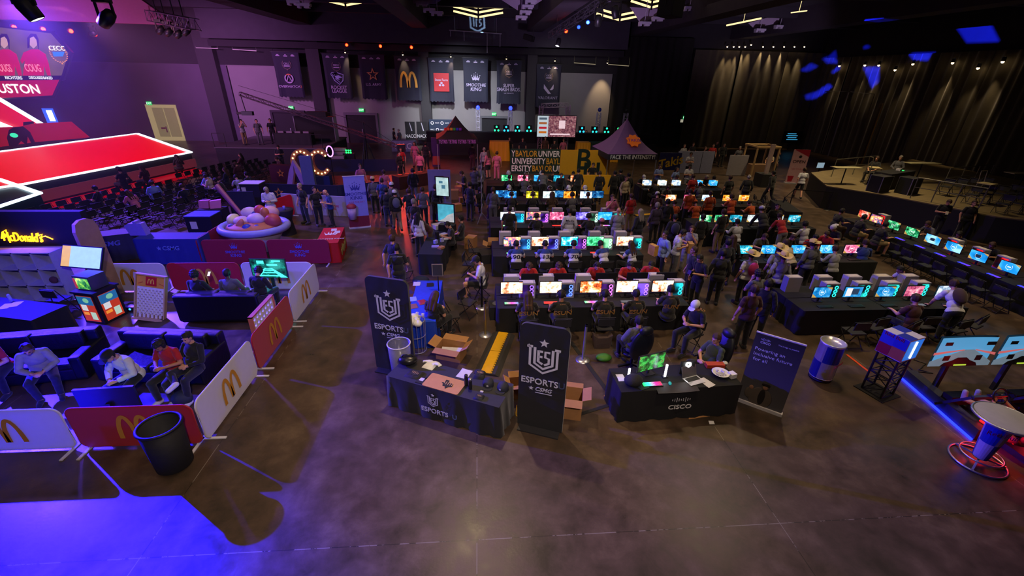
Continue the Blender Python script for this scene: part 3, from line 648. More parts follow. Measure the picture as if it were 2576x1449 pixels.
def b1(o): 
    wr(o);mb=MB();strip(mb,arc(0,-2.05,.33,.33,-230,50,24),.1,-.1);strip(mb,[(-.22,-2.28),(0,-1.8),(.22,-2.28)],.09,-.1);mb.build('ring_logo',LAV,o);mb=MB();strip(mb,arc(0,-2.05,.33,.33,55,125,12),.1,-.1);mb.build('logo_accent',mat(HEX('#c86030')),o);text('OVERWATCH',.2,LAV,o,z=-2.7,y=-.1,wide=1.05,bold=.02,x=-.08);text('2',.2,mat(HEX('#c86030')),o,z=-2.7,y=-.1,x=.92)
def b2(o):
    wr(o);mb=MB();strip(mb,[(-.4,-1.6),(0,-1.48),(.5,-1.62),(.42,-2.1),(.1,-2.42),(-.3,-2.1),(-.45,-1.75)],.07,-.1,closed=True);strip(mb,arc(-.4,-1.62,.14,.14,0,360,14),.05,-.1);mb.prism([(-.25,-1.75),(.1,-1.68),(.4,-1.85),(.05,-1.95),(.2,-2.05),(-.1,-2.0)],-.105,-.1);strip(mb,[(-.25,-1.95),(.1,-2.2),(.2,-2.35)],.05,-.1);mb.build('crest_logo',mat(HEX('#a0a8e0')),o);text('ROCKET\nLEAGUE',.27,LAV,o,z=-2.82,y=-.1,bold=.04,wide=.95)
def b3(o):
    mb=MB();star_outline(mb,.56,.1,0,-1.55,-.09);mb.build('star_logo',mat(HEX('#d09050')),o);text('U.S. ARMY',.22,LAV,o,z=-2.35,y=-.1,bold=.02)
def b4(o): arches(1.25,mat(HEX('#e0a040'),emis=0),o,z=-1.85,y=-.09)
def b5(o):
    MB().box((0,-.1,-1.95),(1.35,.01,1.5)).build('red_square',mat(HEX('#b01c28')),o);text('State Farm',.19,LAV,o,z=-1.75,y=-.11,bold=.02)
    mb=MB();[mb.prism([(cx+.11*math.cos(t*PI/6),cz+.09*math.sin(t*PI/6)) for t in range(12)],-.112,-.108) for cx,cz in ((0,-2.0),(-.14,-2.18),(.14,-2.18))];mb.build('three_ovals_logo',LAV,o)
def b6(o): crown(.5,LAV,o,z=-1.6,y=-.09);text('SMOOTHIE',.26,LAV,o,z=-2.15,y=-.1,bold=.02,shear=.15);text('KING',.3,LAV,o,z=-2.5,y=-.1,bold=.03,shear=.15)
def b7(o): wr(o);text('SUPER',.26,LAV,o,z=-2.02,y=-.1,bold=.03);text('SMASH BROS.',.3,LAV,o,z=-2.35,y=-.1,bold=.03,wide=.86);text('ULTIMATE',.1,LAV,o,z=-2.66,y=-.1,wide=1.4)
def b8(o):
    wr(o);mb=MB();mb.prism([(-.42,-1.6),(-.42,-1.95),(0,-2.4),(.28,-2.4)],-.1,-.095);mb.prism([(.48,-1.6),(.48,-1.95),(.36,-2.08),(.14,-2.08)],-.1,-.095);mb.build('split_v_logo',LAV,o);text('VALORANT',.25,LAV,o,z=-2.75,y=-.1,wide=1.0)
for a in ((716,131,'dark hanging banner with a round ring logo, first beside the stage',b1),(842,135,'dark hanging banner with a rocket car crest logo',b2),(933,138,'dark hanging banner with an orange five-pointed star',b3),(1023,142,'dark hanging banner with golden arches',b4),(1108,146,'dark hanging banner with a red square',b5),(1196,147,'dark hanging banner with a white crown logo',b6),(1281,153,'dark hanging banner with a wreath above a platform fighter title',b7),(1382,163,'dark hanging banner with a white split V logo',b8)): banner(*a)
# ---------------------------------------------------------------- ceiling fixtures
YEL=mat(HEX('#ffdf9a'),.5,emis=1.6,noise=.04)
def chevron(p,n,label,s=1.):
    o=thing('chevron_chandelier',label,'light',p,group='chevron ceiling lights')
    for k in range(n):
        mb=MB()
        for q in (-1,1): mb.bar((0,-k*.0,-.28*k),(q*1.75*s,0,.32-.28*k),.05,.12)
        mb.build('light_bar',YEL if k < n-1 or n < 4 else YEL,o)
    MB().rod((0,0,.2),(0,0,ZC-p[2]),.03).box((0,0,-.28*(n-1)/2),(.12,.14,.28*n)).build('hanger',BLACKM,o)
chevron(AY(1203,8,36.5),4,'glowing yellow chevron chandelier above the light blue logo projection');chevron(AY(868,1,36),2,'glowing yellow chevron light at the ceiling near the stage side');chevron(AY(1560,38,33),2,'glowing yellow chevron light behind the ceiling truss',.9);chevron(AY(1640,6,33),2,'yellow chevron light hung above the truss lamps',.8)
o=MB().bar(AY(1828,64,35),AY(1915,46,33),.09).bar(AY(1870,55,34),AY(1870,55,34)+Vector((0,0,ZC-.04-AY(1870,55,34).z)),.02).build('light_bar',YEL);tag(o,'single slanted yellow light bar on the dark ceiling','light')
o=MB().bar(AY(1990,32,33),AY(2030,27,32),.06).bar(AY(2010,29,32.5),AY(2010,29,32.5)+Vector((0,0,ZC-.04-AY(2010,29,32.5).z)),.02).build('light_bar',YEL);tag(o,'short thin light bar high above the drapes','light')
PALE=mat((.42,.33,.45),.7,noise=.05)
def kite(pts,Y,label,boxes):
    P=[AY(x,y,Y) for x,y in pts];o=thing('ceiling_reflector',label,'light',P[0],group='pale reflector panels with projector clusters');L_=[p-P[0] for p in P]
    mb=MB();n=len(L_);mb.prism([(p.x,p.z) for p in L_],-.03,.03);mb.build('reflector_panel',PALE,o)
    for x,y in boxes:
        c=AY(x,y,Y-.6)-P[0];mb=MB();mb.box(c,(.75,.4,.14)).box(c+Vector((-.3,0,-.12)),(.16,.3,.12)).box(c+Vector((.15,0,-.12)),(.3,.3,.1)).rod(c,c+Vector((0,0,1.2)),.02);mb.build('projector',mat((.5,.46,.55),.5),o)
kite([(1262,0),(1365,0),(1330,22),(1302,26)],34,'pale reflector panel with stacked white projectors between two ceiling beams',[(1335,4),(1328,16),(1322,30),(1312,43)])
kite([(1585,18),(1700,24),(1628,52),(1608,54)],33,'pale kite shaped reflector panel behind the ceiling truss',[(1622,58),(1655,46),(1690,35),(1735,20)])
kite([(1882,58),(1955,38),(2035,44),(1895,70)],38,'pale kite shaped reflector panel above the lit drapes',[(1912,75),(1962,66),(2020,58),(2085,44)])
kite([(1010,0),(1110,0),(1095,10),(1030,8)],34,'pale projector cluster at the dark ceiling above the golden arches banner',[(1062,8),(1080,24),(1100,32)])
kite([(740,0),(790,0),(775,10),(750,8)],32,'pale projector cluster at the dark ceiling over the banner row',[(740,5),(765,12)])
def truss_mesh(A,B,w_=.35,r=.028,step=.5):
    A=Vector(A);B=Vector(B);d=B-A;n=max(2,int(d.length/step));t=d.normalized();x=t.cross(Vector((0,0,1)))
    if x.length < .1: x=Vector((1,0,0))
    x.normalize();y=x.cross(t);mb=MB();C=[x*w_/2+y*w_/2,x*w_/2-y*w_/2,-x*w_/2-y*w_/2,-x*w_/2+y*w_/2]
    for c in C: mb.rod(A+c,B+c,r,n=6)
    for i in range(n):
        p,q=A+d*i/n,A+d*(i+1)/n
        for k in range(4):
            a,b=C[k],C[(k+1) % 4]
            mb.rod(p+(a if i % 2 else b),q+(b if i % 2 else a),r*.6,n=5)
            mb.rod(p+a,p+b,r*.6,n=5)
    return mb
o=thing('ceiling_truss','long black lighting truss rigged below the ceiling above the gaming desks','truss',(0,0,0));truss_mesh(AY(1385,90,33),AY(1580,-40,26)).build('truss_frame',mat((.10,.09,.12),.4,.6),o);mb=MB();[mb.rod(AY(x,y,31),AY(x,y,31)+Vector((0,0,3)),.012) for x,y in ((1400,78),(1470,36))];mb.build('cable',BLACKM,o)
def mover(px,py,Y,label,dirn,s=1.,group='moving head lamps'):
    p=AY(px,py,Y);o=thing('moving_head_lamp',label,'light',p,group=group);o.scale=(s,)*3;d=Vector(dirn).normalized();q=d.to_track_quat('-Z','Y').to_matrix().to_4x4()
    MB().box((0,0,.42),(.34,.3,.14)).bar((-.2,0,.38),(-.2,0,0),.05).bar((.2,0,.38),(.2,0,0),.05).build('yoke',BLACKM,o)
    MB().lathe([(.001,.22),(.13,.2),(.17,0),(.15,-.26),(.13,-.28)],16,q).build('lamp_head',BLACKM,o);MB().lathe([(.001,-.27),(.13,-.27)],16,q).build('lens',mat((.8,.85,1),.3,emis=3),o)
    MB().rod((0,0,.45),(0,0,(ZC-p.z)/s),.03).build('hanging_clamp',BLACKM,o);return p
mover(1405,105,33,'black moving head lamp hanging at the end of the ceiling truss',(-.3,-.3,-1),1.0);mover(1505,50,27,'black moving head lamp in the middle of the ceiling truss',(.1,.4,-1),1.1);mover(1548,28,26,'black moving head lamp high on the ceiling truss',(.3,.2,-1),1.2)
mover(62,12,18,'large dark moving head lamp above the big stage screen',(.4,.2,-1),1.6);pm=mover(270,45,22,'black moving head lamp sending a pale beam to the stage',(-1,.3,-.7),1.5);mover(235,84,34,'small bright white beam lamp beside red stage lamps',(-1,.5,-.2),1.)
o=thing('stage_truss','dark lighting truss with many lamps near the stage corner','truss',(0,0,0));truss_mesh(AY(380,40,30),AY(490,62,27),.5).build('truss_frame',mat((.2,.15,.22),.4,.6),o)
for k,(x,y) in enumerate(((405,75),(425,80),(450,85),(470,78))):
    mover(x,y,29,'moving head lamp on the truss by the stage corner, number %s of four' % 'one two three four'.split()[k],(-.8,.2,-.5),1.)
# light blue shield projected on the bulkhead: a real projector with a cut plate
def gobo(src,tgt_polys,col,power,label,d=1.0,logo=False):
    """a spot behind a plate with holes: each hole is the target outline carried back toward the lamp"""
    S=Vector(src);c=Vector((0,0,0));n=0
    for P in tgt_polys:
        for p in P: c += Vector(p);n += 1
    c /= n;ax=(c-S).normalized();q=ax.to_track_quat('-Z','Y').to_matrix();qi=q.transposed()
    cu=bpy.data.curves.new('g','CURVE');cu.dimensions='2D';cu.fill_mode='BOTH'
    def sp(pts):
        s=cu.splines.new('POLY');s.points.add(len(pts)-1);s.use_cyclic_u=True
        for i,(x,y) in enumerate(pts): s.points[i].co=(x*200,y*200,0,1)
    ext=0
    for P in tgt_polys:
        L_=[]
        for p in P:
            v=qi @ (Vector(p)-S);L_.append((v.x/-v.z*d,v.y/-v.z*d));ext=max(ext,abs(L_[-1][0]),abs(L_[-1][1]))
        sp(L_)
    ext=ext*1.15+.03;sp([(-ext,-ext),(ext,-ext),(ext,ext),(-ext,ext)])
    t=bpy.data.objects.new('g',cu);COL.objects.link(t);me=bpy.data.meshes.new_from_object(t.evaluated_get(bpy.context.evaluated_depsgraph_get()));bpy.data.objects.remove(t);me.transform(Matrix.Scale(.005,4))
    o=thing('gobo_projector',label,'light',S);o.rotation_mode='QUATERNION';o.rotation_quaternion=q.to_quaternion()
    g=put('gobo_plate',me,mat((.004,.004,.004),.9,noise=0),o);g.location=(0,0,-d)
    b=MB();e=ext+.02
    for sx,sy,w1,w2 in ((1,0,.02,2*e),(-1,0,.02,2*e),(0,1,2*e,.02),(0,-1,2*e,.02)): b.box((sx*e,sy*e,-d/2),(w1,w2,d+.1))
    b.box((0,0,.06),(2*e,2*e,.02));b.build('housing',mat((.004,.004,.004),.9,noise=0),o)
    MB().rod((0,0,.09),Vector((0,0,.09))+q.transposed() @ Vector((0,0,ZC-S.z)),.02).build('hanging_clamp',BLACKM,o)
    l=bpy.data.lights.new('gobo_lamp','SPOT');l.energy=power;l.color=col;l.spot_size=2*math.atan(ext*1.42/d)*1.05;l.spot_blend=0;l.shadow_soft_size=.004
    lo=bpy.data.objects.new('gobo_lamp',l);COL.objects.link(lo);lo.location=S;lo.rotation_mode='QUATERNION';lo.rotation_quaternion=q.to_quaternion()
def onw(pts,X=XR-.55): return [AX(x,y,X) for x,y in pts]
gobo((9,24,9.3),[onw(p) for p in ([(2393,66),(2480,62),(2500,103),(2420,106)],[(2283,132),(2343,130),(2330,152),(2295,151)],[(2170,168),(2211,168),(2207,205),(2192,222)],[(2165,116),(2175,112),(2183,118),(2168,122)],[(2070,148),(2097,125),(2100,145),(2104,158),(2078,158)],[(2048,162),(2060,168),(2040,184),(2028,184)],[(2083,210),(2092,218),(2060,242),(2032,253),(2030,243)],[(2105,166),(2112,172),(2095,184),(2090,180)])],(.01,.02,1),300000,'black profile projector throwing blue shapes at the curtain wall',.8)
# ---------------------------------------------------------------- shared furniture
def cloth_box(w_,d,h,seed=0,amp=.02,n=26,top=True):          # fitted table cover, slightly flared and creased
    rnd=random.Random(seed);mb=MB();P=[]
    per=[(-w_/2,-d/2),(w_/2,-d/2),(w_/2,d/2),(-w_/2,d/2)]
    for a in range(4):
        p,q=per[a],per[(a+1) % 4];k=n if a % 2 == 0 else n//2
        for i in range(k): P.append((p[0]+(q[0]-p[0])*i/k,p[1]+(q[1]-p[1])*i/k,a))
    m=len(P);rows=[1,.97,.66,.33,.01];vs=[]
    nx=[(0,-1),(1,0),(0,1),(-1,0)]
    for j,t in enumerate(rows):
        for i,(x,y,a) in enumerate(P):
            f=(1-t)*(amp*1.5+amp*math.sin(i*1.1+seed)+amp*.6*math.sin(i*2.3+t*3));vs.append((x+nx[a][0]*f,y+nx[a][1]*f,h*t if j else h))
    mb.add(vs,[(j*m+i,(j+1)*m+i,(j+1)*m+(i+1) % m,j*m+(i+1) % m) for j in range(4) for i in range(m)],None,True)
    if top: mb.add(vs[:m],[tuple(range(m))])
    return mb
def frame2(A,B,depth):                                           # front edge A->B (z ignored); returns centre on the floor and yaw
    A=Vector((A.x,A.y,0));B=Vector((B.x,B.y,0));d=(B-A).normalized();n=Vector((-d.y,d.x,0));return (A+B)/2+n*depth/2,math.atan2(d.y,d.x)
def chair_proto():
    o=thing('folding_chair','black folding chair','chair');FM=mat((.02,.02,.024),.5,.3)
    mb=MB()
    for s in (-1,1):
        mb.rod((s*.22,-.20,0),(s*.22,.17,.80),.012,n=6).rod((s*.20,.24,0),(s*.20,-.18,.44),.012,n=6)
    mb.rod((-.22,.17,.80),(.22,.17,.80),.012,n=6).rod((-.2,.2,.05),(.2,.2,.05),.01,n=6).rod((-.2,-.18,.05),(.2,-.18,.05),.01,n=6)
    mb.build('chair_frame',FM,o)
    MB().box((0,-.0,.445),(.40,.38,.03)).build('seat',mat((.02,.02,.024),.65),o)
    m=MB();m.prism([(-.21,.58),(.21,.58),(.21,.77),(.19,.80),(-.19,.80),(-.21,.77)],.075,.095,Matrix.Rotation(R(-6),4,'X'));b=m.build('backrest',mat((.02,.02,.024),.65),o);b.location=(0,.03,0)
    return o
CHAIR=Proto(chair_proto)
def phone_thing(p,label,rz=0,col='#9fc8ff',e=1.2):
    o=thing('phone',label,'phone',p,rz);MB().box((0,0,0),(.075,.012,.15)).build('case',BLACKM,o);MB().box((0,-.007,0),(.066,.002,.135)).build('screen',mat(HEX(col),.3,emis=e),o);o.rotation_euler=(R(-50),0,rz);return o
# ---------------------------------------------------------------- tension fabric banners
NAVYC=mat(HEX('#0a0d18'),.55,noise=.25,scale=2.2,sheen=.25,bump=.5)
LSIL=mat(HEX('#ccccdc'),.5,noise=.04)
def fabric_banner(A,B,h,label):
    c,rz=frame2(A,B,.05);w_=(Vector((B.x,B.y))-Vector((A.x,A.y))).length
    o=thing('fabric_banner_stand',label,'banner',c,rz)
    mb=MB();poly=[(-w_/2,.03),(w_/2,.03)]+[(w_/2-.13+.13*math.cos(R(a)),h-.13+.13*math.sin(R(a))) for a in range(0,91,15)]+[(-w_/2+.13+.13*math.cos(R(a)),h-.13+.13*math.sin(R(a))) for a in range(90,181,15)]
    mb.prism(poly,-.03,.03);mb.build('fabric_cover',NAVYC,o)
    MB().box((0,0,.015),(w_*.9,.4,.03)).build('base_foot',mat((.05,.05,.06),.4,.5),o)
    shield(.62,LSIL,o,z=h-.70,y=-.036)
    text('ESPORTS',.135,LSIL,o,x=-.05,z=h-1.20,y=-.038,bold=.05,wide=.95);text('U',.135,mat(HEX('#44506e')),o,x=.365,z=h-1.20,y=-.038,bold=.05)
    mb=MB();mb.prism(star_poly(.05,.42,cx=-.2,cz=h-1.37),-.039,-.036);mb.build('small_star',LSIL,o)
    text('CSMG',.085,LSIL,o,x=.03,z=h-1.37,y=-.038,bold=.04,shear=.25);MB().box((.04,-.037,h-1.45),(.32,.003,.015)).build('underline_mark',LSIL,o)
    return o
fabric_banner(G(948,925),G(948,925)+(G(1025,705,2.36)-G(917,690,2.36)),2.36,'tall navy fabric banner with a pale shield, behind the clear barrel')
fabric_banner(G(1301,1066),G(1413,1092),2.33,'tall navy fabric banner with a pale shield, standing between the two merchandise tables')
# ---------------------------------------------------------------- corner merchandise table
TA,TB=G(971,945,.74),G(1256,1026,.74)
c,rz=frame2(TA,TB,.74)
T1=thing('merchandise_table','long table under a creased navy cover with pale esports shield logo','table',c,rz)
cloth_box(2.44,.74,.74,3,.028).build('table_cover',NAVYC,T1)
shield(.26,LSIL,T1,x=-.15,z=.47,y=-.412);t_=text('ESPORTS',.11,LSIL,T1,x=-.12,z=.235,y=-.425,bold=.05);t_=text('U',.11,mat(HEX('#5a6a90')),T1,x=.32,z=.235,y=-.425,bold=.05)
ZT=.742
def on(px,py,z=ZT): return G(px,py,z)
mb=MB();mb.ell((0,0,.10),(.20,.15,.10),None,18,10);mb.tube([(-.14,0,.14),(-.08,-.02,.24),(.08,-.02,.24),(.14,0,.14)],.014);o=mb.build('duffel_bag',mat((.012,.012,.015),.3,noise=.3),None);o.location=on(1027,915);tag(o,'glossy black bag lump on the corner table beside the clear barrel','bag')
def flat_cloth(name,p,w_,d,m,label,rz=0,cat='clothing',seed=0,h=.035,tshirt=False):
    rnd=random.Random(seed);mb=MB()
    if tshirt:
        poly=[(-.5,-.5),(.5,-.5),(.5,.15),(.72,.02),(.85,.28),(.48,.5),(.16,.5),(0,.42),(-.16,.5),(-.48,.5),(-.85,.28),(-.72,.02),(-.5,.15)]
    else: poly=[(-.5,-.5),(0,-.52),(.5,-.48),(.52,0),(.48,.5),(0,.5),(-.5,.52),(-.47,0)]
    P=[(x*w_,z*d) for x,z in poly];n=len(P);k=3;vs=[]
    for j in range(k+1):
        s=1-j*.13;vs += [(x*s+rnd.uniform(-.006,.006),y*s+rnd.uniform(-.006,.006),[0,h*.6,h*.95,h][j]) for x,y in P]
    mb.add(vs,[(j*n+i,j*n+(i+1) % n,(j+1)*n+(i+1) % n,(j+1)*n+i) for j in range(k) for i in range(n)]+[tuple(range(k*n,(k+1)*n))],None,True)
    o=mb.build(name,m);o.location=p;o.rotation_euler=(0,0,rz);tag(o,label,cat);return o
GOLDP=mat(HEX('#c8a070'),.5,noise=.5,scale=60)
def tex_mark(par,x,y,z,w_,seed=0,m=None):                    # the gold and white state-shaped print
    mb=MB();P=[(-.5,.05),(-.3,.08),(-.28,.42),(.0,.42),(.02,.2),(.45,.15),(.5,-.2),(.25,-.3),(.1,-.55),(-.05,-.3),(-.2,-.35),(-.35,-.05)]
    mb.prism([(a*w_,b*w_) for a,b in P],-.001,.001);o=mb.build('printed_emblem',mat((.012,.012,.012),.6),par);o.location=(x,y,z);o.rotation_euler=(R(-90),0,0)
    mb=MB()
    for i in range(4): strip(mb,[(-w_*.3+i*w_*.17,w_*.25),(-w_*.25+i*w_*.17,0),(-w_*.12+i*w_*.17,w_*.16),(-w_*.1+i*w_*.17,-w_*.1)],w_*.05,0)
    g=mb.build('gold_script',m or GOLDP,par);g.location=(x,y,z+.003);g.rotation_euler=(R(-90),0,0)
flat_cloth('tshirt',on(1083,918),.26,.30,WHITE,'crumpled white t-shirt on the corner table in front of the open carton',rz,seed=2,tshirt=True)
o=flat_cloth('tshirt',on(1043,942),.34,.26,mat((.012,.012,.015),.8),'folded black t-shirt with a gold print on the corner table',rz,seed=4);tex_mark(o,0,0,.04,.2)
for k,(x,y) in enumerate(((1060,957),(1085,950))):
    o=thing('display_card','x','card',on(x,y),rz);o['label']='small black card with a pale panel on the corner table, '+('beside the folded shirt','touching the orange board')[k]
    MB().box((0,0,.006),(.17,.2,.012)).build('card',BLACK,o);MB().box((0,.02,.0125),(.09,.09,.002)).build('pale_panel',OFFW,o)
o=thing('foam_board','orange-tan board with a black and gold emblem flat on the corner table','board',on(1118,966),rz);mb=MB();mb.prism(rrect(.78,.42,.04),-.006,.006,Matrix.Rotation(R(-90),4,'X'));mb.build('board',mat(HEX('#c08a58'),.7),o).location=(0,0,.01);tex_mark(o,.06,0,.02,.26)
flat_cloth('leaflet',on(1168,940),.24,.30,OFFW,'printed white leaflet on the corner table behind the orange board',rz,'paper',5,.004)
for k,(x,y) in enumerate(((1173,965),(1183,974))):
    o=thing('drink_bottle','matte black drink bottle on the corner table, '+('the rear one by the orange board','the front one by the orange board')[k],'bottle',on(x,y+3));MB().lathe([(.001,0),(.036,0),(.038,.02),(.038,.17),(.03,.19)],18).build('body',mat((.012,.012,.016),.35),o);MB().lathe([(.03,.19),(.034,.195),(.034,.235),(.001,.24)],18).build('lid',STEEL if k == 1 else BLACKM,o)
def cap_thing(p,label,rz,col=(.02,.022,.04)):
    o=thing('baseball_cap',label,'cap',p,rz);mb=MB();mb.lathe([(.095,0),(.1,.05),(.085,.09),(.05,.115),(.001,.12)],20,Matrix.Diagonal((.95,1.1,1,1)));mb.build('crown',mat(col,.8),o)
    mb=MB();mb.prism([(-.08,0),(.08,0),(.08,.05),(.045,.085),(-.045,.085),(-.08,.05)],0,.006,Matrix.Translation((0,-.08,.012)) @ Matrix.Rotation(R(97),4,'X'));mb.build('brim',mat(col,.8),o);mb=MB();mb.prism(star_poly(.022,.42),-.002,.002,Matrix.Translation((0,-.107,.055)));mb.build('star_patch',LSIL,o);o.scale=(1.15,)*3
cap_thing(on(1228,968),'navy cap with a white star on the corner table beside the bottles',rz+.3);cap_thing(on(1265,978),'navy cap with a white star at the end of the corner table',rz-.1)
o=flat_cloth('tshirt',on(1207,945),.22,.24,mat((.012,.012,.015),.8),'folded black shirt with white and gold print behind the bottles',rz+.2,seed=7,h=.07);tex_mark(o,0,0,.075,.16)
o=flat_cloth('drawstring_pouch',on(1205,1000),.18,.16,mat((.012,.014,.022),.7),'small dark pouch with gold print at the front edge of the corner table',rz,'bag',8);tex_mark(o,0,0,.04,.11)
o=MB().box((0,0,.01),(.06,.04,.02)).build('key_fob',OFFW);o.location=on(1212,986);o.rotation_euler=(0,0,rz);tag(o,'tiny white tag in front of the navy caps','tag')
# clear barrel and shirts hamper behind the table
o=thing('clear_barrel','tall clear plastic barrel with a pale rim behind the corner table','barrel',Vector((-1.74,8.02,0)))
MB().lathe([(.001,.01),(.2,.01),(.24,1.0),(.235,1.0),(.195,.02)],28).build('barrel_wall',mat((.4,.4,.5),.2,alpha=.32),o);mb=MB();mb.tube([(.24*math.cos(t),.24*math.sin(t),1.0) for t in [2*PI*i/28 for i in range(28)]],.014,6,True);mb.build('rim',OFFW,o)
p=G(1052,900)+Vector((-.05,.35,0));o=thing('shirt_hamper','tall wire hamper heaped with white shirts beside the first navy banner','basket',p);mb=MB()
for i in range(14): mb.rod((.2*math.cos(i*.449),.2*math.sin(i*.449),0),(.23*math.cos(i*.449),.23*math.sin(i*.449),.85),.008,n=5)
for z in (.02,.45,.85): mb.tube([(.22*math.cos(t),.22*math.sin(t),z) for t in [2*PI*i/20 for i in range(20)]],.009,5,True)
mb.build('wire_frame',mat((.5,.5,.55),.3,.6),o);mb=MB();rnd=random.Random(1)
for i in range(7): mb.ell((rnd.uniform(-.12,.12),rnd.uniform(-.12,.12),.78+rnd.uniform(0,.12)),(.14,.11,.07),Matrix.Rotation(rnd.random()*3,4,'Z'),12,8)
mb.build('shirts',WHITE,o)
def carton(p,w_,d,h,rz,label,flaps=True,m=CARD,inside=None,ang=40):
    o=thing('cardboard_box',label,'box',p,rz);mb=MB();t=.008
    mb.box((0,0,t/2),(w_,d,t)).box((-w_/2,0,h/2),(t,d,h)).box((w_/2,0,h/2),(t,d,h)).box((0,-d/2,h/2),(w_,t,h)).box((0,d/2,h/2),(w_,t,h));mb.build('box_body',m,o)
    if flaps:
        for k,(sx,sy,L1) in enumerate(((1,0,d),(-1,0,d),(0,1,w_),(0,-1,w_))):
            f=MB().box((0,0,.5*min(w_,d)*.5),(t,L1,.5*min(w_,d))).build('flap',m,o);f.location=(sx*w_/2,sy*d/2,h);f.rotation_euler=(0,0,math.atan2(sy,sx));f.rotation_euler=Euler((0,R(ang+k*13),math.atan2(sy,sx)),'XYZ')
    else: MB().box((0,0,h),(w_,d,t)).build('lid',m,o)
    if inside: MB().box((0,0,h*.3),(w_*.8,d*.7,h*.4),None,.2).build('contents',inside,o)
    return o
carton(G(1135,903)+Vector((.0,.12,0)),.62,.42,.32,-.35,'open cardboard carton with long flaps behind the corner table',inside=OFFW,ang=55)
carton(G(1420,1050)+Vector((.18,.12,0)),.35,.4,.5,-.25,'open cardboard carton half hidden behind the middle navy banner',ang=70)
carton(G(1298,1020)+Vector((.04,.35,0)),.3,.3,.35,.1,'small cardboard carton in the gap beside the middle navy banner')
# ---------------------------------------------------------------- yellow cable ramp
A,B=Vector((.12,8.15,0)),Vector((.62,9.9,0));d=B-A;ang=math.atan2(d.y,d.x)-PI/2
RAMPY=mat(HEX('#e0a800'),.55,noise=.1)
def cable_ramp(A,B,label,w_=.45,teeth=True):
    d=B-A;o=thing('cable_ramp',label,'cable ramp',A,math.atan2(d.y,d.x)-PI/2);L_=d.length
    mb=MB();mb.prism([(-w_/2-.08,0),(w_/2+.08,0),(w_/2-.02,.055),(-w_/2+.02,.055)],0,L_,Matrix.Diagonal((1,1,1,1)));mb.build('rubber_base',mat((.025,.022,.02),.8),o)
    mb=MB();k=int(L_/.09)
    for j in range(2):
        mb.box((-.02,L_*(.25+.5*j),.06),(w_*.52,L_*.49,.012))
    if teeth:
        for i in range(k): mb.box((w_*.26-.01,(i+.5)*L_/k,.06),(.035,L_/k*.55,.012))
    mb.build('lid',RAMPY,o)
cable_ramp(A,B,'long yellow toothed cable ramp on the floor between the two merchandise tables')
cable_ramp(G(1245,600),G(1240,540),'yellow cable ramp on the walkway beside the second row of desks',.45,False);cable_ramp(G(1600,545),G(1640,541),'yellow cable ramp crossing the aisle beyond the man in the red shirt',.4,False);cable_ramp(G(1575,541),G(1560,543),'short yellow cable ramp end by the third desk row',.4,False)
# ---------------------------------------------------------------- stanchions
def stanchion(p,label,col=(.5,.5,.52),h=1.0):
    o=thing('stanchion_post',label,'stanchion',p,group=None);MB().lathe([(.001,.03),(.05,.035),(.17,.012),(.175,0)],24).build('base',STEEL,o);MB().rod((0,0,.02),(0,0,h),.032).build('post',mat(col,.3,.8),o);MB().rod((0,0,h-.06),(0,0,h),.036).build('belt_cap',BLACKM,o)
stanchion(G(1221,842),'brass toned stanchion post with a round steel foot on the open walkway',(.5,.38,.15));stanchion(G(1212,774),'black stanchion post behind the brass toned one',(.03,.03,.03));stanchion(G(1466,905),'chrome stanchion post with a round foot between the middle banner and the network table')
def tape(pts,label,col,w_=.07):
    o=thing('floor_tape',label,'tape',(0,0,.0));mb=MB();P=[G(*p,.004) for p in pts]
    for a,b in zip(P,P[1:]):
        dd=(b-a).normalized();n=Vector((-dd.y,dd.x,0))*w_/2;mb.add([a-n,b-n,b+n,a+n,*(q+Vector((0,0,.006)) for q in (a-n,b-n,b+n,a+n))],[(4,5,6,7),(0,1,5,4),(1,2,6,5),(2,3,7,6),(3,0,4,7)])
    mb.build('tape_strip',mat(col,.7),o)
tape([(1436,860),(1540,1000)],'black cable tape running from the desks to the network table',(.01,.01,.01),.10);tape([(1450,1045),(1545,1015)],'short black cable tape beside the open carton',(.01,.01,.01),.08);tape([(2130,892),(2188,937)],'bright orange tape line on the floor behind the big drink can',HEX('#d84a10'),.06)
def cable(pts,label,col,r=.008,name='extension_cable'):
    P=[G(*p,.012) for p in pts];Q=[]
    for i in range(len(P)-1):
        for t in (0,.33,.66): Q.append(P[i].lerp(P[i+1],t)+Vector((.01*math.sin(i*3+t*9),.01*math.cos(i*5+t*7),0)))
    Q.append(P[-1]);o=MB().tube(Q,r,6).build(name,mat(col,.5));tag(o,label,'cable')
cable([(1306,1052),(1325,1062),(1340,1068),(1350,1062)],'thin yellow cable by the foot of the middle navy banner',HEX('#d8a820'));cable([(1300,1020),(1298,1045),(1310,1055)],'short yellow cable loop at the end of the corner table',HEX('#d8a820'));cable([(1560,1035),(1530,1015),(1520,995),(1530,985),(1555,995),(1540,1010)],'yellow cable coiled on the floor beside the network table',HEX('#d8a820'))
o=MB().box((0,0,.03),(.2,.12,.06),None,.4).build('power_strip',OFFW);o.location=G(1535,1002);tag(o,'white power strip tangled in the yellow cable','power strip')
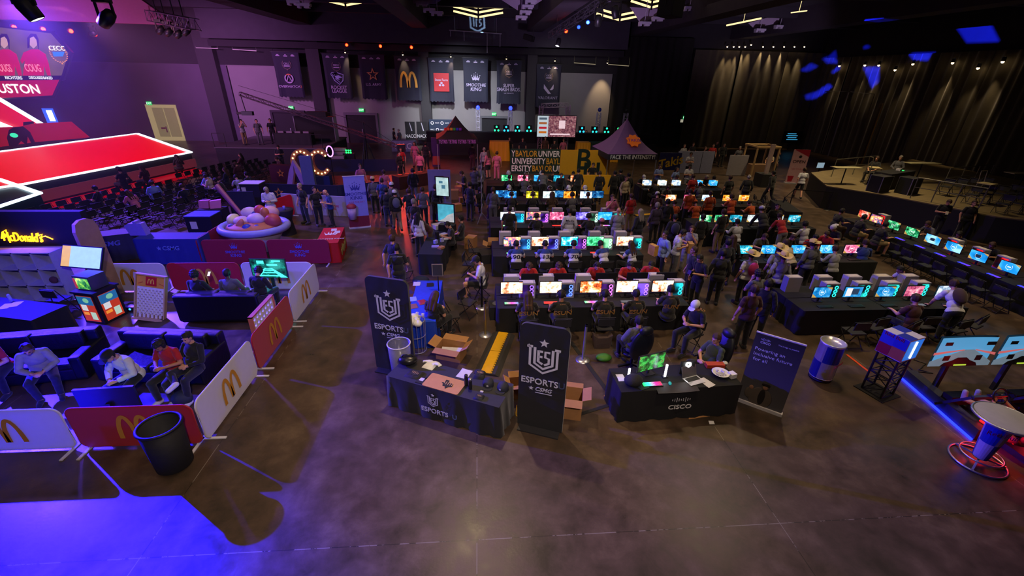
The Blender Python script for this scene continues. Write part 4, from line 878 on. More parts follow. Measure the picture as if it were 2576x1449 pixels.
# ---------------------------------------------------------------- network company table
TA,TB=G(1563,987,.74),G(1868,968,.74);c,rz2=frame2(TA,TB,.76)
T2=thing('demo_table','long table under a black cover with a white bridge of bars logo','table',c,rz2);WTT=(Vector((TB.x,TB.y))-Vector((TA.x,TA.y))).length
cloth_box(WTT,.76,.74,9,.02).build('table_cover',CLOTHB,T2);mb=MB()
for i,hh in enumerate((.035,.06,.10,.06,.035,.06,.10,.06,.035)): mb.rod(((i-4)*.045,-.415,.47-hh/2+.02),((i-4)*.045,-.415,.47+hh/2+.02),.008,n=8)
mb.build('bars_logo',WHITE,T2);text('CISCO',.105,WHITE,T2,x=0,z=.31,y=-.42,bold=.04,wide=1.15)
def disp(o,w_,h,m,z=0,y=-.012,name='screen'): return MB().box((0,y,z),(w_,.004,h)).build(name,m,o)
def monitor(p,rz,label,w_=.56,h=.33,m=None,tilt=-8,standz=.13,cat='monitor',group=None,white=False):
    o=thing('monitor',label,cat,p,rz,group);fm=BLACKM
    b=MB().box((0,0,standz+h/2+.02),(w_+.02,.03,h+.03)).build('bezel',fm,o);disp(b,w_,h,m,standz+h/2+.02,-.017)
    MB().box((0,.04,standz*.5+.06),(.05,.03,standz+.12)).build('stand_neck',fm,o);MB().box((0,.04,.008),(.24,.18,.016)).build('base',fm,o)
    if tilt: o.rotation_euler=(0,0,rz)
    return o
mo=monitor(on(1632,942),rz2+.25,'monitor with a green strategy game on the network table',.62,.36,screen_mat(['#181410','#2a3020','#2f7a30','#50e060','#8a5a40'],3,1.0),standz=.12)
for k,(x,y) in enumerate(((1580,952),(1672,948))):
    o=thing('light_bar','glowing white light bar on the network table, '+('beside the black backpack','between monitor and ring light')[k],'lamp',on(x,y),rz2);MB().rod((0,0,.02),(0,0,.24+.06*k),.022).build('light_tube',mat((.72,.75,1),.5,emis=9),o);MB().box((0,0,.01),(.1,.08,.02)).build('base',BLACKM,o)
o=MB().ell((0,0,.11),(.19,.15,.12),None,16,10).build('backpack',mat((.012,.012,.016),.85,bump=.4));o.location=on(1592,968);tag(o,'dark backpack slumped on the network table corner','bag')
def keyboard(p,rz,label,cols,group=None,w_=.42,e=1.5):
    o=thing('keyboard',label,'keyboard',p,rz,group);MB().box((0,0,.01),(w_,.14,.02)).build('case',BLACKM,o);k=('kb',tuple(cols),e)
    if k not in MC:
        m=bpy.data.materials.new('backlight');m.use_nodes=True;nt=m.node_tree;b=nt.nodes['Principled BSDF'];tc=nt.nodes.new('ShaderNodeTexCoord');sp=nt.nodes.new('ShaderNodeSeparateXYZ');cr=nt.nodes.new('ShaderNodeValToRGB');mr=nt.nodes.new('ShaderNodeMapRange')
        nt.links.new(tc.outputs['Object'],sp.inputs[0]);nt.links.new(sp.outputs[0],mr.inputs[0]);mr.inputs[1].default_value=-.2;mr.inputs[2].default_value=.2;nt.links.new(mr.outputs[0],cr.inputs[0]);e_=cr.color_ramp
        for i,cc in enumerate(cols):
            el=e_.elements[i] if i < 2 else e_.elements.new(i/(len(cols)-1));el.position=i/max(1,len(cols)-1);el.color=(*HEX(cc),1)
        nt.links.new(cr.outputs[0],b.inputs['Emission Color']);b.inputs['Emission Strength'].default_value=e;b.inputs['Base Color'].default_value=(.02,.02,.02,1);MC[k]=m
    kk=('kbm',w_)
    if kk not in MC:
        mb=MB()
        for r_ in range(4):
            for c_ in range(14): mb.box((-w_/2+.03+c_*(w_-.06)/13,-.045+r_*.03,.023),(.02,.02,.006))
        MC[kk]=mb.mesh('keys')
    put('keys',MC[kk],MC[k],o);return o
keyboard(on(1640,968),rz2,'rainbow lit keyboard on the network table',['#20ff60','#40e0e0','#e030a0','#ff2040'],e=2.2)
def mouse(p,rz,label,m,group=None):
    o=MB().ell((0,0,.018),(.032,.055,.02),None,12,8).build('computer_mouse',m);o.location=p;o.rotation_euler=(0,0,rz);tag(o,label,'mouse',group);return o
mouse(on(1685,966),rz2-.4,'mouse with a cyan glow on the network table',mat(HEX('#20c0c0'),.4,emis=.5));o=flat_cloth('mouse_pad',on(1700,975),.85,.3,mat(HEX('#1a0c12'),.5,noise=.9,scale=5),'wide dark mouse pad with red streaks on the network table',rz2,'mouse pad',2,.003)
mouse(on(1606,962),rz2,'teal computer mouse beside the rainbow keyboard',mat(HEX('#145050'),.4))
o=MB().box((0,0,.008),(.2,.13,.016)).build('tablet',mat(HEX('#303848'),.3));o.location=on(1618,975);o.rotation_euler=(0,0,rz2+.3);tag(o,'small grey tablet at the front edge of the network table','tablet')
o=thing('laptop','open silver laptop seen from behind its palm rest on the network table','laptop',on(1745,958),rz2+.25);MB().box((0,0,.008),(.36,.25,.016)).build('base',STEEL,o);MB().box((0,.04,.018),(.30,.11,.004)).build('keys',BLACK,o);f=MB().box((0,0,.12),(.36,.008,.24)).build('lid',STEEL,o);f.location=(0,.125,.01);f.rotation_euler=(R(-20),0,0)
o=thing('ring_light_stand','white glowing ring lamp in front of a dark panel on the network table','lamp',on(1727,945),rz2);MB().box((0,.05,.17),(.3,.03,.3)).build('panel',BLACK,o);mb=MB();mb.tube([(.045*math.cos(t),.02,.26+.045*math.sin(t)) for t in [2*PI*i/20 for i in range(20)]],.018,8,True);mb.build('ring',mat((.95,.95,1),.5,emis=12),o);MB().box((0,.05,.01),(.2,.14,.02)).build('base',BLACKM,o)
flat_cloth('leaflet',on(1777,962),.2,.28,OFFW,'white printed sheet on the network table beside the laptop',rz2+.4,'paper',3,.004)
o=MB().lathe([(.001,.02),(.07,.02),(.16,.08),(.175,.085),(.165,.09),(.07,.035),(.001,.03)],28).build('bowl',WHITE);o.location=on(1811,945);tag(o,'round white bowl of wrapped sweets on the network table','bowl')
mb=MB();rnd=random.Random(4);[mb.ell((rnd.uniform(-.09,.09),rnd.uniform(-.09,.09),.06+rnd.uniform(0,.03)),(.02,.013,.01),Matrix.Rotation(rnd.random()*3,4,'Z'),8,5) for i in range(40)];o=mb.build('wrapped_sweets',OFFW);o.location=on(1811,945);tag(o,'wrapped sweets heaped in the white bowl','sweets',kind='stuff')
o=MB().box((0,0,.05),(.13,.13,.1)).build('small_box',WHITE);o.location=on(1840,948);o.rotation_euler=(0,0,rz2+.2);tag(o,'small white cube box beside the white bowl','box')
o=MB().box((0,0,.04),(.38,.14,.08)).build('orange_box',mat(HEX('#b84020'),.6));o.location=on(1797,922);o.rotation_euler=(0,0,rz2-.1);tag(o,'long orange box behind the white bowl on the network table','box')
o=MB().lathe([(.001,.02),(.05,.02),(.055,0)],18).build('round_tin',WHITE);o.location=on(1824,913);tag(o,'small round white lid behind the orange box','lid')
o=flat_cloth('name_card',on(1562,950),.16,.22,OFFW,'white card lying at the corner of the network table behind the backpack',rz2,'paper',3,.004)
for pts,lb in (([(1732,1048),(1787,1043),(1785,1047),(1733,1055)],'torn cardboard sliver on the floor in front of the network table'),([(1782,1058),(1795,1059),(1798,1067),(1785,1067)],'small white square of paper on the floor by the network table')):
    mb=MB();mb.add([G(*p,.006) for p in pts]+[G(*p,.0) for p in pts],[(0,1,2,3),(0,4,5,1),(1,5,6,2),(2,6,7,3),(3,7,4,0)]);o=mb.build('floor_scrap',CARD if 'cardboard' in lb else WHITE);tag(o,lb,'paper')
# roll-up banner
P0,P1=G(1868,1012),G(1944,1040);c,r_=frame2(P0,P1,.02);W_=(P1-P0).length+.28;P0=c-Vector((math.cos(r_),math.sin(r_),0))*W_/2
def grad_panel(c1,c2,h):
    m=bpy.data.materials.new('printed_gradient');m.use_nodes=True;nt=m.node_tree;b=nt.nodes['Principled BSDF'];b.inputs['Roughness'].default_value=.5;tc=nt.nodes.new('ShaderNodeTexCoord');sp=nt.nodes.new('ShaderNodeSeparateXYZ');cr=nt.nodes.new('ShaderNodeValToRGB');mr=nt.nodes.new('ShaderNodeMapRange');mr.inputs[2].default_value=h
    nt.links.new(tc.outputs['Object'],sp.inputs[0]);nt.links.new(sp.outputs[2],mr.inputs[0]);nt.links.new(mr.outputs[0],cr.inputs[0]);cr.color_ramp.elements[0].color=(*HEX(c1),1);cr.color_ramp.elements[1].color=(*HEX(c2),1);nt.links.new(cr.outputs[0],b.inputs['Base Color']);return m
o=thing('rollup_banner','dark violet roll-up banner about an inclusive future, standing at the end of the network table','banner',c,r_);HR=1.72
MB().box((0,0,HR/2),(W_,.012,HR-.06)).build('printed_sheet',grad_panel('#58565c','#2a292c',HR),o);MB().box((0,0,.035),(W_+.04,.09,.07)).build('base',OFFW,o);MB().box((0,0,HR),(W_,.03,.025)).build('top_rail',OFFW,o)
mb=MB();[mb.rod((-W_*.36+i*.02,-.01,HR-.13-q/2),(-W_*.36+i*.02,-.01,HR-.13+q/2),.004,n=5) for i,q in enumerate((.02,.035,.055,.035,.02,.035,.055,.035,.02))];mb.build('bars_logo',LSIL,o);text('CISCO',.045,LSIL,o,x=-W_*.26,z=HR-.2,y=-.01,bold=.03)
text('The bridge to possible',.028,LSIL,o,x=W_*.2,z=HR-.16,y=-.01);text('Powering an',.07,LSIL,o,x=-W_*.12,z=HR-.36,y=-.01,fit=W_*.62);text('inclusive future',.07,LSIL,o,x=-W_*.03,z=HR-.48,y=-.01,fit=W_*.8);text('for all',.07,LSIL,o,x=-W_*.26,z=HR-.6,y=-.01,fit=W_*.3)
mb=MB();mb.ell((.02,-.012,.55),(.075,.012,.09),None,16,8).ell((-.02,-.010,.25),(.22,.008,.26),None,18,8).ell((-.22,-.010,.3),(.1,.008,.14),None,14,8);mb.build('printed_coat',mat(HEX('#5a5048'),.6),o);mb=MB();mb.ell((.02,-.022,.54),(.045,.008,.055),None,12,8).ell((-.22,-.018,.45),(.04,.008,.05),None,12,8);mb.build('printed_faces',mat(HEX('#9a7058'),.6),o);mb=MB();mb.ell((.02,-.018,.6),(.08,.012,.05),None,14,8).ell((0,-.014,.28),(.07,.008,.2),None,12,8);mb.build('printed_hat',mat(HEX('#1a1614'),.6),o)
# drink can cooler, branded cooler on truss, bistro table
def checker_can(h,r,blue,o,mats=None):
    n=32;A=MB();B_=MB()
    for i in range(n):
        a0,a1=2*PI*i/n,2*PI*(i+1)/n;u=(i+.5)/n*4
        for (z0,z1,par) in ((.1,.52,0),(.52,.95,1)):
            q=MB();V=[(r*math.cos(a),r*math.sin(a),h*z) for z in (z0,z1) for a in (a0,a1)]
            tgt=A if (int(u)+par) % 2 else B_
            tgt.add(V,[(0,1,3,2)],None,True)
    A.build('blue_panel',mat(HEX('#1c2a80'),.35,.3),o);B_.build('silver_panel',mat((.5,.5,.55),.3,.7),o)
o=thing('can_cooler','giant blue and silver drink can cooler standing on the floor','cooler',G(2062,948)+Vector((-.02,-.02,0)),.5);o.scale=(.97,.97,.88);checker_can(1.12,.25,1,o);MB().lathe([(.22,0),(.25,.1*1.12),(.25,.1)],32).lathe([(.25,1.06),(.265,1.12),(.24,1.12),(.235,1.07),(.001,1.07)],32).build('rim',mat((.6,.6,.62),.3,.6),o);MB().lathe([(.001,0),(.24,0),(.24,.03)],32).build('base',BLACKM,o)
text('Red Bull',.09,mat(HEX('#b03040')),o,x=.0,z=.55,y=-.255)
p=G(2205,985);o=thing('truss_cooler','red, blue and orange branded cooler on a black truss pedestal','cooler',p,-1.28);mb=MB();S_=.2
for sx in (-1,1):
    for sy in (-1,1): mb.rod((sx*S_,sy*S_,0),(sx*S_,sy*S_,1.0),.024,n=8)
for k in range(4):
    for a,b in (((-1,-1),(1,-1)),((1,-1),(1,1)),((1,1),(-1,1)),((-1,1),(-1,-1))):
        mb.rod((a[0]*S_,a[1]*S_,k*.25+.02),(b[0]*S_,b[1]*S_,k*.25+.02),.012,n=5).rod((a[0]*S_,a[1]*S_,k*.25+.02),(b[0]*S_,b[1]*S_,k*.25+.25),.012,n=5)
mb.box((0,0,.01),(.62,.62,.02));mb.build('truss_pedestal',BLACKM,o)
MB().box((0,.0,1.27),(.5,.5,.52)).build('cabinet',mat(HEX('#c0c0cc'),.45),o)
for nm,q,sz,cc in (('blue_panel',(-.125,-.252,1.39),(.25,.006,.26),'#3a48a8'),('orange_panel',(.125,-.252,1.15),(.25,.006,.25),'#c06838'),('red_bull_mark',(-.125,-.253,1.14),(.24,.006,.24),'#a01828'),('blue_panel',(.125,-.253,1.4),(.25,.006,.25),'#2838a0'),('blue_panel',(-.125,.125,1.532),(.25,.25,.006),'#2838a0'),('blue_panel',(.125,-.125,1.532),(.25,.25,.006),'#2838a0'),('silver_panel',(-.252,.1,1.35),(.006,.3,.3),'#9090c0')): MB().box(q,sz).build(nm,mat(HEX(cc),.4),o)
text('Red Bull',.08,mat(HEX('#a02038')),o,x=-.02,z=1.48,y=-.262)
MB().box((.253,0,1.27),(.006,.44,.46)).build('glass_door',mat(HEX('#2c70d8'),.2,emis=.9),o);MB().box((.262,-.0,1.27),(.012,.03,.40),None).build('light_strip',mat((.75,.88,1),.3,emis=9),o)
o=thing('bistro_table','round pale table on a blue and silver can pedestal with metal rings','table',(9.06,5.2,0),-.5)
for (rr,z,t) in ((.40,.02,.018),(.30,.17,.014)):
    mb=MB();mb.tube([(rr*math.cos(a),rr*math.sin(a),z) for a in [2*PI*i/36 for i in range(36)]],t,8,True);mb.build('ring_foot',STEEL,o)
mb=MB();[mb.bar((.39*math.cos(a),.39*math.sin(a),.03),(0,0,.12),.03) for a in (0,2.09,4.19)];mb.build('base',STEEL,o)
pd=bpy.data.objects.new('pedestal',None);n=24;A=MB();B_=MB()
for i in range(n):
    a0,a1=2*PI*i/n,2*PI*(i+1)/n
    for z0,z1,par in ((.12,.5,0),(.5,.95,1)):
        rr=lambda z: .11+.10*max(0,z-.1)
        (A if (int((i+.5)/n*4)+par) % 2 else B_).add([(rr(z)*math.cos(a),rr(z)*math.sin(a),z) for z in (z0,z1) for a in (a0,a1)],[(0,1,3,2)],None,True)
bpy.data.objects.remove(pd);A.build('blue_panel',mat(HEX('#2038a0'),.35,.2),o);B_.build('silver_panel',mat((.6,.6,.65),.4,.4),o);text('Red Bull',.09,mat(HEX('#a02040')),o,x=-.02,z=.78,y=-.2)
MB().lathe([(.001,1.0),(.40,1.0),(.42,1.01),(.42,1.035),(.40,1.04),(.001,1.04)],36).build('tabletop',mat(HEX('#a8a890'),.5),o);mb=MB();mb.tube([(.42*math.cos(a),.42*math.sin(a),1.02) for a in [2*PI*i/36 for i in range(36)]],.024,8,True);mb.build('rim',STEEL,o)
# ---------------------------------------------------------------- racing simulators
def sim_rig(p,rz,k,screen):
    o=thing('racing_simulator',['racing simulator with a red lit seat beside the blue glowing platform edge','racing simulator cut by the picture edge, next to the red lit one'][k],'racing simulator',p,rz)
    MB().box((.18,.3,.06),(.5,2.0,.12)).build('platform',BLACKM,o)
    mb=MB();W2,H2,Rr=1.24,.69,8;n=16;vs=[]
    for j in (0,1):
        for i in range(n+1):
            a=(i/n-.5)*W2/Rr;vs.append((Rr*math.sin(a),.0-Rr*(1-math.cos(a))*-1*-1,j*H2))
    fs=[(i,i+1,n+1+i+1,n+1+i) for i in range(n)];mb.add(vs,fs,None,True);s=mb.build('screen',screen,o);s.location=(0,1.28,.9)
    mb=MB();V2=[(x*1.02,y+.03,(z-.26)*1.06+.26) for x,y,z in vs];mb.add(V2,fs,None,True);mb.box((0,.06,.26),(.3,.08,.3));b=mb.build('housing',BLACKM,o);b.location=s.location;b.rotation_euler=s.rotation_euler
    MB().bar((0,1.42,.1),(0,1.42,1.1),.08).bar((-.35,1.0,.12),(-.35,.5,.7),.05).bar((.35,1.0,.12),(.35,.5,.7),.05).bar((-.35,.5,.7),(.35,.5,.7),.06).build('rig_frame',mat((.05,.05,.1),.4,.6),o)
    mb=MB();mb.tube([(.15*math.cos(a),.36+.06*math.sin(a),.84+.14*math.sin(a)) for a in [2*PI*i/20 for i in range(20)]],.018,8,True).bar((0,.36,.84),(0,.52,.72),.06).bar((-.14,.36,.84),(.14,.36,.84),.03);mb.build('steering_wheel',BLACKM,o)
    SM=mat(HEX('#8a1010'),.45,emis=.0);mb=MB();mb.ell((0,-.1,.3),(.27,.3,.1),None,18,10).ell((0,-.48,.62),(.26,.12,.42),Matrix.Rotation(R(-28),4,'X').inverted(),18,10);[mb.ell((q*.25,-.1,.38),(.06,.3,.1),None,12,8) for q in (-1,1)];mb.build('seat',SM,o)
    MB().box((0,.95,.3),(.5,.2,.2)).build('pedals',BLACKM,o)
    MB().rod((-.2,-.3,.3),(-.2,.3,.3),.02).build('red_strip_light',mat(HEX('#ff0808'),.4,emis=6),o)
    return o
def race_mat(seed): return mat(HEX('#58a8dc'),.3,emis=.75,noise=.08,scale=2)
def sim_scene(r,k):
    s=part(r,'screen')
    mb=MB();yo=-.045
    def on_s(pts): mb.prism([(x,z) for x,z in pts],yo-.004,yo)
    mb=MB();on_s([(-.69,.02),(.69,.02),(.69,.12),(.18,.42),(-.02,.42),(-.69,.14)]);mb.build('track_picture',mat(HEX('#8098a8'),.4,emis=.55),s)
    mb=MB();mb.prism([(-.42,.02),(-.36,.1),(-.2,.16),(-.1,.23),(.1,.23),(.2,.16),(.36,.1),(.42,.02)],yo-.01,yo-.005).box((-.36,yo-.01,.22),(.14,.004,.12)).box((.36,yo-.01,.22),(.14,.004,.12)).box((.48,yo-.01,.57),(.2,.004,.08)).box((-.46,yo-.01,.57),(.16,.004,.08));mb.build('race_car_picture',mat(HEX('#101418'),.4,emis=.1),s)
    mb=MB();mb.prism([(-.69,.3),(-.05,.41),(-.05,.43),(-.69,.36)],yo-.01,yo-.005).prism([(.69,.28),(.2,.41),(.2,.43),(.69,.34)],yo-.01,yo-.005);mb.build('kerb_picture',mat(HEX('#d06868'),.4,emis=.8),s)
    mb=MB();mb.box((.02,yo-.014,.05),(.28,.004,.03));mb.build('wheel_display_picture',mat(HEX('#b0d040'),.4,emis=1.),s)
for k,(p,a) in enumerate((((9.95,5.6,0),0),((11.4,5.6,0),0))):
    r=sim_rig(p,R(a),k,race_mat(4+k));sim_scene(r,k)
point('seat_red_glow',(9.5,5.5,.4),(1,.02,.02),9,.12);point('seat_red_glow',(10.9,5.6,.45),(1,.02,.02),10,.12)
person((9.95,5.5,-.03),180,'race','person in a blue shirt and black shorts driving the first racing simulator','tee','blue','shorts','charcoal',hc='b',shoe='lgrey',scale=.96)
person((11.4,5.5,-.03),180,'race','person in a light shirt driving the second racing simulator','tee','lgrey','pants','grey',hc='k',scale=.96)
A,B=G(2270,953),G(2447,1108);o=thing('stage_edge','low black platform edge with a blue glowing strip beside the racing simulators','platform',(0,0,0));d=(B-A).normalized();n=Vector((-d.y,d.x,0));n=n if n.x > 0 else -n
mb=MB();mb.bar(A+n*.1+Vector((0,0,.14)),B+n*.1+Vector((0,0,.14)),.2,.24);mb.build('edge_board',mat((.02,.022,.05),.5),o);MB().bar(A-n*.03+Vector((0,0,.02)),B-n*.03+Vector((0,0,.02)),.035).build('led_strip',mat(HEX('#1420ff'),.4,emis=7),o)
cable([(2300,905),(2330,915),(2310,930),(2345,938),(2300,935),(2280,915)],'black cables coiled under the curved racing screen',(.01,.01,.01),.012)
# trash can
o=thing('trash_can','round black open bin standing in front of the red barrier','bin',(-5.28,5.86,0));MB().lathe([(.001,.01),(.2,.01),(.24,.05),(.275,.80),(.255,.80),(.22,.06),(.001,.05)],30).build('bin_body',mat((.004,.004,.007),.75,bump=.3),o);mb=MB();mb.tube([(.275*math.cos(a),.275*math.sin(a),.81) for a in [2*PI*i/32 for i in range(32)]],.022,8,True);mb.build('rim',mat((.008,.008,.014),.5),o)
o.scale=(1.12,1.12,1.12)
# ---------------------------------------------------------------- arches pen
PW=mat(HEX('#d8d2dc'),.55,noise=.05,sheen=.2);PR=mat(HEX('#b01228'),.55,noise=.08,sheen=.2)
for m_ in (PW,PR):
    nt=m_.node_tree;tr=nt.nodes.new('ShaderNodeBsdfTranslucent');tr.inputs[0].default_value=(.95,.93,.97,1) if m_ is PW else (.9,.12,.3,1);mx=nt.nodes.new('ShaderNodeMixShader');mx.inputs[0].default_value=.12;nt.links.new(nt.nodes['Principled BSDF'].outputs[0],mx.inputs[1]);nt.links.new(tr.outputs[0],mx.inputs[2]);nt.links.new(mx.outputs[0],nt.nodes['Material Output'].inputs[0])
ARG=mat(HEX('#c88a28'),.6)
BARR={}
def barrier(p,rz,white,label,w_=2.06,h=.93,art='arch',col=None,group=None,fold=False):
    o=thing('fabric_barrier',label,'barrier',p,rz,group)
    k=(w_,h)
    if k not in BARR:
        mb=MB();poly=rrect(w_,h-.06,.14,cz=(h-.06)/2+.05);mb.prism(poly,-.016,.016);fr=MB();fr.tube([(x,0,z) for x,z in poly],.018,6,True);ft=MB();[ft.box((s*(w_/2-.10),0,.012),(.05,.55,.02)).box((s*(w_/2-.10),0,.035),(.03,.03,.05)) for s in (-1,1)]
        BARR[k]=(mb.mesh('fabric_panel'),fr.mesh('frame'),ft.mesh('foot'))
    pm_=col or (PW if white else PR)
    put('fabric_panel',BARR[k][0],pm_,o);put('frame',BARR[k][1],pm_,o);put('foot',BARR[k][2],OFFW,o)
    for s in ((-1,1) if art == 'arch' else ()):
        a=arches(.5,ARG,o,x=.0,z=h*.52,y=-.020*s if s > 0 else .020)
        if s < 0: a.rotation_euler=(0,0,PI)
    return o
names=['white','red','white']
for k,x in enumerate((-6.09,-8.23,-10.37)): barrier((x,6.33,0),0,k % 2 == 1,('red barrier with golden arches behind the black bin','white barrier with golden arches at the front of the lounge, cut by the picture edge','red barrier at the lounge front outside the white one')[k],col=(PR,PW,PR)[k])
for k,y in enumerate((7.4,9.54,11.68)): barrier((-5.02,y,0),R(90),k != 1,('white barrier with golden arches at the corner of the lounge by the bin','red barrier with golden arches in the middle of the lounge side','white barrier with golden arches at the far end of the lounge side')[k],col=(PW,PR,PW)[k])
for k,x in enumerate((-6.17,-8.31,-10.45)): barrier((x,12.76,0),0,k != 1,('white barrier with golden arches behind the green lit television','red barrier with golden arches behind the sofa','white barrier with golden arches beside the wooden arch panel')[k],col=(PW,PR,PW)[k])
# sofas
LEA=mat(HEX('#030305'),.5,noise=.2,bump=.3)
def sofa(p,rz,label,w_=2.0):
    o=thing('sofa',label,'sofa',p,rz)
    def blk(nm,c,s):
        me=MB().box((0,0,0),s).mesh(nm);b=put(nm,me,LEA,o,loc=c);m=b.modifiers.new('b','BEVEL');m.width=.05;m.segments=3;return b
    blk('seat_base',(0,0,.2),(w_,.9,.3));blk('backrest',(0,.4,.5),(w_,.24,.75))
    for s in (-1,1): blk('armrest',(s*(w_/2-.1),0,.36),(.24,.95,.55));blk('seat_cushion',(s*(w_/2-.22)/2,-.06,.39),((w_-.44)/2-.01,.75,.16));blk('back_cushion',(s*(w_/2-.22)/2,.27,.68),((w_-.44)/2-.01,.2,.42))
    return o
sofa((-6.9,11.15-.0,0),PI,'black leather sofa seen from behind, facing the green lit television',2.1);sofa((-7.0,8.55,0),R(-6),'black leather sofa holding three people next to the white barrier',2.3);sofa((-9.75,8.6,0),R(8),'black leather sofa cut by the picture edge, with a person in a pale hoodie',2.4)
person((*G(315,888,1.05)[:2],0),-10,'pad','person in a white hoodie and black cap holding a game controller on the sofa','hoodie','white','pants','charcoal',hc='k',hat='cap',hatc='black',shoe='white')
person((*G(413,862,1.2)[:2],0),-5,'sitp','person in a red jersey over white sleeves in the middle of the sofa','tee','red','pants','charcoal',hair='shag',hc='k',skin='m',shoe='white')
person((*G(470,868,1.1)[:2],0),-12,'loll','person in black with a beanie lounging at the end of the sofa','long','black','pants','navy',hair='hair',hc='k',hat='beanie',hatc='black',shoe='white')
person((-9.0,8.05,0),35,'pad','person in a pale hoodie leaning over a controller on the edge sofa','hoodie','lgrey','pants','charcoal',hc='b',shoe='black')
person((-9.95,8.25,0),10,'pad','person in a red shirt on the edge sofa, mostly outside the picture','tee','red','pants','black',hc='k')
o=MB().ell((0,0,.16),(.2,.15,.17),None,16,10).build('backpack',mat(HEX('#222a3a'),.8,bump=.4));o.location=(-6.05,7.45,0);tag(o,'dark blue backpack on the floor at the end of the sofa','bag')
def tv(p,rz,label,w_,h,z,m,art=None):
    o=thing('television',label,'television',p,rz);b=MB().box((0,0,z+h/2),(w_+.04,.05,h+.04)).build('housing',BLACKM,o);s=disp(b,w_,h,m,z+h/2,-.027);MB().box((0,.05,z/2+.1),(.08,.05,z+.2)).box((0,.03,.015),(.6,.4,.03)).build('stand',BLACKM,o)
    if art: art(s,z+h/2)
    return o
def tronart(s,z):
    mb=MB(); 
    for q in (-1,1): mb.prism([(q*.06,z+.02),(q*.1,z+.02),(q*.5,z-.28),(q*.3,z-.28)],-.034,-.031)
    for i in range(5): mb.box((0,-.032,z+.02-i*i*.014-.02),(.12+.14*i,.003,.012+.006*i))
    mb.box((-.2,-.032,z+.2),(.2,.003,.09)).box((.12,-.032,z+.12),(.3,.003,.05)).box((.25,-.032,z+.24),(.25,.003,.04));mb.build('game_picture',mat(HEX('#40e8d0'),.4,emis=2.2),s)
tv((-6.1,12.15,0),R(-3),'television glowing teal with a track game in front of the white barrier',.98,.56,.72,screen_mat(['#021414','#04403c','#0a5a54','#20c0b0'],5,1.2),tronart)
tv((-6.84,6.85,0),R(184),'television facing the sofa, its dark back toward the red barrier',.95,.5,.42,screen_mat(['#103060','#2060a0','#40a0d0'],6,1.5,'soft'))
point('tv_glow',(-6.1,11.8,1.0),(.1,.9,.8),14,.2)
for k,(x,y,c_,pz,hr) in enumerate((( -7.55,11.2,'black','sit','shag'),(-6.75,11.25,'grey','sit','hair'),(-6.05,11.3,'black','sitp','shag'))):
    person((x,y,0),180+(-6,5,-8)[k],pz,('person with curly hair filming with a phone on the sofa seen from behind','person in a grey top in the middle of the sofa seen from behind','person in a black jacket leaning forward before the teal television')[k],'hoodie',c_,'pants','charcoal',hair=hr,hc='k',skin='md'[k % 2] if k < 2 else 'l')
phone_thing((-7.42,11.55,1.1),'lit phone held up by the curly haired person on the sofa',0,'#e8e0a0')
CHAIR.at((-5.75,10.95,0),R(200),'folding chair behind the person in front of the teal television')
# peg board game, row game, kiosk, bag
o=thing('peg_board_game','upright white peg board game in a wooden frame with golden arches header','board game',(-8.97,11.02,0),R(-1));o.rotation_euler=(R(-15),R(10),0);MB().box((0,.03,.62),(.72,.03,1.2)).build('back_panel',WHITE,o);mb=MB();[mb.box((s*.36,0,.62),(.03,.12,1.24)) for s in (-1,1)];mb.box((0,0,1.235),(.75,.12,.03)).box((0,0,.02),(.75,.3,.04));mb.build('frame',mat(HEX('#c8a888'),.6),o)
MB().box((0,.005,1.06),(.69,.01,.32)).build('header_panel',mat(HEX('#e0a030'),.6),o);MB().box((0,-.004,1.06),(.26,.01,.24)).build('red_square',mat(HEX('#c01818')),o);arches(.13,mat(HEX('#ffd040'),emis=0),o,z=1.06,y=-.014);mb=MB();[strip(mb,[(s*.32,.97),(s*.2,1.02)],.014,-.004) or strip(mb,[(s*.32,.93),(s*.2,.98)],.014,-.004) for s in (-1,1)];mb.build('red_stripes',mat(HEX('#c01818')),o)
mb=MB()
for r_ in range(11):
    for c_ in range(7+(r_ % 2)): mb.rod((-.3+c_*.09-(r_ % 2)*.045+.0,.02,.82-r_*.065),(-.3+c_*.09-(r_ % 2)*.045,-.05,.82-r_*.065),.009,n=6)
pg=mb.build('pegs',mat(HEX('#c8b8a0')),o);pg['kind']='stuff';mb=MB();[mb.box((-.3+i*.1,0,.09),(.008,.06,.1)) for i in range(7)];mb.build('slot_dividers',mat(HEX('#a08060')),o)
o=thing('disc_row_game','large white grid game with round holes standing against the red barrier','board game',(-5.35,9.85,0),R(90));mb=MB();cu=bpy.data.curves.new('g','CURVE');cu.dimensions='2D';cu.fill_mode='BOTH'
def _sp(pts): s=cu.splines.new('POLY');s.points.add(len(pts)-1);s.use_cyclic_u=True;[setattr(s.points[i],'co',(x,y,0,1)) for i,(x,y) in enumerate(pts)]
_sp([(-.55,0),(.55,0),(.55,.62),(-.55,.62)])
for i in range(7):
    for j in range(4): _sp([(-.45+i*.15+.048*math.cos(t*PI/8),.08+j*.145+.048*math.sin(t*PI/8)) for t in range(16)])
cu.extrude=.02;t_=bpy.data.objects.new('g',cu);COL.objects.link(t_);me=bpy.data.meshes.new_from_object(t_.evaluated_get(bpy.context.evaluated_depsgraph_get()));bpy.data.objects.remove(t_);me.transform(Matrix.Translation((0,0,.35)) @ Matrix.Rotation(R(90),4,'X'));put('grid_panel',me,WHITE,o)
MB().box((0,0,.98),(1.2,.1,.03)).box((-.58,0,.5),(.04,.1,1.0)).box((.58,0,.5),(.04,.1,1.0)).box((-.58,0,.02),(.06,.5,.04)).box((.58,0,.02),(.06,.5,.04)).build('frame',mat(HEX('#c87060'),.6),o)
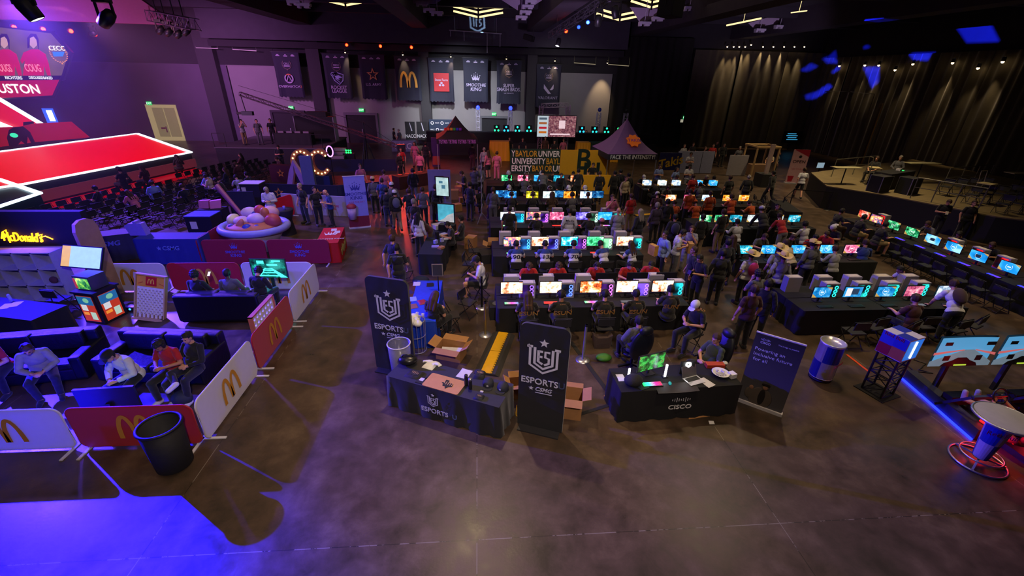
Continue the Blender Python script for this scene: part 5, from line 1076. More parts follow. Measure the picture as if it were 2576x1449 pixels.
o=thing('arcade_kiosk','black game kiosk with two lit poster panels and a small green screen on top','kiosk',(-10.15,11.15,0),R(-14));MB().box((0,0,.44),(.62,.62,.88)).box((0,.0,.9),(.7,.7,.05)).build('cabinet',BLACKM,o)
for k,(q,rr) in enumerate((((-.02,-.318,.44),0),((.318,0,.44),PI/2))):
    f=MB().box((0,0,0),(.46,.006,.74)).build('poster_panel',mat(HEX('#c03820'),.4,emis=.8),o);f.location=q;f.rotation_euler=(0,0,rr)
    MB().box((0,-.005,.24),(.46,.004,.24)).build('poster_blue',mat(HEX('#2468a0'),.4,emis=.8),f);MB().box((-.1,-.006,.03),(.17,.004,.17)).build('pale_square',mat(HEX('#e0e0e0'),.4,emis=.8),f);MB().box((.1,-.006,-.2),(.16,.004,.22)).build('pale_card',mat(HEX('#c8e8d0'),.4,emis=.7),f);MB().box((-.11,-.006,-.14),(.16,.004,.08)).build('orange_block',mat(HEX('#f09030'),.4,emis=.9),f);MB().ell((.03,-.008,.25),(.09,.004,.07)).build('round_badge',mat(HEX('#80c8a0'),.4,emis=.8),f)
b=MB().box((-.02,0,1.13),(.5,.42,.38)).build('top_box',mat((.05,.05,.06),.3),o);MB().box((-.02,-.213,1.12),(.42,.004,.3)).build('screen',screen_mat(['#102010','#1c6a20','#60b030','#e8e040'],8,1.6),b);MB().box((-.23,-.216,1.12),(.07,.004,.28)).build('side_label',mat(HEX('#d04040'),.4,emis=.6),b)
o=thing('menu_screen','tilted menu display with a yellow side band above the green kiosk screen','display',(-10.75,11.85,0),R(-12));f=MB().box((0,0,0),(1.25,.05,.62)).build('housing',BLACKM,o);f.location=(0,0,1.5);f.rotation_euler=(R(-28),0,0);MB().box((.12,-.028,0),(.94,.004,.56)).build('screen',mat(HEX('#b8e8c8'),.4,emis=.85),f);MB().box((-.48,-.029,0),(.26,.004,.56)).build('yellow_band',mat(HEX('#e8b840'),.4,emis=1.),f);MB().bar((0,.1,0),(0,.05,1.4),.07).box((0,.1,.015),(.6,.5,.03)).build('stand',BLACKM,o)
mb=MB();[mb.ell((q*.14,.05*q,.13),(.22,.17,.14),Matrix.Rotation(q,4,'Z'),16,10) for q in (-1,1)];o=mb.build('backpack',mat(HEX('#6a3a48'),.8,bump=.6));o.location=(-10.75,9.75,0);tag(o,'maroon backpack lying on the floor behind the edge sofa','bag')
o=thing('coin_machine','small floor projector with a blue light beside the kiosk','projector',(-9.75,11.6,0));MB().box((0,0,.08),(.4,.3,.14)).build('body',BLACKM,o);MB().ell((0,-.15,.09),(.03,.02,.03)).build('lens',mat(HEX('#2060ff'),.4,emis=8),o)
# arches booth: header wall, neon script, cubby shelf, wooden arch panel, dark counter
o=thing('booth_wall','tall navy booth header wall with glowing orange neon script','booth',(-13.0,12.6,0));MB().box((0,.1,2.05),(4.0,.2,1.0)).box((1.85,.1,.8),(.3,.2,1.6)).build('wall_panel',mat(HEX('#0c0d1c'),.85),o)
NEO=mat(HEX('#ff9c10'),.4,emis=5.5,noise=0)
A0=AY(56,598,12.56);NT=text("McDonald's",.27,NEO,o,x=A0.x+13,z=A0.z,y=-.03,name='neon_script',fit=AY(104,598,12.56).x-AY(5,598,12.56).x,shear=.3,depth=.03);NT.rotation_euler=(0,R(3),0)
MB().tube([AY(px,py,12.56)-Vector((-13,12.6,0)) for px,py in ((98,592),(106,589),(104,596),(114,594),(124,598),(133,602))],.016,6).tube([AY(px,py,12.56)-Vector((-13,12.6,0)) for px,py in ((4,600),(6,584),(14,578),(26,610))],.018,6).build('neon_flourish',NEO,o)
o=MB();o.prism([(-.32,0),(.32,0),(.32,2.1),(.25,2.3),(.1,2.38),(-.1,2.38),(-.25,2.3),(-.32,2.1)],-.05,.05);o=o.build('wooden_arch_panel',mat(HEX('#a88068'),.6,noise=.2));o.location=(-10.9,12.45,0);o.rotation_euler=(0,0,R(80));tag(o,'tall rounded wooden panel at the end of the navy booth wall','panel')
o=thing('cubby_shelf','white cubby shelf with three rows of open squares below the neon script','shelf',(-13.15,12.2,0));mb=MB();Wc=2.9
for j in range(4): mb.box((0,0,.12+j*.48),(Wc,.4,.035))
for i in range(7): mb.box((-Wc/2+i*Wc/6,0,.84),(.035,.4,1.47))
mb.box((0,.2,.84),(Wc,.02,1.47));mb.build('shelf_grid',mat(HEX('#b0b0d8'),.6),o)
o=MB().ell((0,0,.1),(.1,.08,.1)).build('plush_bundle',mat(HEX('#5a3848'),.9));o.location=(-12.0,12.1,.62);tag(o,'small dark bundle in an upper cubby of the white shelf','toy')
c,r_=Vector((-11.6,10.4,0)),R(-14);o=thing('counter_table','table under a dark cloth in front of the cubby shelf with papers on it','table',c,r_);cloth_box(2.3,.8,.74,5,.03).build('table_cover',mat(HEX('#101226'),.8),o)
for k,(x,y) in enumerate(((15,770),(38,765))): flat_cloth('leaflet',G(x,y,.745),.22,.3,OFFW,'white sheet on the dark counter, '+('by the picture edge','beside the black chair')[k],.2,'paper',k,.004)
CHAIR.at((-11.45,11.45,0),R(170),'black chair between the dark counter and the white cubby shelf');o=MB().lathe([(.001,0),(.035,0),(.035,.16),(.02,.2),(.001,.2)],14).build('water_bottle',mat((.5,.6,.8),.2,alpha=.6));o.location=(-11.9,10.75,.745);tag(o,'clear water bottle on the dark counter','bottle')
# ---------------------------------------------------------------- rows of gaming desks
ORD='first second third fourth fifth sixth seventh eighth ninth'.split()
TBLM={}
def desk(x0,x1,yc,label,group,d=.74,m=None,z=.74):
    o=thing('gaming_table',label,'table',((x0+x1)/2,yc,0),0,group);k=(round(x1-x0,2),d)
    if k not in TBLM: TBLM[k]=cloth_box(x1-x0,d,z,11,.015).mesh('table_cover')
    put('table_cover',TBLM[k],m or CLOTHB,o);return o
def mon_proto():
    o=thing('monitor','m','monitor');b=MB().box((0,0,.335),(.60,.03,.36)).build('bezel',BLACKM,o);MB().box((0,-.017,.335),(.575,.003,.325)).build('screen',BLACK,b)
    MB().box((0,.04,.14),(.05,.03,.26)).build('stand_neck',BLACKM,o);MB().box((0,.05,.008),(.24,.18,.016)).build('base',BLACKM,o);return o
def mon_proto2():
    o=thing('monitor','m','monitor');b=MB().box((0,0,.30),(.54,.03,.33)).build('bezel',BLACKM,o);MB().box((0,-.017,.30),(.515,.003,.30)).build('screen',BLACK,b)
    MB().box((0,.04,.12),(.05,.03,.22)).build('stand_neck',BLACKM,o);MB().box((0,.05,.008),(.22,.16,.016)).build('base',BLACKM,o);return o
MON,MON2=Proto(mon_proto),Proto(mon_proto2)
CASEW=mat(HEX('#a8a4b0'),.5,noise=.04)
def pc_proto():
    o=thing('pc_tower','p','computer');mb=MB();mb.box((0,0,.225),(.42,.225,.45));mb.build('case',CASEW,o)
    g=MB().box((-.02,-.115,.225),(.34,.006,.37)).build('glass_panel',BLACK,o)
    for z in (.11,.225,.34): m=MB();m.tube([(.11+.045*math.cos(a),-.121,z+.045*math.sin(a)) for a in [2*PI*i/14 for i in range(14)]],.011,5,True);m.build('fan_ring',BLACK,o)
    MB().box((0,.0,.453),(.3,.15,.006)).build('vent_grille',mat(HEX('#d0c8c0'),.6),o);return o
PCT=Proto(pc_proto)
def pc(loc,rz,label,c1,c2,group,lit=True):
    o=PCT.at(loc,rz,label,group)
    for ch in o.children:
        if ch.name.startswith('glass'): setmat(ch,screen_mat(['#05050a',c1,c2],int(loc[0]*3) % 7,1.1,'soft') if lit else BLACKM)
        if ch.name.startswith('fan'): setmat(ch,mat(HEX(c2),.4,emis=3.2) if lit else BLACKM)
    return o
PAL=dict(hot=['#80301c','#e88860','#ffd8b8','#ffffff','#fff4e0'],
 warm=['#2a0a06','#b04018','#ff8a48','#ffe0b8','#ffffff'],red=['#400808','#b02018','#ff6a50','#ffd8c0'],orange=['#401804','#d06a10','#ffa830','#fff0b0'],blue=['#04142c','#0c4a90','#2a90d8','#a0e0ff'],
 cyan=['#02303c','#0a80a0','#30c8e8','#e0ffff'],green=['#06200c','#10804a','#50d890','#f0ffe0'],purple=['#100830','#4030a0','#8070e0','#d0c8ff'],white=['#506080','#a0c0e0','#f0f8ff','#ffffff'],
 mixed=['#101828','#306090','#e06080','#ffd060','#f0ffff'],yellow=['#182008','#807810','#e8d020','#fff8a0'],sky=['#0868b0','#1890e0','#40b0f0','#a0e0ff'],pink=['#301028','#c04070','#ff90b0','#fff0f0'],pale=['#8898a0','#c0d0d0','#f8ffff','#f0c0b0'])
def scr(o,pal,seed,e=1.5,kind='game'): setmat(part(o,'screen'),screen_mat(PAL[pal],seed,e,kind))
KBC={'r': ['#ff2020','#ff4030'],'w': ['#20ffa0','#ff40c0','#40a0ff'],'b': ['#2040ff','#6020ff'],'d': ['#080810','#101020'],'l': ['#b0b0c0','#d0d0e0']}
KBP={}
def row(nm,y,xs,pals,keys,face,grp,e=1.5,pcs=True,mon=MON,back=False,aisle='the walkway'):
    """one side of a desk row: monitors at y; face=-1 screens look to -y"""
    for i,x in enumerate(xs):
        if pals[i] is None: continue
        o=mon.at((x,y,.742),0 if face < 0 else PI,('monitor with its dark back turned, %s from %s, %s' if back else PALN[pals[i]]+' monitor, %s from %s, %s') % (ORD[i],aisle,nm),grp+' monitors');scr(o,pals[i],i+int(y),e)
        if keys:
            kk=keys[i]
            if kk != '-':
                k=KBP.get(kk)
                if k is None: KBP[kk]=k=Proto(lambda kk=kk: keyboard((0,0,0),0,'k',KBC[kk],w_=.40,e=.05 if kk == 'd' else (.25 if kk == 'l' else 1.8)))
                k.at((x-.02,y+face*.29,.742),0,'%s keyboard under the %s monitor of the %s' % ({'r': 'red lit','w': 'rainbow lit','b': 'blue lit','d': 'unlit black','l': 'pale'}[kk],ORD[i],nm),grp+' keyboards')
PALN=dict(hot='white and peach',warm='bright orange and white',red='red',orange='glowing orange',blue='deep blue',cyan='cyan',green='green',purple='violet',white='white',mixed='many coloured',yellow='yellow',sky='light blue',pink='pink',pale='pale grey')
XA=[.85,1.9,3.0,4.0,5.0]
# -- front row, both sides
G1='front desk row'
for i,(a,b) in enumerate(((.45,3.0),(3.02,5.6))):
    desk(a,b,10.33,'black covered table of the front desk row, '+('walkway half','aisle half')[i],G1);desk(a,b,11.1,'black covered table back to back with the front desk row, '+('walkway half','aisle half')[i],G1)
row('front desk row',10.5,XA,['hot','hot','warm','hot','hot'],'wrwll',-1,G1,2.4)
row('front row rear',11.0,[1.45,2.35,3.55,4.45,5.3],['red']*5,None,1,G1+' rear',1.2,back=True)
for i,(x,c1,c2) in enumerate(((1.28,'#301060','#8050ff'),(2.35,'#102040','#5070ff'),(3.45,'#502080','#e060ff'),(4.45,'#2010a0','#9060ff'),(5.42,'#086070','#20e8ff'))): pc((x,10.62,.742),0,'%s pale computer tower lit inside, in the front desk row' % ORD[i],c1,c2,'front row computers')
for i,x in enumerate((.88,1.85,2.9,5.0)): pc((x,11.05,.742),PI,'%s pale computer tower on the rear side of the front desk row' % ORD[i],'#101020','#60ff80' if i == 3 else '#4080ff','front row rear computers')
for i,(x,hr,hc,sk) in enumerate(((1.2,'longhair','b','l'),(2.05,'hair','k','m'),(3.15,'hair','k','l'),(3.98,'hair','k','m'),(4.95,'hair','k','l'))):
    p=person((x,9.52 if i < 4 else 9.75,0),180+(0,3,-4,2,-8)[i],'desk','person in a black and gold jersey at the %s seat of the front row' % ORD[i],'tee','black','pants','charcoal',hair=hr,hc=hc,skin=sk,phones=i in (1,2))
    backtext(p,'ESUN' if i != 4 else 'SUN',.13,'#a87830',-.08,1.1,'desk');backtext(p,'ELEPHANTS'[:6],.03,'#a87830',.14,1,'desk')
    if i != 4: CHAIR.at((x,9.45,0),PI,'folding chair of the %s player at the front desk row' % ORD[i],'chairs at the front desk row')
for i,(x,hr) in enumerate(((1.45,'shag'),(2.3,'shag'),(3.5,'hair'),(4.45,'hair'),(5.25,'hair'))):
    person((x,12.0,0),(0,4,-6,3,-25)[i],'deskh','person in a red shirt facing the hall, %s rear seat of the front row' % ORD[i],'tee','red','pants','charcoal',hair=hr,hc='b' if i < 2 else 'k',phones=i in (2,))
    CHAIR.at((x,12.15,0),0,'folding chair under the %s red shirted player' % ORD[i],'chairs behind the red shirted players')
# -- second row
G2='second desk row'
for i,(a,b) in enumerate(((.45,3.0),(3.02,5.6))):
    desk(a,b,13.95,'black covered table of the second desk row, '+('walkway half','aisle half')[i],G2);desk(a,b,14.72,'black covered rear table of the second desk row, '+('walkway half','aisle half')[i],G2)
row(G2,14.1,[1.12,2.08,3.1,4.0,5.05],['mixed','hot','cyan','green','hot'],'wbbrl',-1,G2,2.2)
for i,(x,c1,c2) in enumerate(((1.58,'#104080','#40a0ff'),(2.55,'#3020a0','#6070ff'),(3.53,'#6020a0','#c060ff'),(4.45,'#208050','#a0ffc0'),(5.5,'#087080','#20ffe0'))): pc((x,14.25,.742),0,'%s pale computer tower lit inside, in the second desk row' % ORD[i],c1,c2,'second row computers')
for i,x in enumerate((.92,1.95,3.05,4.15,5.1)): pc((x,14.8,.742),PI,'%s pale computer tower on the rear side of the second desk row' % ORD[i],'#101020','#8080ff','second row rear computers',False)
for i,(x,tx) in enumerate(((1.2,'90'),(2.15,'13'),(3.1,'70'),(4.15,''),(5.1,''))):
    p=person((x,13.2,0),180+(0,0,0,22,30)[i],'desk' if i != 3 else 'deskh','person in a white and blue jersey %s, second desk row' % ('numbered 90, first seat','numbered 13, second seat','numbered 70, third seat','leaning in, fourth seat','with long brown hair')[i],'tee','white','pants','black',hair='longhair' if i == 4 else 'hair',hc='k' if i < 4 else 'b')
    if tx: backtext(p,tx,.16,'#141838',-.06,1.1,'desk')
    B_=body('desk' if i != 3 else 'deskh'); 
    if 'yoke' not in B_.cache: B_.cache['yoke']=submesh(B_.v,B_.nr,B_.f,(B_.z('tor') & (B_.hp > .40)) | (B_.z('upa') & (B_.t < .35)),.022,3,'blue_yoke')
    put('blue_yoke',B_.cache['yoke'],cl('blue'),part(p,'shirt'))
    CHAIR.at((x,13.1,0),PI,'folding chair of the %s player at the second desk row' % ORD[i],'chairs at the second desk row')
# -- third, fourth and fifth rows
def rowset(nm,y,pals,keys,e=1.6,xs=XA,mon=MON,x0=.45,x1=5.6,n=2,aisle='the walkway'):
    for i in range(n):
        a=x0+(x1-x0)*i/n;desk(a,a+(x1-x0)/n-.02,y-.12,'black covered table of the %s, %s' % (nm,('walkway half','aisle half')[i]),nm);desk(a,a+(x1-x0)/n-.02,y+.65,'black covered rear table of the %s, %s' % (nm,('walkway half','aisle half')[i]),nm)
    row(nm,y,xs,pals,keys,-1,nm,e,mon=mon,aisle=aisle)
rowset('third desk row',17.1,['white','mixed','pink','purple','sky'],'wdrrw',1.7,[1.15,2.2,3.15,4.22,5.15])
for i,(x,c1,c2) in enumerate(((1.65,'#0870a0','#20c0ff'),(2.65,'#5020a0','#d060ff'),(4.72,'#408060','#c0ffe0'),(5.65,'#087080','#20ffe0'))): pc((x,17.3,.742),0,'%s pale computer tower lit inside, in the third desk row' % ORD[i],c1,c2,'third row computers')
for i,x in enumerate((1.25,2.3,3.3,4.5,5.4)): pc((x,17.85,.742),PI,'%s computer tower on the rear side of the third desk row' % ORD[i],'#101020','#8080ff','third row rear computers',False)
rowset('fourth desk row',20.6,['blue','yellow','pale','orange','white'],'ddddd',1.6,[1.5,2.55,3.35,4.35,5.15]);rowset('fifth desk row',24.3,['green','pink','sky','cyan','warm'],'ddddd',1.5,[1.55,2.45,3.35,4.45,5.4])
o=MON.at((1.1,20.75,.742),0,'extra blue monitor at the walkway end of the fourth desk row','spare monitors');scr(o,'blue',4,1.2);o=MON.at((3.9,20.75,.742),0,'small blue screen between the pale and orange monitors','spare monitors');scr(o,'blue',9,1.0);o=MON.at((5.75,20.7,.742),0,'dark blue monitor at the aisle end of the fourth desk row','spare monitors');scr(o,'blue',12,.8)
R3=[(1.15,16.1,'stand','tee','black','hair','k','standing at the first seat of the third desk row in a black t-shirt'),(2.25,16.3,'desk','tee','black','hair','k','with headphones in a black t-shirt at the second seat of the third desk row'),(4.35,16.3,'desk','tee','charcoal','hair','k','with a dark headset at the fourth seat of the third desk row'),(4.65,15.75,'sit','tee','grey','hair','b','in a pink cap sitting back between the second and third desk rows')]
for i,(x,y,ps,tp,c_,hr,hc,wh) in enumerate(R3): person((x,y,0),180+(-5,3,8,-15)[i],ps,'person '+wh,tp,c_,'pants','black',hair=hr,hc=hc,phones=i in (1,2),hat='cap' if i == 3 else None,hatc='pink')
p=person((3.4,15.75,0),176,'standh','person standing in a white hoodie with black script, behind the second desk row','hoodie','white','pants','lgrey',hc='k');backtext(p,'Made',.07,'#101014',.05,1.5,'standh')
person((5.3,15.9,0),165,'cross','bald person in a grey denim jacket standing with arms folded behind the second desk row','long','lgrey','pants','lgrey',hair=None)
for i,(x,c_,hr) in enumerate(((1.5,'charcoal','hair'),(2.5,'charcoal','hair'),(3.4,'brown','longhair'),(4.35,'grey','shag'),(5.1,'navy','hair'))):
    person((x,19.75,0),180+i*2-4,'desk','person in a %s top seen from behind, %s seat of the fourth row' % (dict(charcoal='dark',brown='brown',grey='grey',navy='navy')[c_],ORD[i]),'long' if i % 2 else 'tee',c_,'pants','black',hair=hr,hc='kbb'[i % 3],phones=i < 3)
for i,x in enumerate((1.5,2.5,3.55,4.45,5.35)):
    person((x,21.85,0),(0,6,-4,3,-8)[i],'deskh','person with a pale headset facing the hall, %s rear seat of the fourth row' % ORD[i],'tee',['charcoal','grey','black','charcoal','black'][i],'pants','black',hc='k' if i != 1 else 'b',phones='white',hat='cap' if i in (0,3,4) else None,hatc='white')
for i,(x,c_,ps) in enumerate(((1.65,'charcoal','desk'),(2.45,'grey','desk'),(3.45,'grey','lean'),(4.35,'navy','lean'),(5.35,'charcoal','stand'))):
    person((x,23.45,0),(180,178,176,0,182)[i],ps,'person in a %s top %s, %s seat of the fifth desk row' % (dict(charcoal='dark',grey='grey',navy='dark varsity')[c_],{'desk': 'seated','lean': 'leaning','stand': 'standing'}[ps],ORD[i]),'long',c_,'pants','black',hc='kb'[i % 2])
for i,x in enumerate((1.7,2.7,3.6,4.2,5.45,6.6)):
    person((x,25.4,0),(0,5,-5,8,-6,0)[i],'deskh' if i < 5 else 'standh','person facing the hall behind the fifth desk row, %s from the walkway' % ORD[i],'tee',['charcoal','grey','black','navy','black','black'][i],'pants','black',hc='kb'[i % 2],phones='white' if i in (0,1,2) else False,hat='cap' if i in (0,2) else None,hatc='white')
# -- right block
AI='the middle aisle'
def rrow(nm,y,xs,pals,keys,e,far=True,m=MON,x0=8.9,x1=13.5):
    for i in range(2):
        a=x0+(x1-x0)*i/2;desk(a,a+(x1-x0)/2-.02,y-.12,'black covered table of the %s, %s' % (nm,('aisle half','curtain half')[i]),nm)
        if far: desk(a,a+(x1-x0)/2-.02,y+.65,'black covered rear table of the %s, %s' % (nm,('aisle half','curtain half')[i]),nm)
    row(nm,y,xs,pals,keys,-1,nm,e,mon=m,aisle=AI)
rrow('curtain side front desk row',10.05,[9.3,10.2,11.15,12.0,12.95],['sky','sky','sky','pink','white'],'dddld',1.0,m=MON2,x0=8.55,x1=13.3)
for i,x in enumerate((9.3,11.15)):
    s=[c_ for c_ in bpy.data.objects if ' monitor, '+ORD[(0,2)[i]]+' from the middle aisle, curtain side front' in c_.get('label','')][0];b=part(s,'screen');wreath(.085,mat(HEX('#e8f4ff'),.4,emis=1.2),b,z=.31,y=-.020);MB().box((0,-.020,.31),(.09,.002,.03)).build('title_mark',mat(HEX('#e8f4ff'),.4,emis=1.2),b); 
    mb=MB();mb.prism([(-.257,.15),(-.257,.26),(-.12,.15)],-.021,-.019).prism([(.257,.45),(.257,.38),(.1,.45)],-.021,-.019);mb.build('gold_corners',mat(HEX('#c8a050'),.4,emis=1),b)
s=[c_ for c_ in bpy.data.objects if ' monitor, second from the middle aisle, curtain side front' in c_.get('label','')][0];b=part(s,'screen');MB().box((-.12,-.02,.30),(.16,.003,.24)).build('white_window',mat((.9,.95,1),.4,emis=1.),b);MB().box((.06,-.021,.31),(.2,.003,.17)).build('dark_window',mat((.05,.1,.2),.4,emis=.5),b)
for i,(x,rear) in enumerate(((8.95,1),(9.75,0),(9.85,1),(10.68,0),(10.75,1),(11.55,0),(11.65,1),(12.45,0),(12.5,1))):
    pc((x,10.35 if not rear else 10.78,.742),0 if not rear else PI,'%s computer tower of the curtain side front row, %s' % (ORD[i],'pale plain side' if rear else 'with a cyan glow'),'#061018','#20d0c0' if not rear else '#101010','curtain side front computers',not rear)
rrow('curtain side second desk row',13.3,[8.95,9.8,10.85,11.9,12.8],['cyan','sky','sky','sky','pink'],'ddddd',1.5,m=MON2)
rrow('curtain side third desk row',16.85,[9.3,9.95,10.6,11.35,12.4,13.15],['green','green','cyan','pale','pale','cyan'],'dddddd',1.2,x1=13.9,m=MON2)
rrow('curtain side fourth desk row',20.2,[9.2,10.1,11.0,12.05,12.85],['warm','pink','white','orange','orange'],'ddddd',1.7,m=MON2)
rrow('curtain side fifth desk row',23.5,[9.2,10.05,10.85,12.1,12.95],['white','pale','white','sky','sky'],'ddddd',1.5,m=MON2)
def folk(lst,base,group=None):
    for (x,y,f,ps,tp,c_,bt,bc,hr,hc,sk,hat,hcx,lb) in lst:
        person((x,y,0),f,ps,lb,tp,c_,bt,bc,hair=hr,hc=hc,skin=sk,hat=hat,hatc=hcx or 'white')
# diagonal row by the risers
for i,(y,pl) in enumerate(((17.4,'red'),(16.75,'mixed'),(15.9,'green'),(15.05,'green'),(14.2,'sky'),(13.4,'sky'),(12.55,'sky'),(11.6,'sky'),(10.7,'cyan'))):
    o=MON2.at((16.75,y,.742),R(-90)+.12,'%s monitor of the side desk row by the risers, counted from the back' % ORD[i],'side row monitors');scr(o,pl,i+20,1.3,'soft' if pl == 'sky' else 'game')
    if i in (5,7): b=part(o,'screen');wreath(.085,mat(HEX('#e8f4ff'),.4,emis=1.2),b,z=.31,y=-.02)
    if i in (4,6): MB().box((0,-.02,.30),(.18,.003,.10)).build('dark_window',mat((.03,.08,.15),.4,emis=.3),part(o,'screen'))
    if i > 2:
        k=KBP.get('b') or Proto(lambda: keyboard((0,0,0),0,'k',KBC['b']));KBP['b']=k;k.at((16.35,y,.742),R(-90),'blue lit keyboard of the %s monitor in the side desk row' % ORD[i],'side row keyboards')
for i in range(4):
    o=desk(-1.05,1.05,0,'black covered table of the side desk row, %s from the back' % ORD[i],'side row tables',d=1.5);o.location=(17.0,16.8-i*2.13,0);o.rotation_euler=(0,0,R(90))
for i,(y,c_) in enumerate(((16.9,'#ff1010'),(13.8,'#ff1818'),(12.9,'#ff1010'),(12.1,'#ff2020'),(11.1,'#20e0d0'))):
    o=pc((17.2,y,.742),R(-90),'%s computer tower with %s fans in the side desk row' % (ORD[i],'red' if i < 4 else 'cyan'),'#300404',c_,'side row computers')
for i,(y,hc) in enumerate(((15.6,'b'),(14.4,'k'),(13.3,'b'),(11.6,'k'))): person((18.2,y,0),-90+10*i,'deskh','person in dark clothes behind the side desk row, %s from the back' % ORD[i],'tee',['grey','charcoal','black','black'][i],'pants','black',hc=hc)
for i,(x,y,c_) in enumerate(((15.3,17.2,'brown'),(15.55,16.3,'tan'),(15.6,15.3,'tan'))): person((x,y,0),90,'desk','person at the %s seat of the side desk row, facing the risers' % ORD[i],'tee','charcoal','pants' if i == 0 else 'shorts',c_,hc='k')
for i in range(7): CHAIR.at((15.75-.1*(i % 2),14.4-i*.62,0),R(90),'empty black folding chair along the side desk row','empty chairs of the side desk row')
# ---------------------------------------------------------------- stage with LED floor and screens
LEDR=mat(HEX('#ff0018'),.4,emis=.85,noise=.12,scale=.5);LEDW=mat(HEX('#d8f4ff'),.4,emis=2.0,noise=0);DARKS=mat((.02,.018,.03),.6)
def flatpoly(pts,z0,z1,mb=None):
    mb=mb or MB();n=len(pts);a=sum(pts[i].x*pts[(i+1) % n].y-pts[(i+1) % n].x*pts[i].y for i in range(n));P=pts if a > 0 else pts[::-1]
    return mb.add([(p.x,p.y,z0) for p in P]+[(p.x,p.y,z1) for p in P],[tuple(range(n-1,-1,-1)),tuple(range(n,2*n))]+[(i,(i+1) % n,n+(i+1) % n,n+i) for i in range(n)])
def border(pts,w_,z,mb,closed=True):
    n=len(pts)
    for i in range(n if closed else n-1): mb.bar(Vector((*pts[i][:2],z)),Vector((*pts[(i+1) % n][:2],z)),w_,.06)
    return mb
o=thing('led_stage','red glowing stage runway edged in white light','stage',(0,0,0));P=[G(480,383,1.2),G(345,336,1.2),G(-120,397,1.2),G(-60,480,1.2),G(60,463,1.2)]
flatpoly(P,.0,1.14).build('stage_deck',DARKS,o);flatpoly([p*1 for p in P],1.145,1.18).build('led_floor',LEDR,o);border(P,.22,1.2,MB()).build('white_edge',LEDW,o)
F0,F1=G(475,392,0),G(230,505,0);A=P[0];B=P[4]
f=thing('stage_steps','red lit apron along the front of the runway','stage',(0,0,0));n_=Vector((.97,-.23,0));flatpoly([A+n_*.05,A+n_*.95-Vector((0,.6,0)),B+n_*1.0+Vector((.2,.6,0)),B+n_*.05],.0,.18).build('apron',mat(HEX('#c80a24'),.5,emis=.5),f);MB().bar(Vector((A.x+.12,A.y,.55)),Vector((B.x+.12,B.y,.55)),.08,.5).build('riser_face',mat(HEX('#b04860'),.6,emis=.15),f)
o=thing('led_stage_wing','dark stage wing outlined in white light at the picture edge','stage',(0,0,0));Q=[G(-60,440,1.2),G(0,452,1.2),G(100,486,1.2),G(-10,522,1.2),G(-90,540,1.2)];flatpoly(Q,0,1.15).build('stage_deck',mat(HEX('#182838'),.4,emis=.12),o);border(Q,.2,1.2,MB()).build('white_edge',LEDW,o)
# casters' desk and screens of the stage
YS=38.
def shape(nm,pts,m,par=None,y=YS,th=.06,back=0):
    L_=[AY(a,b,y) for a,b in pts];c=L_[0];mb=MB();mb.prism([(p.x-(0 if par else c.x),p.z-(0 if par else c.z)) for p in L_],-th,th);o=mb.build(nm,m,par);return o,c
o=thing('stage_screen','big stage screen showing two players in red jerseys above a red name bar','screen',(0,YS,0))
def sh(nm,pts,m,dy=0.,th=.04):
    L_=[AY(a,b,YS) for a,b in pts];mb=MB();mb.prism([(p.x,p.z) for p in L_],dy-th,dy);return mb.build(nm,m,o)
E8=lambda h,e=.75,n=.1,s=3: mat(HEX(h),.4,emis=e,noise=n,scale=s)
sh('housing',[(-60,60),(130,78),(178,132),(157,200),(150,204),(133,246),(-60,252)],BLACKM,.3,.2)
sh('picture',[(-60,62),(128,84),(172,133),(155,190),(-60,192)],mat(HEX('#6a5430'),.4,emis=.9,noise=.6,scale=.9),0)
for cx,nm,k in ((15,'RICHTERS',0),(88,'',1)):
    sh('player_picture',[(cx-28,190),(cx-22,150),(cx-30,160),(cx-34,152),(cx-26,132),(cx-6,124),(cx+10,124),(cx+28,136),(cx+36,160),(cx+42,190),(cx+34,190),(cx+24,162),(cx+24,190)],E8('#d81020',.8),-.05);h=AY(cx-2,105,YS)
    sh('face_picture',[(cx-11,100),(cx-7,90),(cx+4,89),(cx+10,100),(cx+8,114),(cx,122),(cx-8,114)],E8('#d8a890',.8),-.1);sh('hair_picture',[(cx-13,122),(cx-14,96),(cx-5,85),(cx+8,86),(cx+14,100),(cx+14,124),(cx+9,100),(cx+2,92),(cx-8,96),(cx-9,120)],E8('#2a140c',.5),-.14)
    t_=text('COUGS' if k == 0 else 'COUG',.5,E8('#ff9098',1.),o,x=AY(cx,176,YS).x,z=AY(cx,172,YS).z,y=-.12,bold=.02,fit=1.05)
sh('name_strip',[(-60,192),(155,190),(150,201),(-60,204)],BLACKM,-.02);text('RICHTERS',.2,E8('#ffffff',1.2),o,x=AY(37,196,YS).x,z=AY(37,196,YS).z,y=-.08,fit=1.15,bold=.03);text('DISGUISEDBAKED',.18,E8('#ffffff',1.2),o,x=AY(105,196,YS).x,z=AY(105,196,YS).z,y=-.08,fit=1.6,bold=.03)
wreath(.55,E8('#e09030',1.1),o,x=AY(150,135,YS).x,z=AY(150,135,YS).z,y=-.1);text('CECC',.3,E8('#ffffff',1.2),o,x=AY(146,122,YS).x,z=AY(146,122,YS).z,y=-.1,bold=.03);sh('blue_ribbon',[(134,130),(164,130),(160,142),(138,142)],E8('#2080e0',1.),-.05)
sh('name_bar',[(-60,205),(150,200),(132,240),(-60,250)],E8('#c00c24',.75),-.02);text('HOUSTON',.62,E8('#ffffff',1.6),o,x=AY(26,224,YS).x,z=AY(26,224,YS).z,y=-.1,fit=4.1,bold=.05)
o['label']='big stage screen showing two players in red jerseys above a red name bar'
o=thing('stage_backdrop','red triangular light wall with white edges behind the stage desk','screen',(0,YS,0));sh('led_wall',[(-60,245),(2,248),(110,312),(95,318),(35,320),(-60,300)],E8('#f01028',.8),.1,.1)
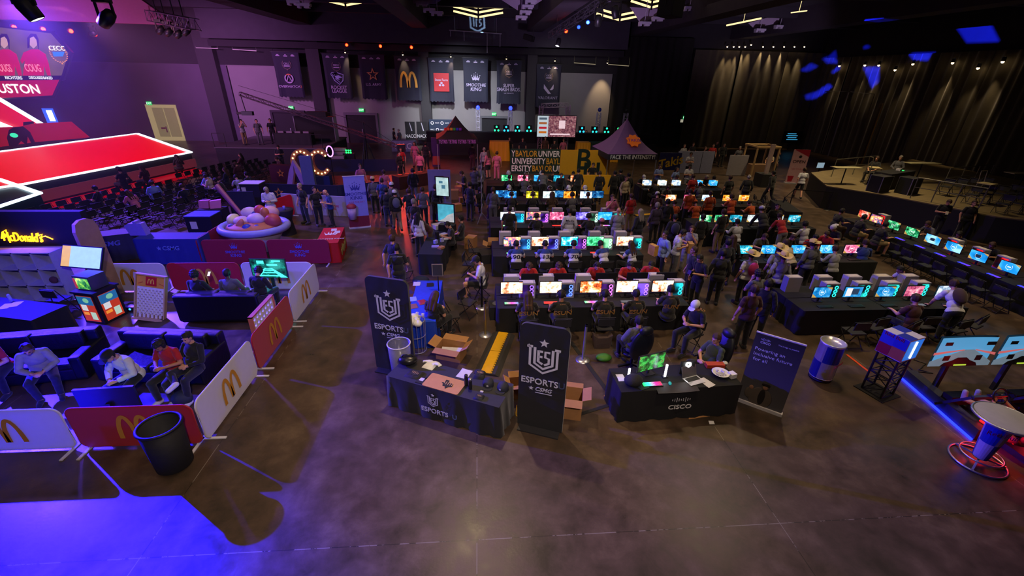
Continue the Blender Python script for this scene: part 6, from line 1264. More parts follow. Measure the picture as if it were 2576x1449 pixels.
for a,b in (((2,248),(110,312)),((-60,285),(35,322)),((-60,305),(10,318))): MB().bar(AY(*a,YS)-Vector((0,YS+.15,0)),AY(*b,YS)-Vector((0,YS+.15,0)),.2).build('white_edge',LEDW,o)
o=thing('stage_desk','red presenter desk with a green eyed animal emblem','desk',(0,YS-1.2,0));YS_=YS;YS=36.8
sh('desk_front',[(-60,322),(0,320),(60,318),(95,310),(180,306),(226,345),(105,355),(-60,378)],E8('#c0101c',.5),0,.5);sh('animal_emblem',[(42,368),(35,345),(40,325),(52,318),(75,316),(92,330),(104,355),(96,358),(86,340),(84,362),(70,352),(58,366)],mat(HEX('#2a0810'),.6),-.52,.03);mb=MB();c=AY(53,338,YS);mb.ell((c.x,-.56,c.z),(.28,.02,.16));mb.build('green_eye',E8('#30e0a0',1.2,0),o)
sh('desk_top_gear',[(52,308),(75,306),(78,318),(52,318)],BLACKM,.3,.1);YS=YS_
o=thing('lit_sign','small blue and white lit panel on the dark wall behind the stage desk','sign',AY(126,291,44.7));MB().box((0,0,0),(.9,.06,1.2)).build('panel',mat(HEX('#2050e0'),.4,emis=1.8),o);MB().box((.1,-.05,0),(.45,.03,.9)).build('white_panel',mat((.85,.92,1),.4,emis=2.5),o)
MB().box((0,.1,0),(.3,.3,.3)).build('bracket',BLACKM,o)
# pink proscenium fascia over the stage, with projected light shapes
o=MB();P=[AY(x,y,30) for x,y in ((-60,-60),(270,-60),(430,52),(425,62),(-60,46))];o.prism([(p.x,p.z) for p in P],0,.3);o=o.build('trim_1',mat(HEX('#b86088'),.7,noise=.08));struct(o);o.location=(0,30,0)
spot('fascia_light',(-16,18,7.5),(-22.5,30,9.0),(1,.38,.5),700,60,.9,.3)
gobo((-14,14,8.2),[[AY(x,y,29.9) for x,y in p] for p in ([(0,8),(205,40),(215,42),(190,30),(60,16),(100,38),(0,28)],[(90,16),(180,28),(160,18)],[(0,34),(115,38),(0,40)])],(1,.65,.95),5000,'small black profile projector throwing pale shapes on the pink stage fascia',.8)
sg=[]
for pts in ([(-4.6,4.6),(-3.6,3.6),(-3.6,-2),(0,-4),(3.6,-2),(3.6,3.6),(4.6,4.6),(4.6,-2.6),(0,-5.2),(-4.6,-2.6)],[(-2.5,3.8),(-1.7,3.8),(-1.7,-1.4),(-2.5,-1.9)],[(-1,2.6),(.2,2.6),(.2,1.8),(-.3,1.8),(-.3,-2),(-1,-1.8)],[(1,2.6),(2.6,2.6),(2.6,1.9),(1.7,1.9),(1.7,.8),(2.6,.4),(2.6,-1.2),(1,-2),(1,-1.2),(1.9,-.8),(1.9,0),(1,.4)]): sg.append([AY(1205+x*4.1+(y*-.3),60-y*4.3,43.1) for x,y in pts])
sg.append([AY(1208+7*math.cos(t*PI/5+PI/2)*(1 if t % 2 == 0 else .42),38-7*math.sin(t*PI/5+PI/2)*(1 if t % 2 == 0 else .42),43.1) for t in range(10)])
gobo((4.3,38.6,8.7),sg,(.45,.75,1),9000,'profile projector throwing a pale blue shield on the bulkhead',.8)
struct(MB().box((-4.7,43.4,9.7),(36,.3,2.6)).build('wall_bulkhead',mat((.045,.04,.055),.85,noise=.2,scale=2)))
o=MB();A,B=AY(1130,76,42.9),AY(1262,85,42.9);o.bar(A,B,.07);[o.bar(A.lerp(B,t),A.lerp(B,t)-Vector((0,0,d_)),.05) for t,d_ in ((.02,.45),(.28,.7),(.72,1.5),(.97,1.0))];[o.bar(A.lerp(B,t),Vector((A.lerp(B,t).x,A.y,ZC)),.02) for t in (.1,.9)];o=o.build('scenery_frame',mat((.3,.3,.34),.5));tag(o,'pale metal frame hanging under the light blue logo projection','frame')
# ---------------------------------------------------------------- audience chairs in rows toward the stage
ang=math.atan2(9.2,2.2);dr=Vector((math.cos(ang),math.sin(ang),0));nr_=Vector((dr.y,-dr.x,0));base=Vector((-19.55,20.4,0));fc=math.atan2(nr_.x,nr_.y)
faceang=math.degrees(math.atan2(-nr_.x,nr_.y))-0
seats=[]
for r_ in range(8):
    for k in range(19):
        p=base+nr_*(1.35+r_*.90)+dr*(k*.62-1.0+(.25 if r_ % 2 else 0)+(1.2 if k > 9 else 0))
        if p.x > -12.7 or (p.y < 18.6 and p.x > -15): continue
        seats.append(p);CHAIR.at(p,math.atan2(nr_.y,nr_.x)-PI/2+PI,'black folding chair in the audience rows before the red stage','audience chairs')
# fc: chairs look to the stage, along -nr_
def face_to(v): return math.degrees(math.atan2(v.x,-v.y))
FS=face_to(-nr_)
AUD=[((300,430),'charcoal','k'),((312,424),'black','k'),((360,424),'maroon','b'),((235,476),'charcoal','k'),((381,462),'lblue','b'),((331,484),'pink','b'),((524,445),'cream','k'),((513,440),'lblue','b'),((563,428),'navy','b'),((599,446),'lgrey','k'),((597,414),'maroon','b'),((601,390),'maroon','k'),((618,440),'charcoal','k'),((560,452),'charcoal','k'),((445,395),'charcoal','k'),((455,470),'navy','b')]
wd='pair in the front corner by the stage|taller of the pair in the front corner|alone near the middle of the first row|with spread hair next to the dark stage wing|in a pale blue top in the second row|in a pink top near the booth wall|in a cream top reclining in the middle|in a pale blue top beside the cream one|with reddish hair in the back rows|in a pale grey top near the wire kiosk|leaning forward in a maroon top|bent over in the far back row|in dark clothes beside the grey top|in dark clothes in the last row|by the stage corner steps|in navy near the open walkway'.split('|')
for i,((x,y),c_,hc) in enumerate(AUD): p=G(x,y,1.22);person((p.x,p.y,0),FS+(-12,10,0,20,-30)[i % 5],['sit','deskh','sitp','loll'][i % 4],'person seated in the audience, '+wd[i],['tee','hoodie','long'][i % 3],c_,'pants','charcoal',hair=['hair','shag','longhair'][i % 3],hc=hc)
# ---------------------------------------------------------------- camera platform, crane and crew
o=thing('camera_platform','black raised camera platform with a grey deck under the crane','platform',(-14.8,36.6,0));MB().box((0,0,.55),(7.4,6.2,1.1)).build('skirt',mat((.02,.018,.03),.85,noise=.3),o);MB().box((0,0,1.14),(7.5,6.3,.08)).build('deck',mat(HEX('#5a5560'),.7),o);mb=MB();[mb.rod((x,-3.1,1.18),(x,-3.1,2.1),.02) for x in (-3.7,-2.9,3.0,3.7)];mb.rod((-3.7,-3.1,2.1),(-2.9,-3.1,2.1),.02).rod((3.0,-3.1,2.1),(3.7,-3.1,2.1),.02);mb.build('guard_rail',BLACKM,o)
ZP=1.18
for k,(x,y,c_,ps,lb) in enumerate(((-16.9,34.6,'lgrey','photo','person in a pale shirt raising a hand to a headset on the camera platform'),(-15.9,34.8,'grey','stand','person in a grey shirt standing on the camera platform'),(-15.2,35.4,'black','stand','person in black beside the equipment table on the camera platform'))): person((x,y,ZP),60-k*25,ps,lb,'tee',c_,'pants',['tan','grey','black'][k],hc='k',phones=k == 0)
o=thing('equipment_table','black draped equipment table with mixing gear on the camera platform','table',(-13.6,35.3,ZP));cloth_box(2.6,.8,.8,4).build('table_cover',BLACK,o); 
for k in range(4): q=MB().box((0,0,.06),(.4,.3,.12)).build('control_surface',mat((.25,.2,.25),.5));q.location=(-14.5+k*.6,35.3,ZP+.80);tag(q,'small control surface on the platform table, %s from the crew' % ORD[k],'equipment','control surfaces on the platform')
o=thing('flight_case','tall black equipment case wall behind the crane on the platform','case',(-12.6,37.3,ZP));MB().box((0,0,.9),(2.9,.8,1.8)).box((.2,0,1.95),(1.5,.6,.4)).build('case_body',BLACK,o);MB().box((-1.47,0,.9),(.05,.85,1.8)).box((1.47,0,.9),(.05,.85,1.8)).build('case_edge',mat((.3,.28,.32),.4,.7),o)
o=thing('camera_crane','long black camera crane reaching up from its tripod toward the stage','crane',(0,0,0));A,B=AY(604,236,33.0),AY(1010,372,31.0);mbx=truss_mesh(A,B,.22,.022,.5);mbx.build('crane_arm',mat((.07,.05,.07),.5,.4),o);Pv=A.lerp(B,.77)
mb=MB();[mb.rod(Pv,(Pv.x+.7*math.cos(a),Pv.y+.7*math.sin(a),.02),.035) for a in (0,2.1,4.2)];mb.rod((Pv.x,Pv.y,.6),Pv,.06).build('tripod',BLACKM,o);mb=MB();mb.rod(A,A-Vector((-.1,0,1.1)),.03).box(A-Vector((-.2,0,1.2)),(.7,.3,.25)).rod(A-Vector((.1,0,1.2)),A-Vector((.5,0,1.2)),.08);mb.build('remote_camera',BLACKM,o);mb=MB();mb.box(B,(.5,.35,.45));mb.rod(B,B-Vector((0,0,.6)),.02);mb.build('counterweight',BLACKM,o);MB().rod(A+Vector((0,0,.5)),Pv+Vector((0,0,.8)),.012).rod(Pv+Vector((0,0,.8)),B,.012).rod(Pv,Pv+Vector((0,0,.85)),.03).build('stay_cable',BLACKM,o)
for i in range(4):
    q=MB().box((0,0,.1),(.9,.35,.2)).build('step',mat((.25,.23,.25),.7));q.location=(-10.3+.0*i,34.9-.4*i,.8-.22*i);q.parent=None
    if i == 0: ST=thing('platform_stairs','small open stairs beside the camera platform','stairs',(0,0,0));MB().bar((-10.8,34.9,1),(-10.8,33.5,.05),.06).bar((-9.8,34.9,1),(-9.8,33.5,.05),.06).build('stringer',BLACKM,ST)
    q.parent=ST
# ---------------------------------------------------------------- marquee letters booth and army booth
MQ=mat(HEX('#c07a5a'),.7); 
def marquee(ch,x,y,Y,h,label,rz=0):
    p=G(x,y,0);p=AY(x,y,Y);o=thing('marquee_letter',label,'letter',(p.x,Y,0),rz)
    a=R(35);pts=arc(0,h*.5,h*.34,h*.42,40,320,20) if ch == 'C' else [(.34*h*math.cos(R(40)),h*.78),(0,h*.93),(-.3*h,h*.76),(-.2*h,h*.56),(.2*h,h*.44),(.3*h,h*.22),(0,h*.07),(-.32*h,h*.2)]
    if ch == 'A': pts=[(-.3*h,.03*h),(-.12*h,.6*h),(0,.95*h),(.12*h,.6*h),(.3*h,.03*h)]
    A_,B_=stroke(pts,h*.17);mb=MB();n=len(A_)
    vs=[(a[0],-.15,a[1]) for a in A_]+[(b[0],-.15,b[1]) for b in B_]+[(a[0],.15,a[1]) for a in A_]+[(b[0],.15,b[1]) for b in B_]
    mb.add(vs,[q for i in range(n-1) for q in ((i,n+i,n+i+1,i+1),(2*n+i,2*n+i+1,3*n+i+1,3*n+i),(i,i+1,2*n+i+1,2*n+i),(n+i,3*n+i,3*n+i+1,n+i+1))]+[(0,2*n,3*n,n),(n-1,2*n-1,4*n-1,3*n-1)]);mb.build('letter_body',MQ if ch != 'A' else mat(HEX('#b890d8'),.6),o)
    if ch != 'A': MB().box((0,0,-.3),(.9,.5,.6)).build('plinth',mat(HEX('#1a2a6a'),.7),o);o.location.z=.6
    mb=MB()
    if ch != 'A':
        for i in range(13): t=i/12*(n-1);k=min(int(t),n-2);q=Vector(pts[k]).lerp(Vector(pts[k+1]),t-k);mb.ell((q.x,-.16,q.y),(.045,.03,.045),None,8,5)
        mb.build('bulbs',mat(HEX('#ffd070'),.4,emis=9),o)
marquee('A',743,430,26,1.6,'lavender standing letter at the start of the marquee letters');marquee('C',764,420,27.0,1.5,'marquee letter with warm bulbs behind the grey monolith');marquee('C',807,415,27.0,1.5,'marquee letter C with warm bulbs right of the grey monolith'.replace('right of','beyond'))
o=MB().box((0,0,1.0),(.62,.25,2.0)).build('display_monolith',mat(HEX('#6a74a0'),.5));p=AY(776,440,25.2);o.location=(p.x,p.y,0);tag(o,'tall grey blue slab standing before the marquee letters','panel')
o=thing('ring_lamp','rainbow glowing ring lamp on a thin stand','lamp',G(842,462));mb=MB();mb.tube([(.18*math.cos(a),0,1.9+.3*math.sin(a)) for a in [2*PI*i/20 for i in range(20)]],.035,8,True);mb.build('ring',mat(HEX('#a060ff'),.4,emis=6,noise=.9,scale=3),o);MB().rod((0,0,0),(0,0,1.6),.02).lathe([(.001,.02),(.2,.02),(.2,0)],14).build('stand',BLACKM,o)
mb=MB();[mb.ell(((i % 3)*.16,0,(i//3)*.16),(.06,.04,.06),None,8,5) for i in range(6)];o=thing('green_lamp','cluster of bright green lamps on a low dark box','lamp',G(875,410));mb.build('lens',mat(HEX('#10e040'),.4,emis=9),o).location=(0,0,.75);MB().box((.15,.1,.35),(.8,.4,.7)).build('body',BLACKM,o)
NVY=mat(HEX('#1c2040'),.7,noise=.15)
def panel(nm,label,cat,A,B,h,m,z0=0,th=.05,deco=None,rest=True):
    c,rz=frame2(A,B,0);w_=(Vector((B.x,B.y))-Vector((A.x,A.y))).length;o=thing(nm,label,cat,c,rz);MB().box((0,0,z0+h/2),(w_,th,h)).build('panel',m,o)
    if deco: deco(o,w_,h)
    return o
def stars(k):
    def f(o,w_,h):
        for i in range(k): mb=MB();star_outline(mb,.26,.055,(-.5+(i+.5)/k)*w_,h*.55,-.03);mb.build('star_logo',mat(HEX('#d89040')),o)
    return f
panel('navy_barrier','long navy barrier with two orange star outlines behind the smoothie corner','barrier',Vector((-11.2,23.2,0)),Vector((-7.2,22.9,0)),.95,NVY,deco=stars(2));panel('navy_barrier','navy barrier running on behind the pale blue roll-up banner','barrier',Vector((-7.2,22.9,0)),Vector((-5.2,23.8,0)),.95,NVY)
panel('navy_barrier','low navy wall behind the ring lamp','barrier',G(800,432),G(1000,430),.8,NVY);o=panel('navy_barrier','small star marked counter under the person with a glowing phone','counter',G(690,455),G(745,458),1.0,mat(HEX('#4a1c30'),.7),th=.5,deco=stars(1));part(o,'star_logo').location=(0,-.25,0)
person((G(703,455)+Vector((0,.55,0))).to_tuple(),-50,'sitp','person with a glowing phone behind the star marked counter','tee','maroon','pants','charcoal',hc='b');person((G(712,432)).to_tuple(),20,'phone','person in dark blue standing behind the star marked counter','tee','navy','pants','charcoal',hc='k')
o=thing('info_kiosk','dark box kiosk with a white top near the audience rows','kiosk',G(648,520));MB().box((0,0,.6),(.9,.7,1.2)).build('body',mat(HEX('#1a1838'),.7),o);MB().box((0,0,1.21),(.95,.75,.03)).build('top_board',OFFW,o);MB().box((-.28,-.36,.9),(.2,.01,.3)).build('label_plate',OFFW,o)
o=thing('storage_case','black road case with a bright blue lit top behind the smoothie barrier','case',(-11.3,18.3,0));MB().box((0,0,.4),(1.0,.8,.8)).build('body',mat(HEX('#101030'),.6),o);MB().box((0,0,.81),(1.02,.82,.03)).build('top_board',mat(HEX('#4050c0'),.5),o);MB().box((-.2,-.41,.45),(.25,.01,.3)).build('label_plate',LSIL,o)
o=thing('storage_case','second dark road case with pink paper bags on top','case',(-11.6,19.6,0));MB().box((0,0,.35),(1.0,.6,.7)).build('body',mat(HEX('#14123a'),.6),o)
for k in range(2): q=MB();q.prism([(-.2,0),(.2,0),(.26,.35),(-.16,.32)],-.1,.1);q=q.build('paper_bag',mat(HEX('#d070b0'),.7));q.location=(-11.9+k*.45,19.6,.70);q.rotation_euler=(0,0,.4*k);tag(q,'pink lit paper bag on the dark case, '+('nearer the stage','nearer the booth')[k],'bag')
# csmg cloth tables and the smoothie pen
CS=mat(HEX('#1a2a90'),.7,noise=.12);o=thing('blue_cloth_table','low table under a blue cloth with a pale four letter logo','table',(-10.65,15.25,0));cloth_box(2.1,.7,.93,6,.012).build('table_cover',CS,o);text('CSMG',.15,mat(HEX('#6a80e0')),o,z=.6,y=-.375,x=.1,bold=.04,shear=.1);mb=MB();mb.prism(star_poly(.09,.42,cx=-.28,cz=.6),-.377,-.372);mb.build('star_logo',mat(HEX('#6a80e0')),o)
o=thing('navy_cloth_table','table under a navy cloth beside the wooden arch panel','table',(-12.9,15.5,0),R(25));cloth_box(1.6,.7,.95,8,.015).build('table_cover',NVY,o);text('CSMG',.17,mat(HEX('#5a60c0')),o,z=.66,y=-.375,bold=.04,shear=.2)
q=MB();q.prism([(-.26,0),(.26,0),(.2,.42),(.05,.42),(.05,.5),(-.05,.5),(-.05,.42),(-.22,.42),(-.36,.34)],-.12,.12);q=q.build('tshirt_display',mat(HEX('#8070e0'),.7));q.location=(-11.75,15.4,.93);tag(q,'pale violet shirt propped up at the end of the blue cloth table','clothing')
VREC=mat(HEX('#8a1840'),.6,noise=.06)
def skd(o,h=.3,z=.62,col='#5a60e0',y=-.022): m_=mat(HEX(col),.6);crown(h*.55,m_,o,z=z+.05,y=y);text('SMOOTHIE',.095,m_,o,z=z-.13,y=y,bold=.03,shear=.1);text('KING',.11,m_,o,z=z-.26,y=y,bold=.03,shear=.1)
for k,x in enumerate((-8.42,-6.27)): o=barrier((x,14.8,0),0,False,'crimson barrier with a blue crown, '+('below the giant fruit bowl','beside the red draped table')[k],art='none',col=VREC);skd(o)
barrier((-9.66,15.9,0),R(90),False,'crimson side barrier behind the blue cloth table',art='none',col=VREC)
o=thing('red_cloth_table','table under a bright red cloth with a white crown, side printed with smoothies','table',(-5.45,15.75,0),R(98));cloth_box(1.75,.75,.76,2,.012).build('table_cover',mat(HEX('#b8101c'),.6),o);t_=crown(.32,WHITE,o,0,0,0);t_.rotation_euler=(R(-90),0,R(-90));t_.location=(.1,0,.768);t_=text('SMOOTHIE KING',.1,WHITE,o,-.45,.77,0);t_.rotation_euler=(R(-90),0,R(-90));t_.location=(-.45,0,.768);mb=MB();[mb.ell((-.5+i*.25,-.40,.3+.06*math.sin(i*2)),(.11,.02,.16),None,10,6) for i in range(5)];mb.build('smoothie_print',mat(HEX('#a89858'),.6,noise=.6,scale=20),o)
for k in range(2): flat_cloth('leaflet',Vector((-5.5+.2*k,16.35-.25*k,.765)),.2,.28,OFFW,'white flyer at the far end of the red draped table, '+('near','rear')[k]+' one',.2,'paper',k,.004)
o=thing('fruit_bowl_display','giant inflatable bowl heaped with fruit and a huge spoon','display',(-8.36,16.35,0));mb=MB();mb.lathe([(.5,0),(.75,.35),(1.05,.85),(.9,.88),(.001,.88)],36);mb.build('bowl',mat(HEX('#a8a4d8'),.5),o);mb=MB();mb.tube([(1.12*math.cos(a),.98*math.sin(a),.9) for a in [2*PI*i/40 for i in range(40)]],.13,12,True);mb.build('rim',mat(HEX('#8a90e8'),.45),o)
FR=[((-.75,.1,1.15),(.2,.3,.2),'#d8d0b0','banana_slice',.6),((-.35,-.1,1.12),(.3,.26,.2),'#c8a8d8','banana_slice',0),((.0,-.55,1.0),(.17,.17,.17),'#2838c0','blueberry',0),((.3,-.45,.98),(.14,.14,.14),'#3040d0','blueberry',0),((-.62,-.35,.98),(.14,.14,.14),'#3038b0','blueberry',0),((.15,-.05,1.2),(.33,.28,.22),'#c0a8e8','banana_slice',0),((.75,-.1,1.15),(.28,.25,.28),'#b04858','strawberry',0),((-.2,.3,1.35),(.32,.26,.2),'#c8b0d8','banana_slice',0),((.2,.25,1.45),(.2,.18,.2),'#b84050','strawberry',0),((.55,.3,1.35),(.3,.25,.25),'#d0a0b8','banana_slice',0),((.45,.05,1.4),(.16,.14,.22),'#b86848','strawberry',0),((-.3,-.45,1.05),(.13,.1,.32),'#c87868','almond',.5),((0,.2,1.3),(.15,.15,.15),'#3038b0','blueberry',0)]
for c,r_,h,nm,a in FR: MB().ell(c,r_,Matrix.Rotation(a,4,'Y'),16,10).build(nm,mat(HEX(h),.5,noise=.1),o)
MB().ell((0,0,.95),(.95,.85,.2),None,24,8).build('filling',mat(HEX('#b06858'),.6),o);MB().rod((-.5,.4,1.1),(-1.5,.95,2.2),.07,.10).ell((-.45,.35,1.05),(.2,.16,.1)).build('spoon',mat(HEX('#8a4878'),.5),o)
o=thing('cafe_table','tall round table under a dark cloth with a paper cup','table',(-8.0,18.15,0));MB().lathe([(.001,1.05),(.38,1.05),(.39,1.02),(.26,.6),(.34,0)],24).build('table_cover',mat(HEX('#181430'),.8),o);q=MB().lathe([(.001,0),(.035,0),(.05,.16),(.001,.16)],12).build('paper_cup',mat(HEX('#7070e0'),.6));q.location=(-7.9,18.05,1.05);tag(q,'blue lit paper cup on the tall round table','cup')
for A,B,lb in ((Vector((-9.3,21.2,0)),Vector((-7.9,20.9,0)),'pale barrier behind the round table'),(Vector((-7.85,20.9,0)),Vector((-5.9,20.6,0)),'pale barrier with a small red crown behind the three standing men')): panel('pale_barrier',lb,'barrier',A,B,.95,mat(HEX('#a09cc8'),.6),deco=(lambda o,w_,h: skd(o,.2,.6,'#b03060',-.03)) if 'crown' in lb else None)
o=barrier((-8.9,20.3,0),R(70),False,'red rounded barrier edge behind the man at the round table',w_=1.2,h=1.0,art='none',col=mat(HEX('#d01030')))
panel('navy_screen','navy fabric screen with a pale emblem behind the fruit bowl','barrier',G(585,540),G(650,540),1.1,NVY)
o=thing('smoothie_banner','pale blue roll-up banner with a crown and a large cup, leaning by the walkway','banner',G(905,575)+Vector((0,.1,0)),R(18));MB().box((0,0,1.15),(.85,.02,2.2)).build('printed_sheet',mat(HEX('#8c90e8'),.6),o);MB().box((0,-.011,.28),(.85,.006,.5)).build('red_foot_print',mat(HEX('#7a1838'),.6),o);MB().box((0,0,.03),(.9,.12,.06)).box((0,0,2.26),(.88,.04,.03)).build('base',OFFW,o);m_=mat(HEX('#3038a0'),.6);crown(.28,m_,o,z=1.75,y=-.014);text('SMOOTHIE',.13,m_,o,z=1.5,y=-.014,bold=.03,shear=.1);text('KING',.15,m_,o,z=1.33,y=-.014,bold=.03,shear=.1);text('RULE THE DAY',.07,mat(HEX('#a03070')),o,z=1.15,y=-.014)
c_=MB().lathe([(.001,0),(.15,0),(.19,.5),(.001,.5)],18).build('cup_print',mat(HEX('#b8a0d8'),.6),o);c_.location=(-.25,-.1,.45);MB().lathe([(.2,0),(.2,.08),(.12,.16),(.001,.16)],18).build('cup_lid',mat(HEX('#8a2848'),.6),o).location=(-.25,-.1,.95)
# ---------------------------------------------------------------- press corner, tents, university banners
def boardp(x0,x1,y0,y1,Y,nm,label,m,deco=None,cat='panel',foot=True):
    A,B=AY(x0,y0,Y),AY(x1,y1,Y);o=thing(nm,label,cat,((A.x+B.x)/2,Y,0));z1,z0=A.z,max(B.z,.03);MB().box((0,0,(z0+z1)/2),(B.x-A.x,.08,z1-z0)).build('panel',m,o)
    if z0 > .1: MB().box((-(B.x-A.x)*.4,.05,z0/2),(.06,.06,z0)).box(((B.x-A.x)*.4,.05,z0/2),(.06,.06,z0)).build('leg',BLACKM,o)
    if deco: deco(o,B.x-A.x,(z0+z1)/2,z1-z0)
    return o
for k,(a,b) in enumerate(((1018,1046),(1047,1076))): boardp(a,b,306,352,43.2,'black_banner','black press banner with white lettering, '+('with a pale light streak','beside the logo backdrop')[k],BLACK,lambda o,w_,z,h: text('NACC',.3,WHITE,o,z=z-.45*h+.25,y=-.05,bold=.05,wide=.8) and (MB().prism([(.1,z),(.2,z),(0,z+h*.45),(-.05,z+h*.45)],-.05,-.045).build('light_streak',LSIL,o)),'banner')
def nlogo(o,w_,z,h):
    for i in range(3):
        for j in range(5):
            x=(-.38+j*.19)*w_;zz=z+h*(.34-i*.3)
            if (i+j) % 2: text('NACC',.12,WHITE,o,x=x,z=zz,y=-.05,bold=.04,wide=.8)
            else: mb=MB();strip(mb,arc(x,zz,.12,.12,0,360,12),.06,-.05);mb.build('ring_logo',WHITE,o)
boardp(1079,1146,300,356,44.0,'press_backdrop','navy press backdrop repeating small white logos',mat(HEX('#24344e'),.6),nlogo,'backdrop wall')
o=thing('press_table','table with a pale logo cloth in front of the press backdrop','table',(-6.4,40.2,0));cloth_box(2.0,.8,.9,3).build('table_cover',mat(HEX('#8088a0'),.6),o);text('NAC',.5,WHITE,o,z=.45,y=-.45,bold=.05)
def tent(x0,x1,yv,zt,ctr,m,val,vtext,label,tcol,zv=2.25,depth=3.):
    A,B=G(x0,yv,zv),G(x1,yv,zv);c,rz=frame2(A,B,depth);w_=(B-A).length;o=thing('canopy_tent',label,'tent',c,rz);a,b=w_/2,depth/2;H_=zt
    mb=MB();V=[(-a,-b,zv),(a,-b,zv),(a,b,zv),(-a,b,zv),(0,0,H_)];n=8
    for k in range(4):
        p,q,t=Vector(V[k]),Vector(V[(k+1) % 4]),Vector(V[4]);vs=[];fs=[]
        for j in range(n+1):
            for i in range(n+1):
                u,v_=i/n,j/n;P_=p.lerp(q,u).lerp(t,v_);P_.z -= .28*math.sin(PI*v_)*(.5+.5*abs(2*u-1));vs.append(P_)
        mb.add(vs,[(j*(n+1)+i,j*(n+1)+i+1,(j+1)*(n+1)+i+1,(j+1)*(n+1)+i) for j in range(n) for i in range(n)],None,True)
    mb.build('canopy',m,o);mb=MB()
    for k in range(4): p,q=Vector(V[k]),Vector(V[(k+1) % 4]);mb.add([p,q,q-Vector((0,0,.32)),p-Vector((0,0,.32))],[(0,3,2,1)])
    mb.build('valance',val,o);text(vtext,.24,tcol,o,z=zv-.17,y=-b-.02,bold=.06,fit=w_*.9)
    for x_,y_ in ((-a,-b),(a,-b),(a,b),(-a,b)): MB().box((x_*.98,y_*.98,zv/2),(.05,.05,zv)).build('leg',STEEL,o)
    return o,w_
o,w_=tent(1098,1202,350,3.6,0,BLACK,mat(HEX('#14101c'),.7),'TETRIS TETRIS TETRIS TETRIS','black canopy tent repeating a falling blocks game title on its valance',mat(HEX('#b878d0'),.5));[MB().box((-.75+i*.2,-.92,2.82),(.16,.02,.16)).build('block_mark',mat(HEX(h)),o) for i,h in enumerate(('#c02020','#c86020','#c0a020','#20a040','#2040c0','#7020a0'))]
for ch in o.children:
    if ch.name.startswith('block_mark'): ch.rotation_euler=(0,0,0)
boardp(1084,1108,346,424,33,'tall_banner','tall violet banner at the corner of the black tent',mat(HEX('#3a1c5a'),.6),lambda o,w_,z,h: MB().box((0,-.05,z-.28*h),(w_*.9,.02,.3*h)).build('orange_print',mat(HEX('#b04830'),.6),o),'banner')
o,w_=tent(1530,1655,388,4.0,0,mat(HEX('#6a4488'),.6,noise=.1),mat(HEX('#1a1428'),.7),'FACE THE INTENSITY!','pointed purple tent with a flaming emblem',WHITE,zv=2.2,depth=3.2)
mb=MB();n=16;mb.prism([(.36*(1+.3*(i % 2))*math.cos(2*PI*i/n),.34*(1+.35*(i % 2))*math.sin(2*PI*i/n)) for i in range(n)],-.02,.02);f=mb.build('flame_emblem',mat(HEX('#d86010'),.5,emis=.25),o);f.location=(.15,-1.02,2.88);f.rotation_euler=(R(-46),0,0);t_=text('TAKIS',.2,mat(HEX('#8030a0')),o,x=.15,z=2.9,y=-1.08,rx=R(-46),bold=.05)
boardp(1662,1708,384,428,27.5,'snack_banner','blue curved banner with yellow slanted script beside the purple tent',mat(HEX('#1c1c5a'),.6),lambda o,w_,z,h: text('Takis',.55,mat(HEX('#d8b020'),.5),o,z=z-.05,y=-.06,bold=.05,rot=-.25,shear=.2),'banner')
def bay(o,w_,z,h):
    for j,(parts) in enumerate(((('Y','w'),('BAYLOR','g'),('UNIVER','w')),(('UNIVERSITY','w'),('BAYL','g')),(('ERSITY','w'),('BAYLOR','g'),('UI','w')))):
        tot=sum(len(s) for s,_ in parts);x=-w_*.48;cw=w_*.96/tot
        for s,c_ in parts: L_=len(s)*cw;text(s,.40,mat((.95,.95,.95),.5) if c_ == 'w' else mat(HEX('#d8a828')),o,x=x+L_/2,z=z+.3*h-j*.3*h,y=-.06,bold=.03,fit=L_*.96);x += L_
A=G(1284,437,0);o=boardp(1284,1409,374,437,A.y,'university_banner','dark green banner repeating a university name in white and gold',mat(HEX('#0c3024'),.6),bay,'banner')
GLD=mat(HEX('#e8a814'),.6,noise=.05);o=boardp(1411,1530,377,440,27.4,'gold_banner','gold rounded banner with interlocking dark green initials',GLD,None,'banner');z0=AY(1470,430,27.3).z
t_=text('B',1.25,mat(HEX('#0a2a1e')),o,x=-.1,z=z0+.62,y=-.06,bold=.07);t_=text('U',1.15,mat(HEX('#0a2a1e')),o,x=.45,z=z0-.12,y=-.07,bold=.07)
o=boardp(1465,1528,440,520,24.95,'gold_banner','lower gold banner continuing the green initial beside the fifth desk row',GLD,None,'banner')
for k,(x0,x1,y0,m) in enumerate(((1232,1280,346,GLD),(1450,1482,348,GLD),(1483,1520,348,mat(HEX('#102c20'),.7)),(1521,1552,347,GLD))):
    p=AY((x0+x1)/2,370,36);o=thing('draped_cloth',('crumpled gold cloth draped over a low table beside the black tent','gold cloth draped table below the hanging screen','dark green cloth draped table between two gold ones','gold cloth draped table beside the purple tent')[k],'tablecloth',(p.x,36,0));w_=AY(x1,370,36).x-AY(x0,370,36).x;cloth_box(w_,.8,1.5,k+2,.05).build('cloth',m,o)
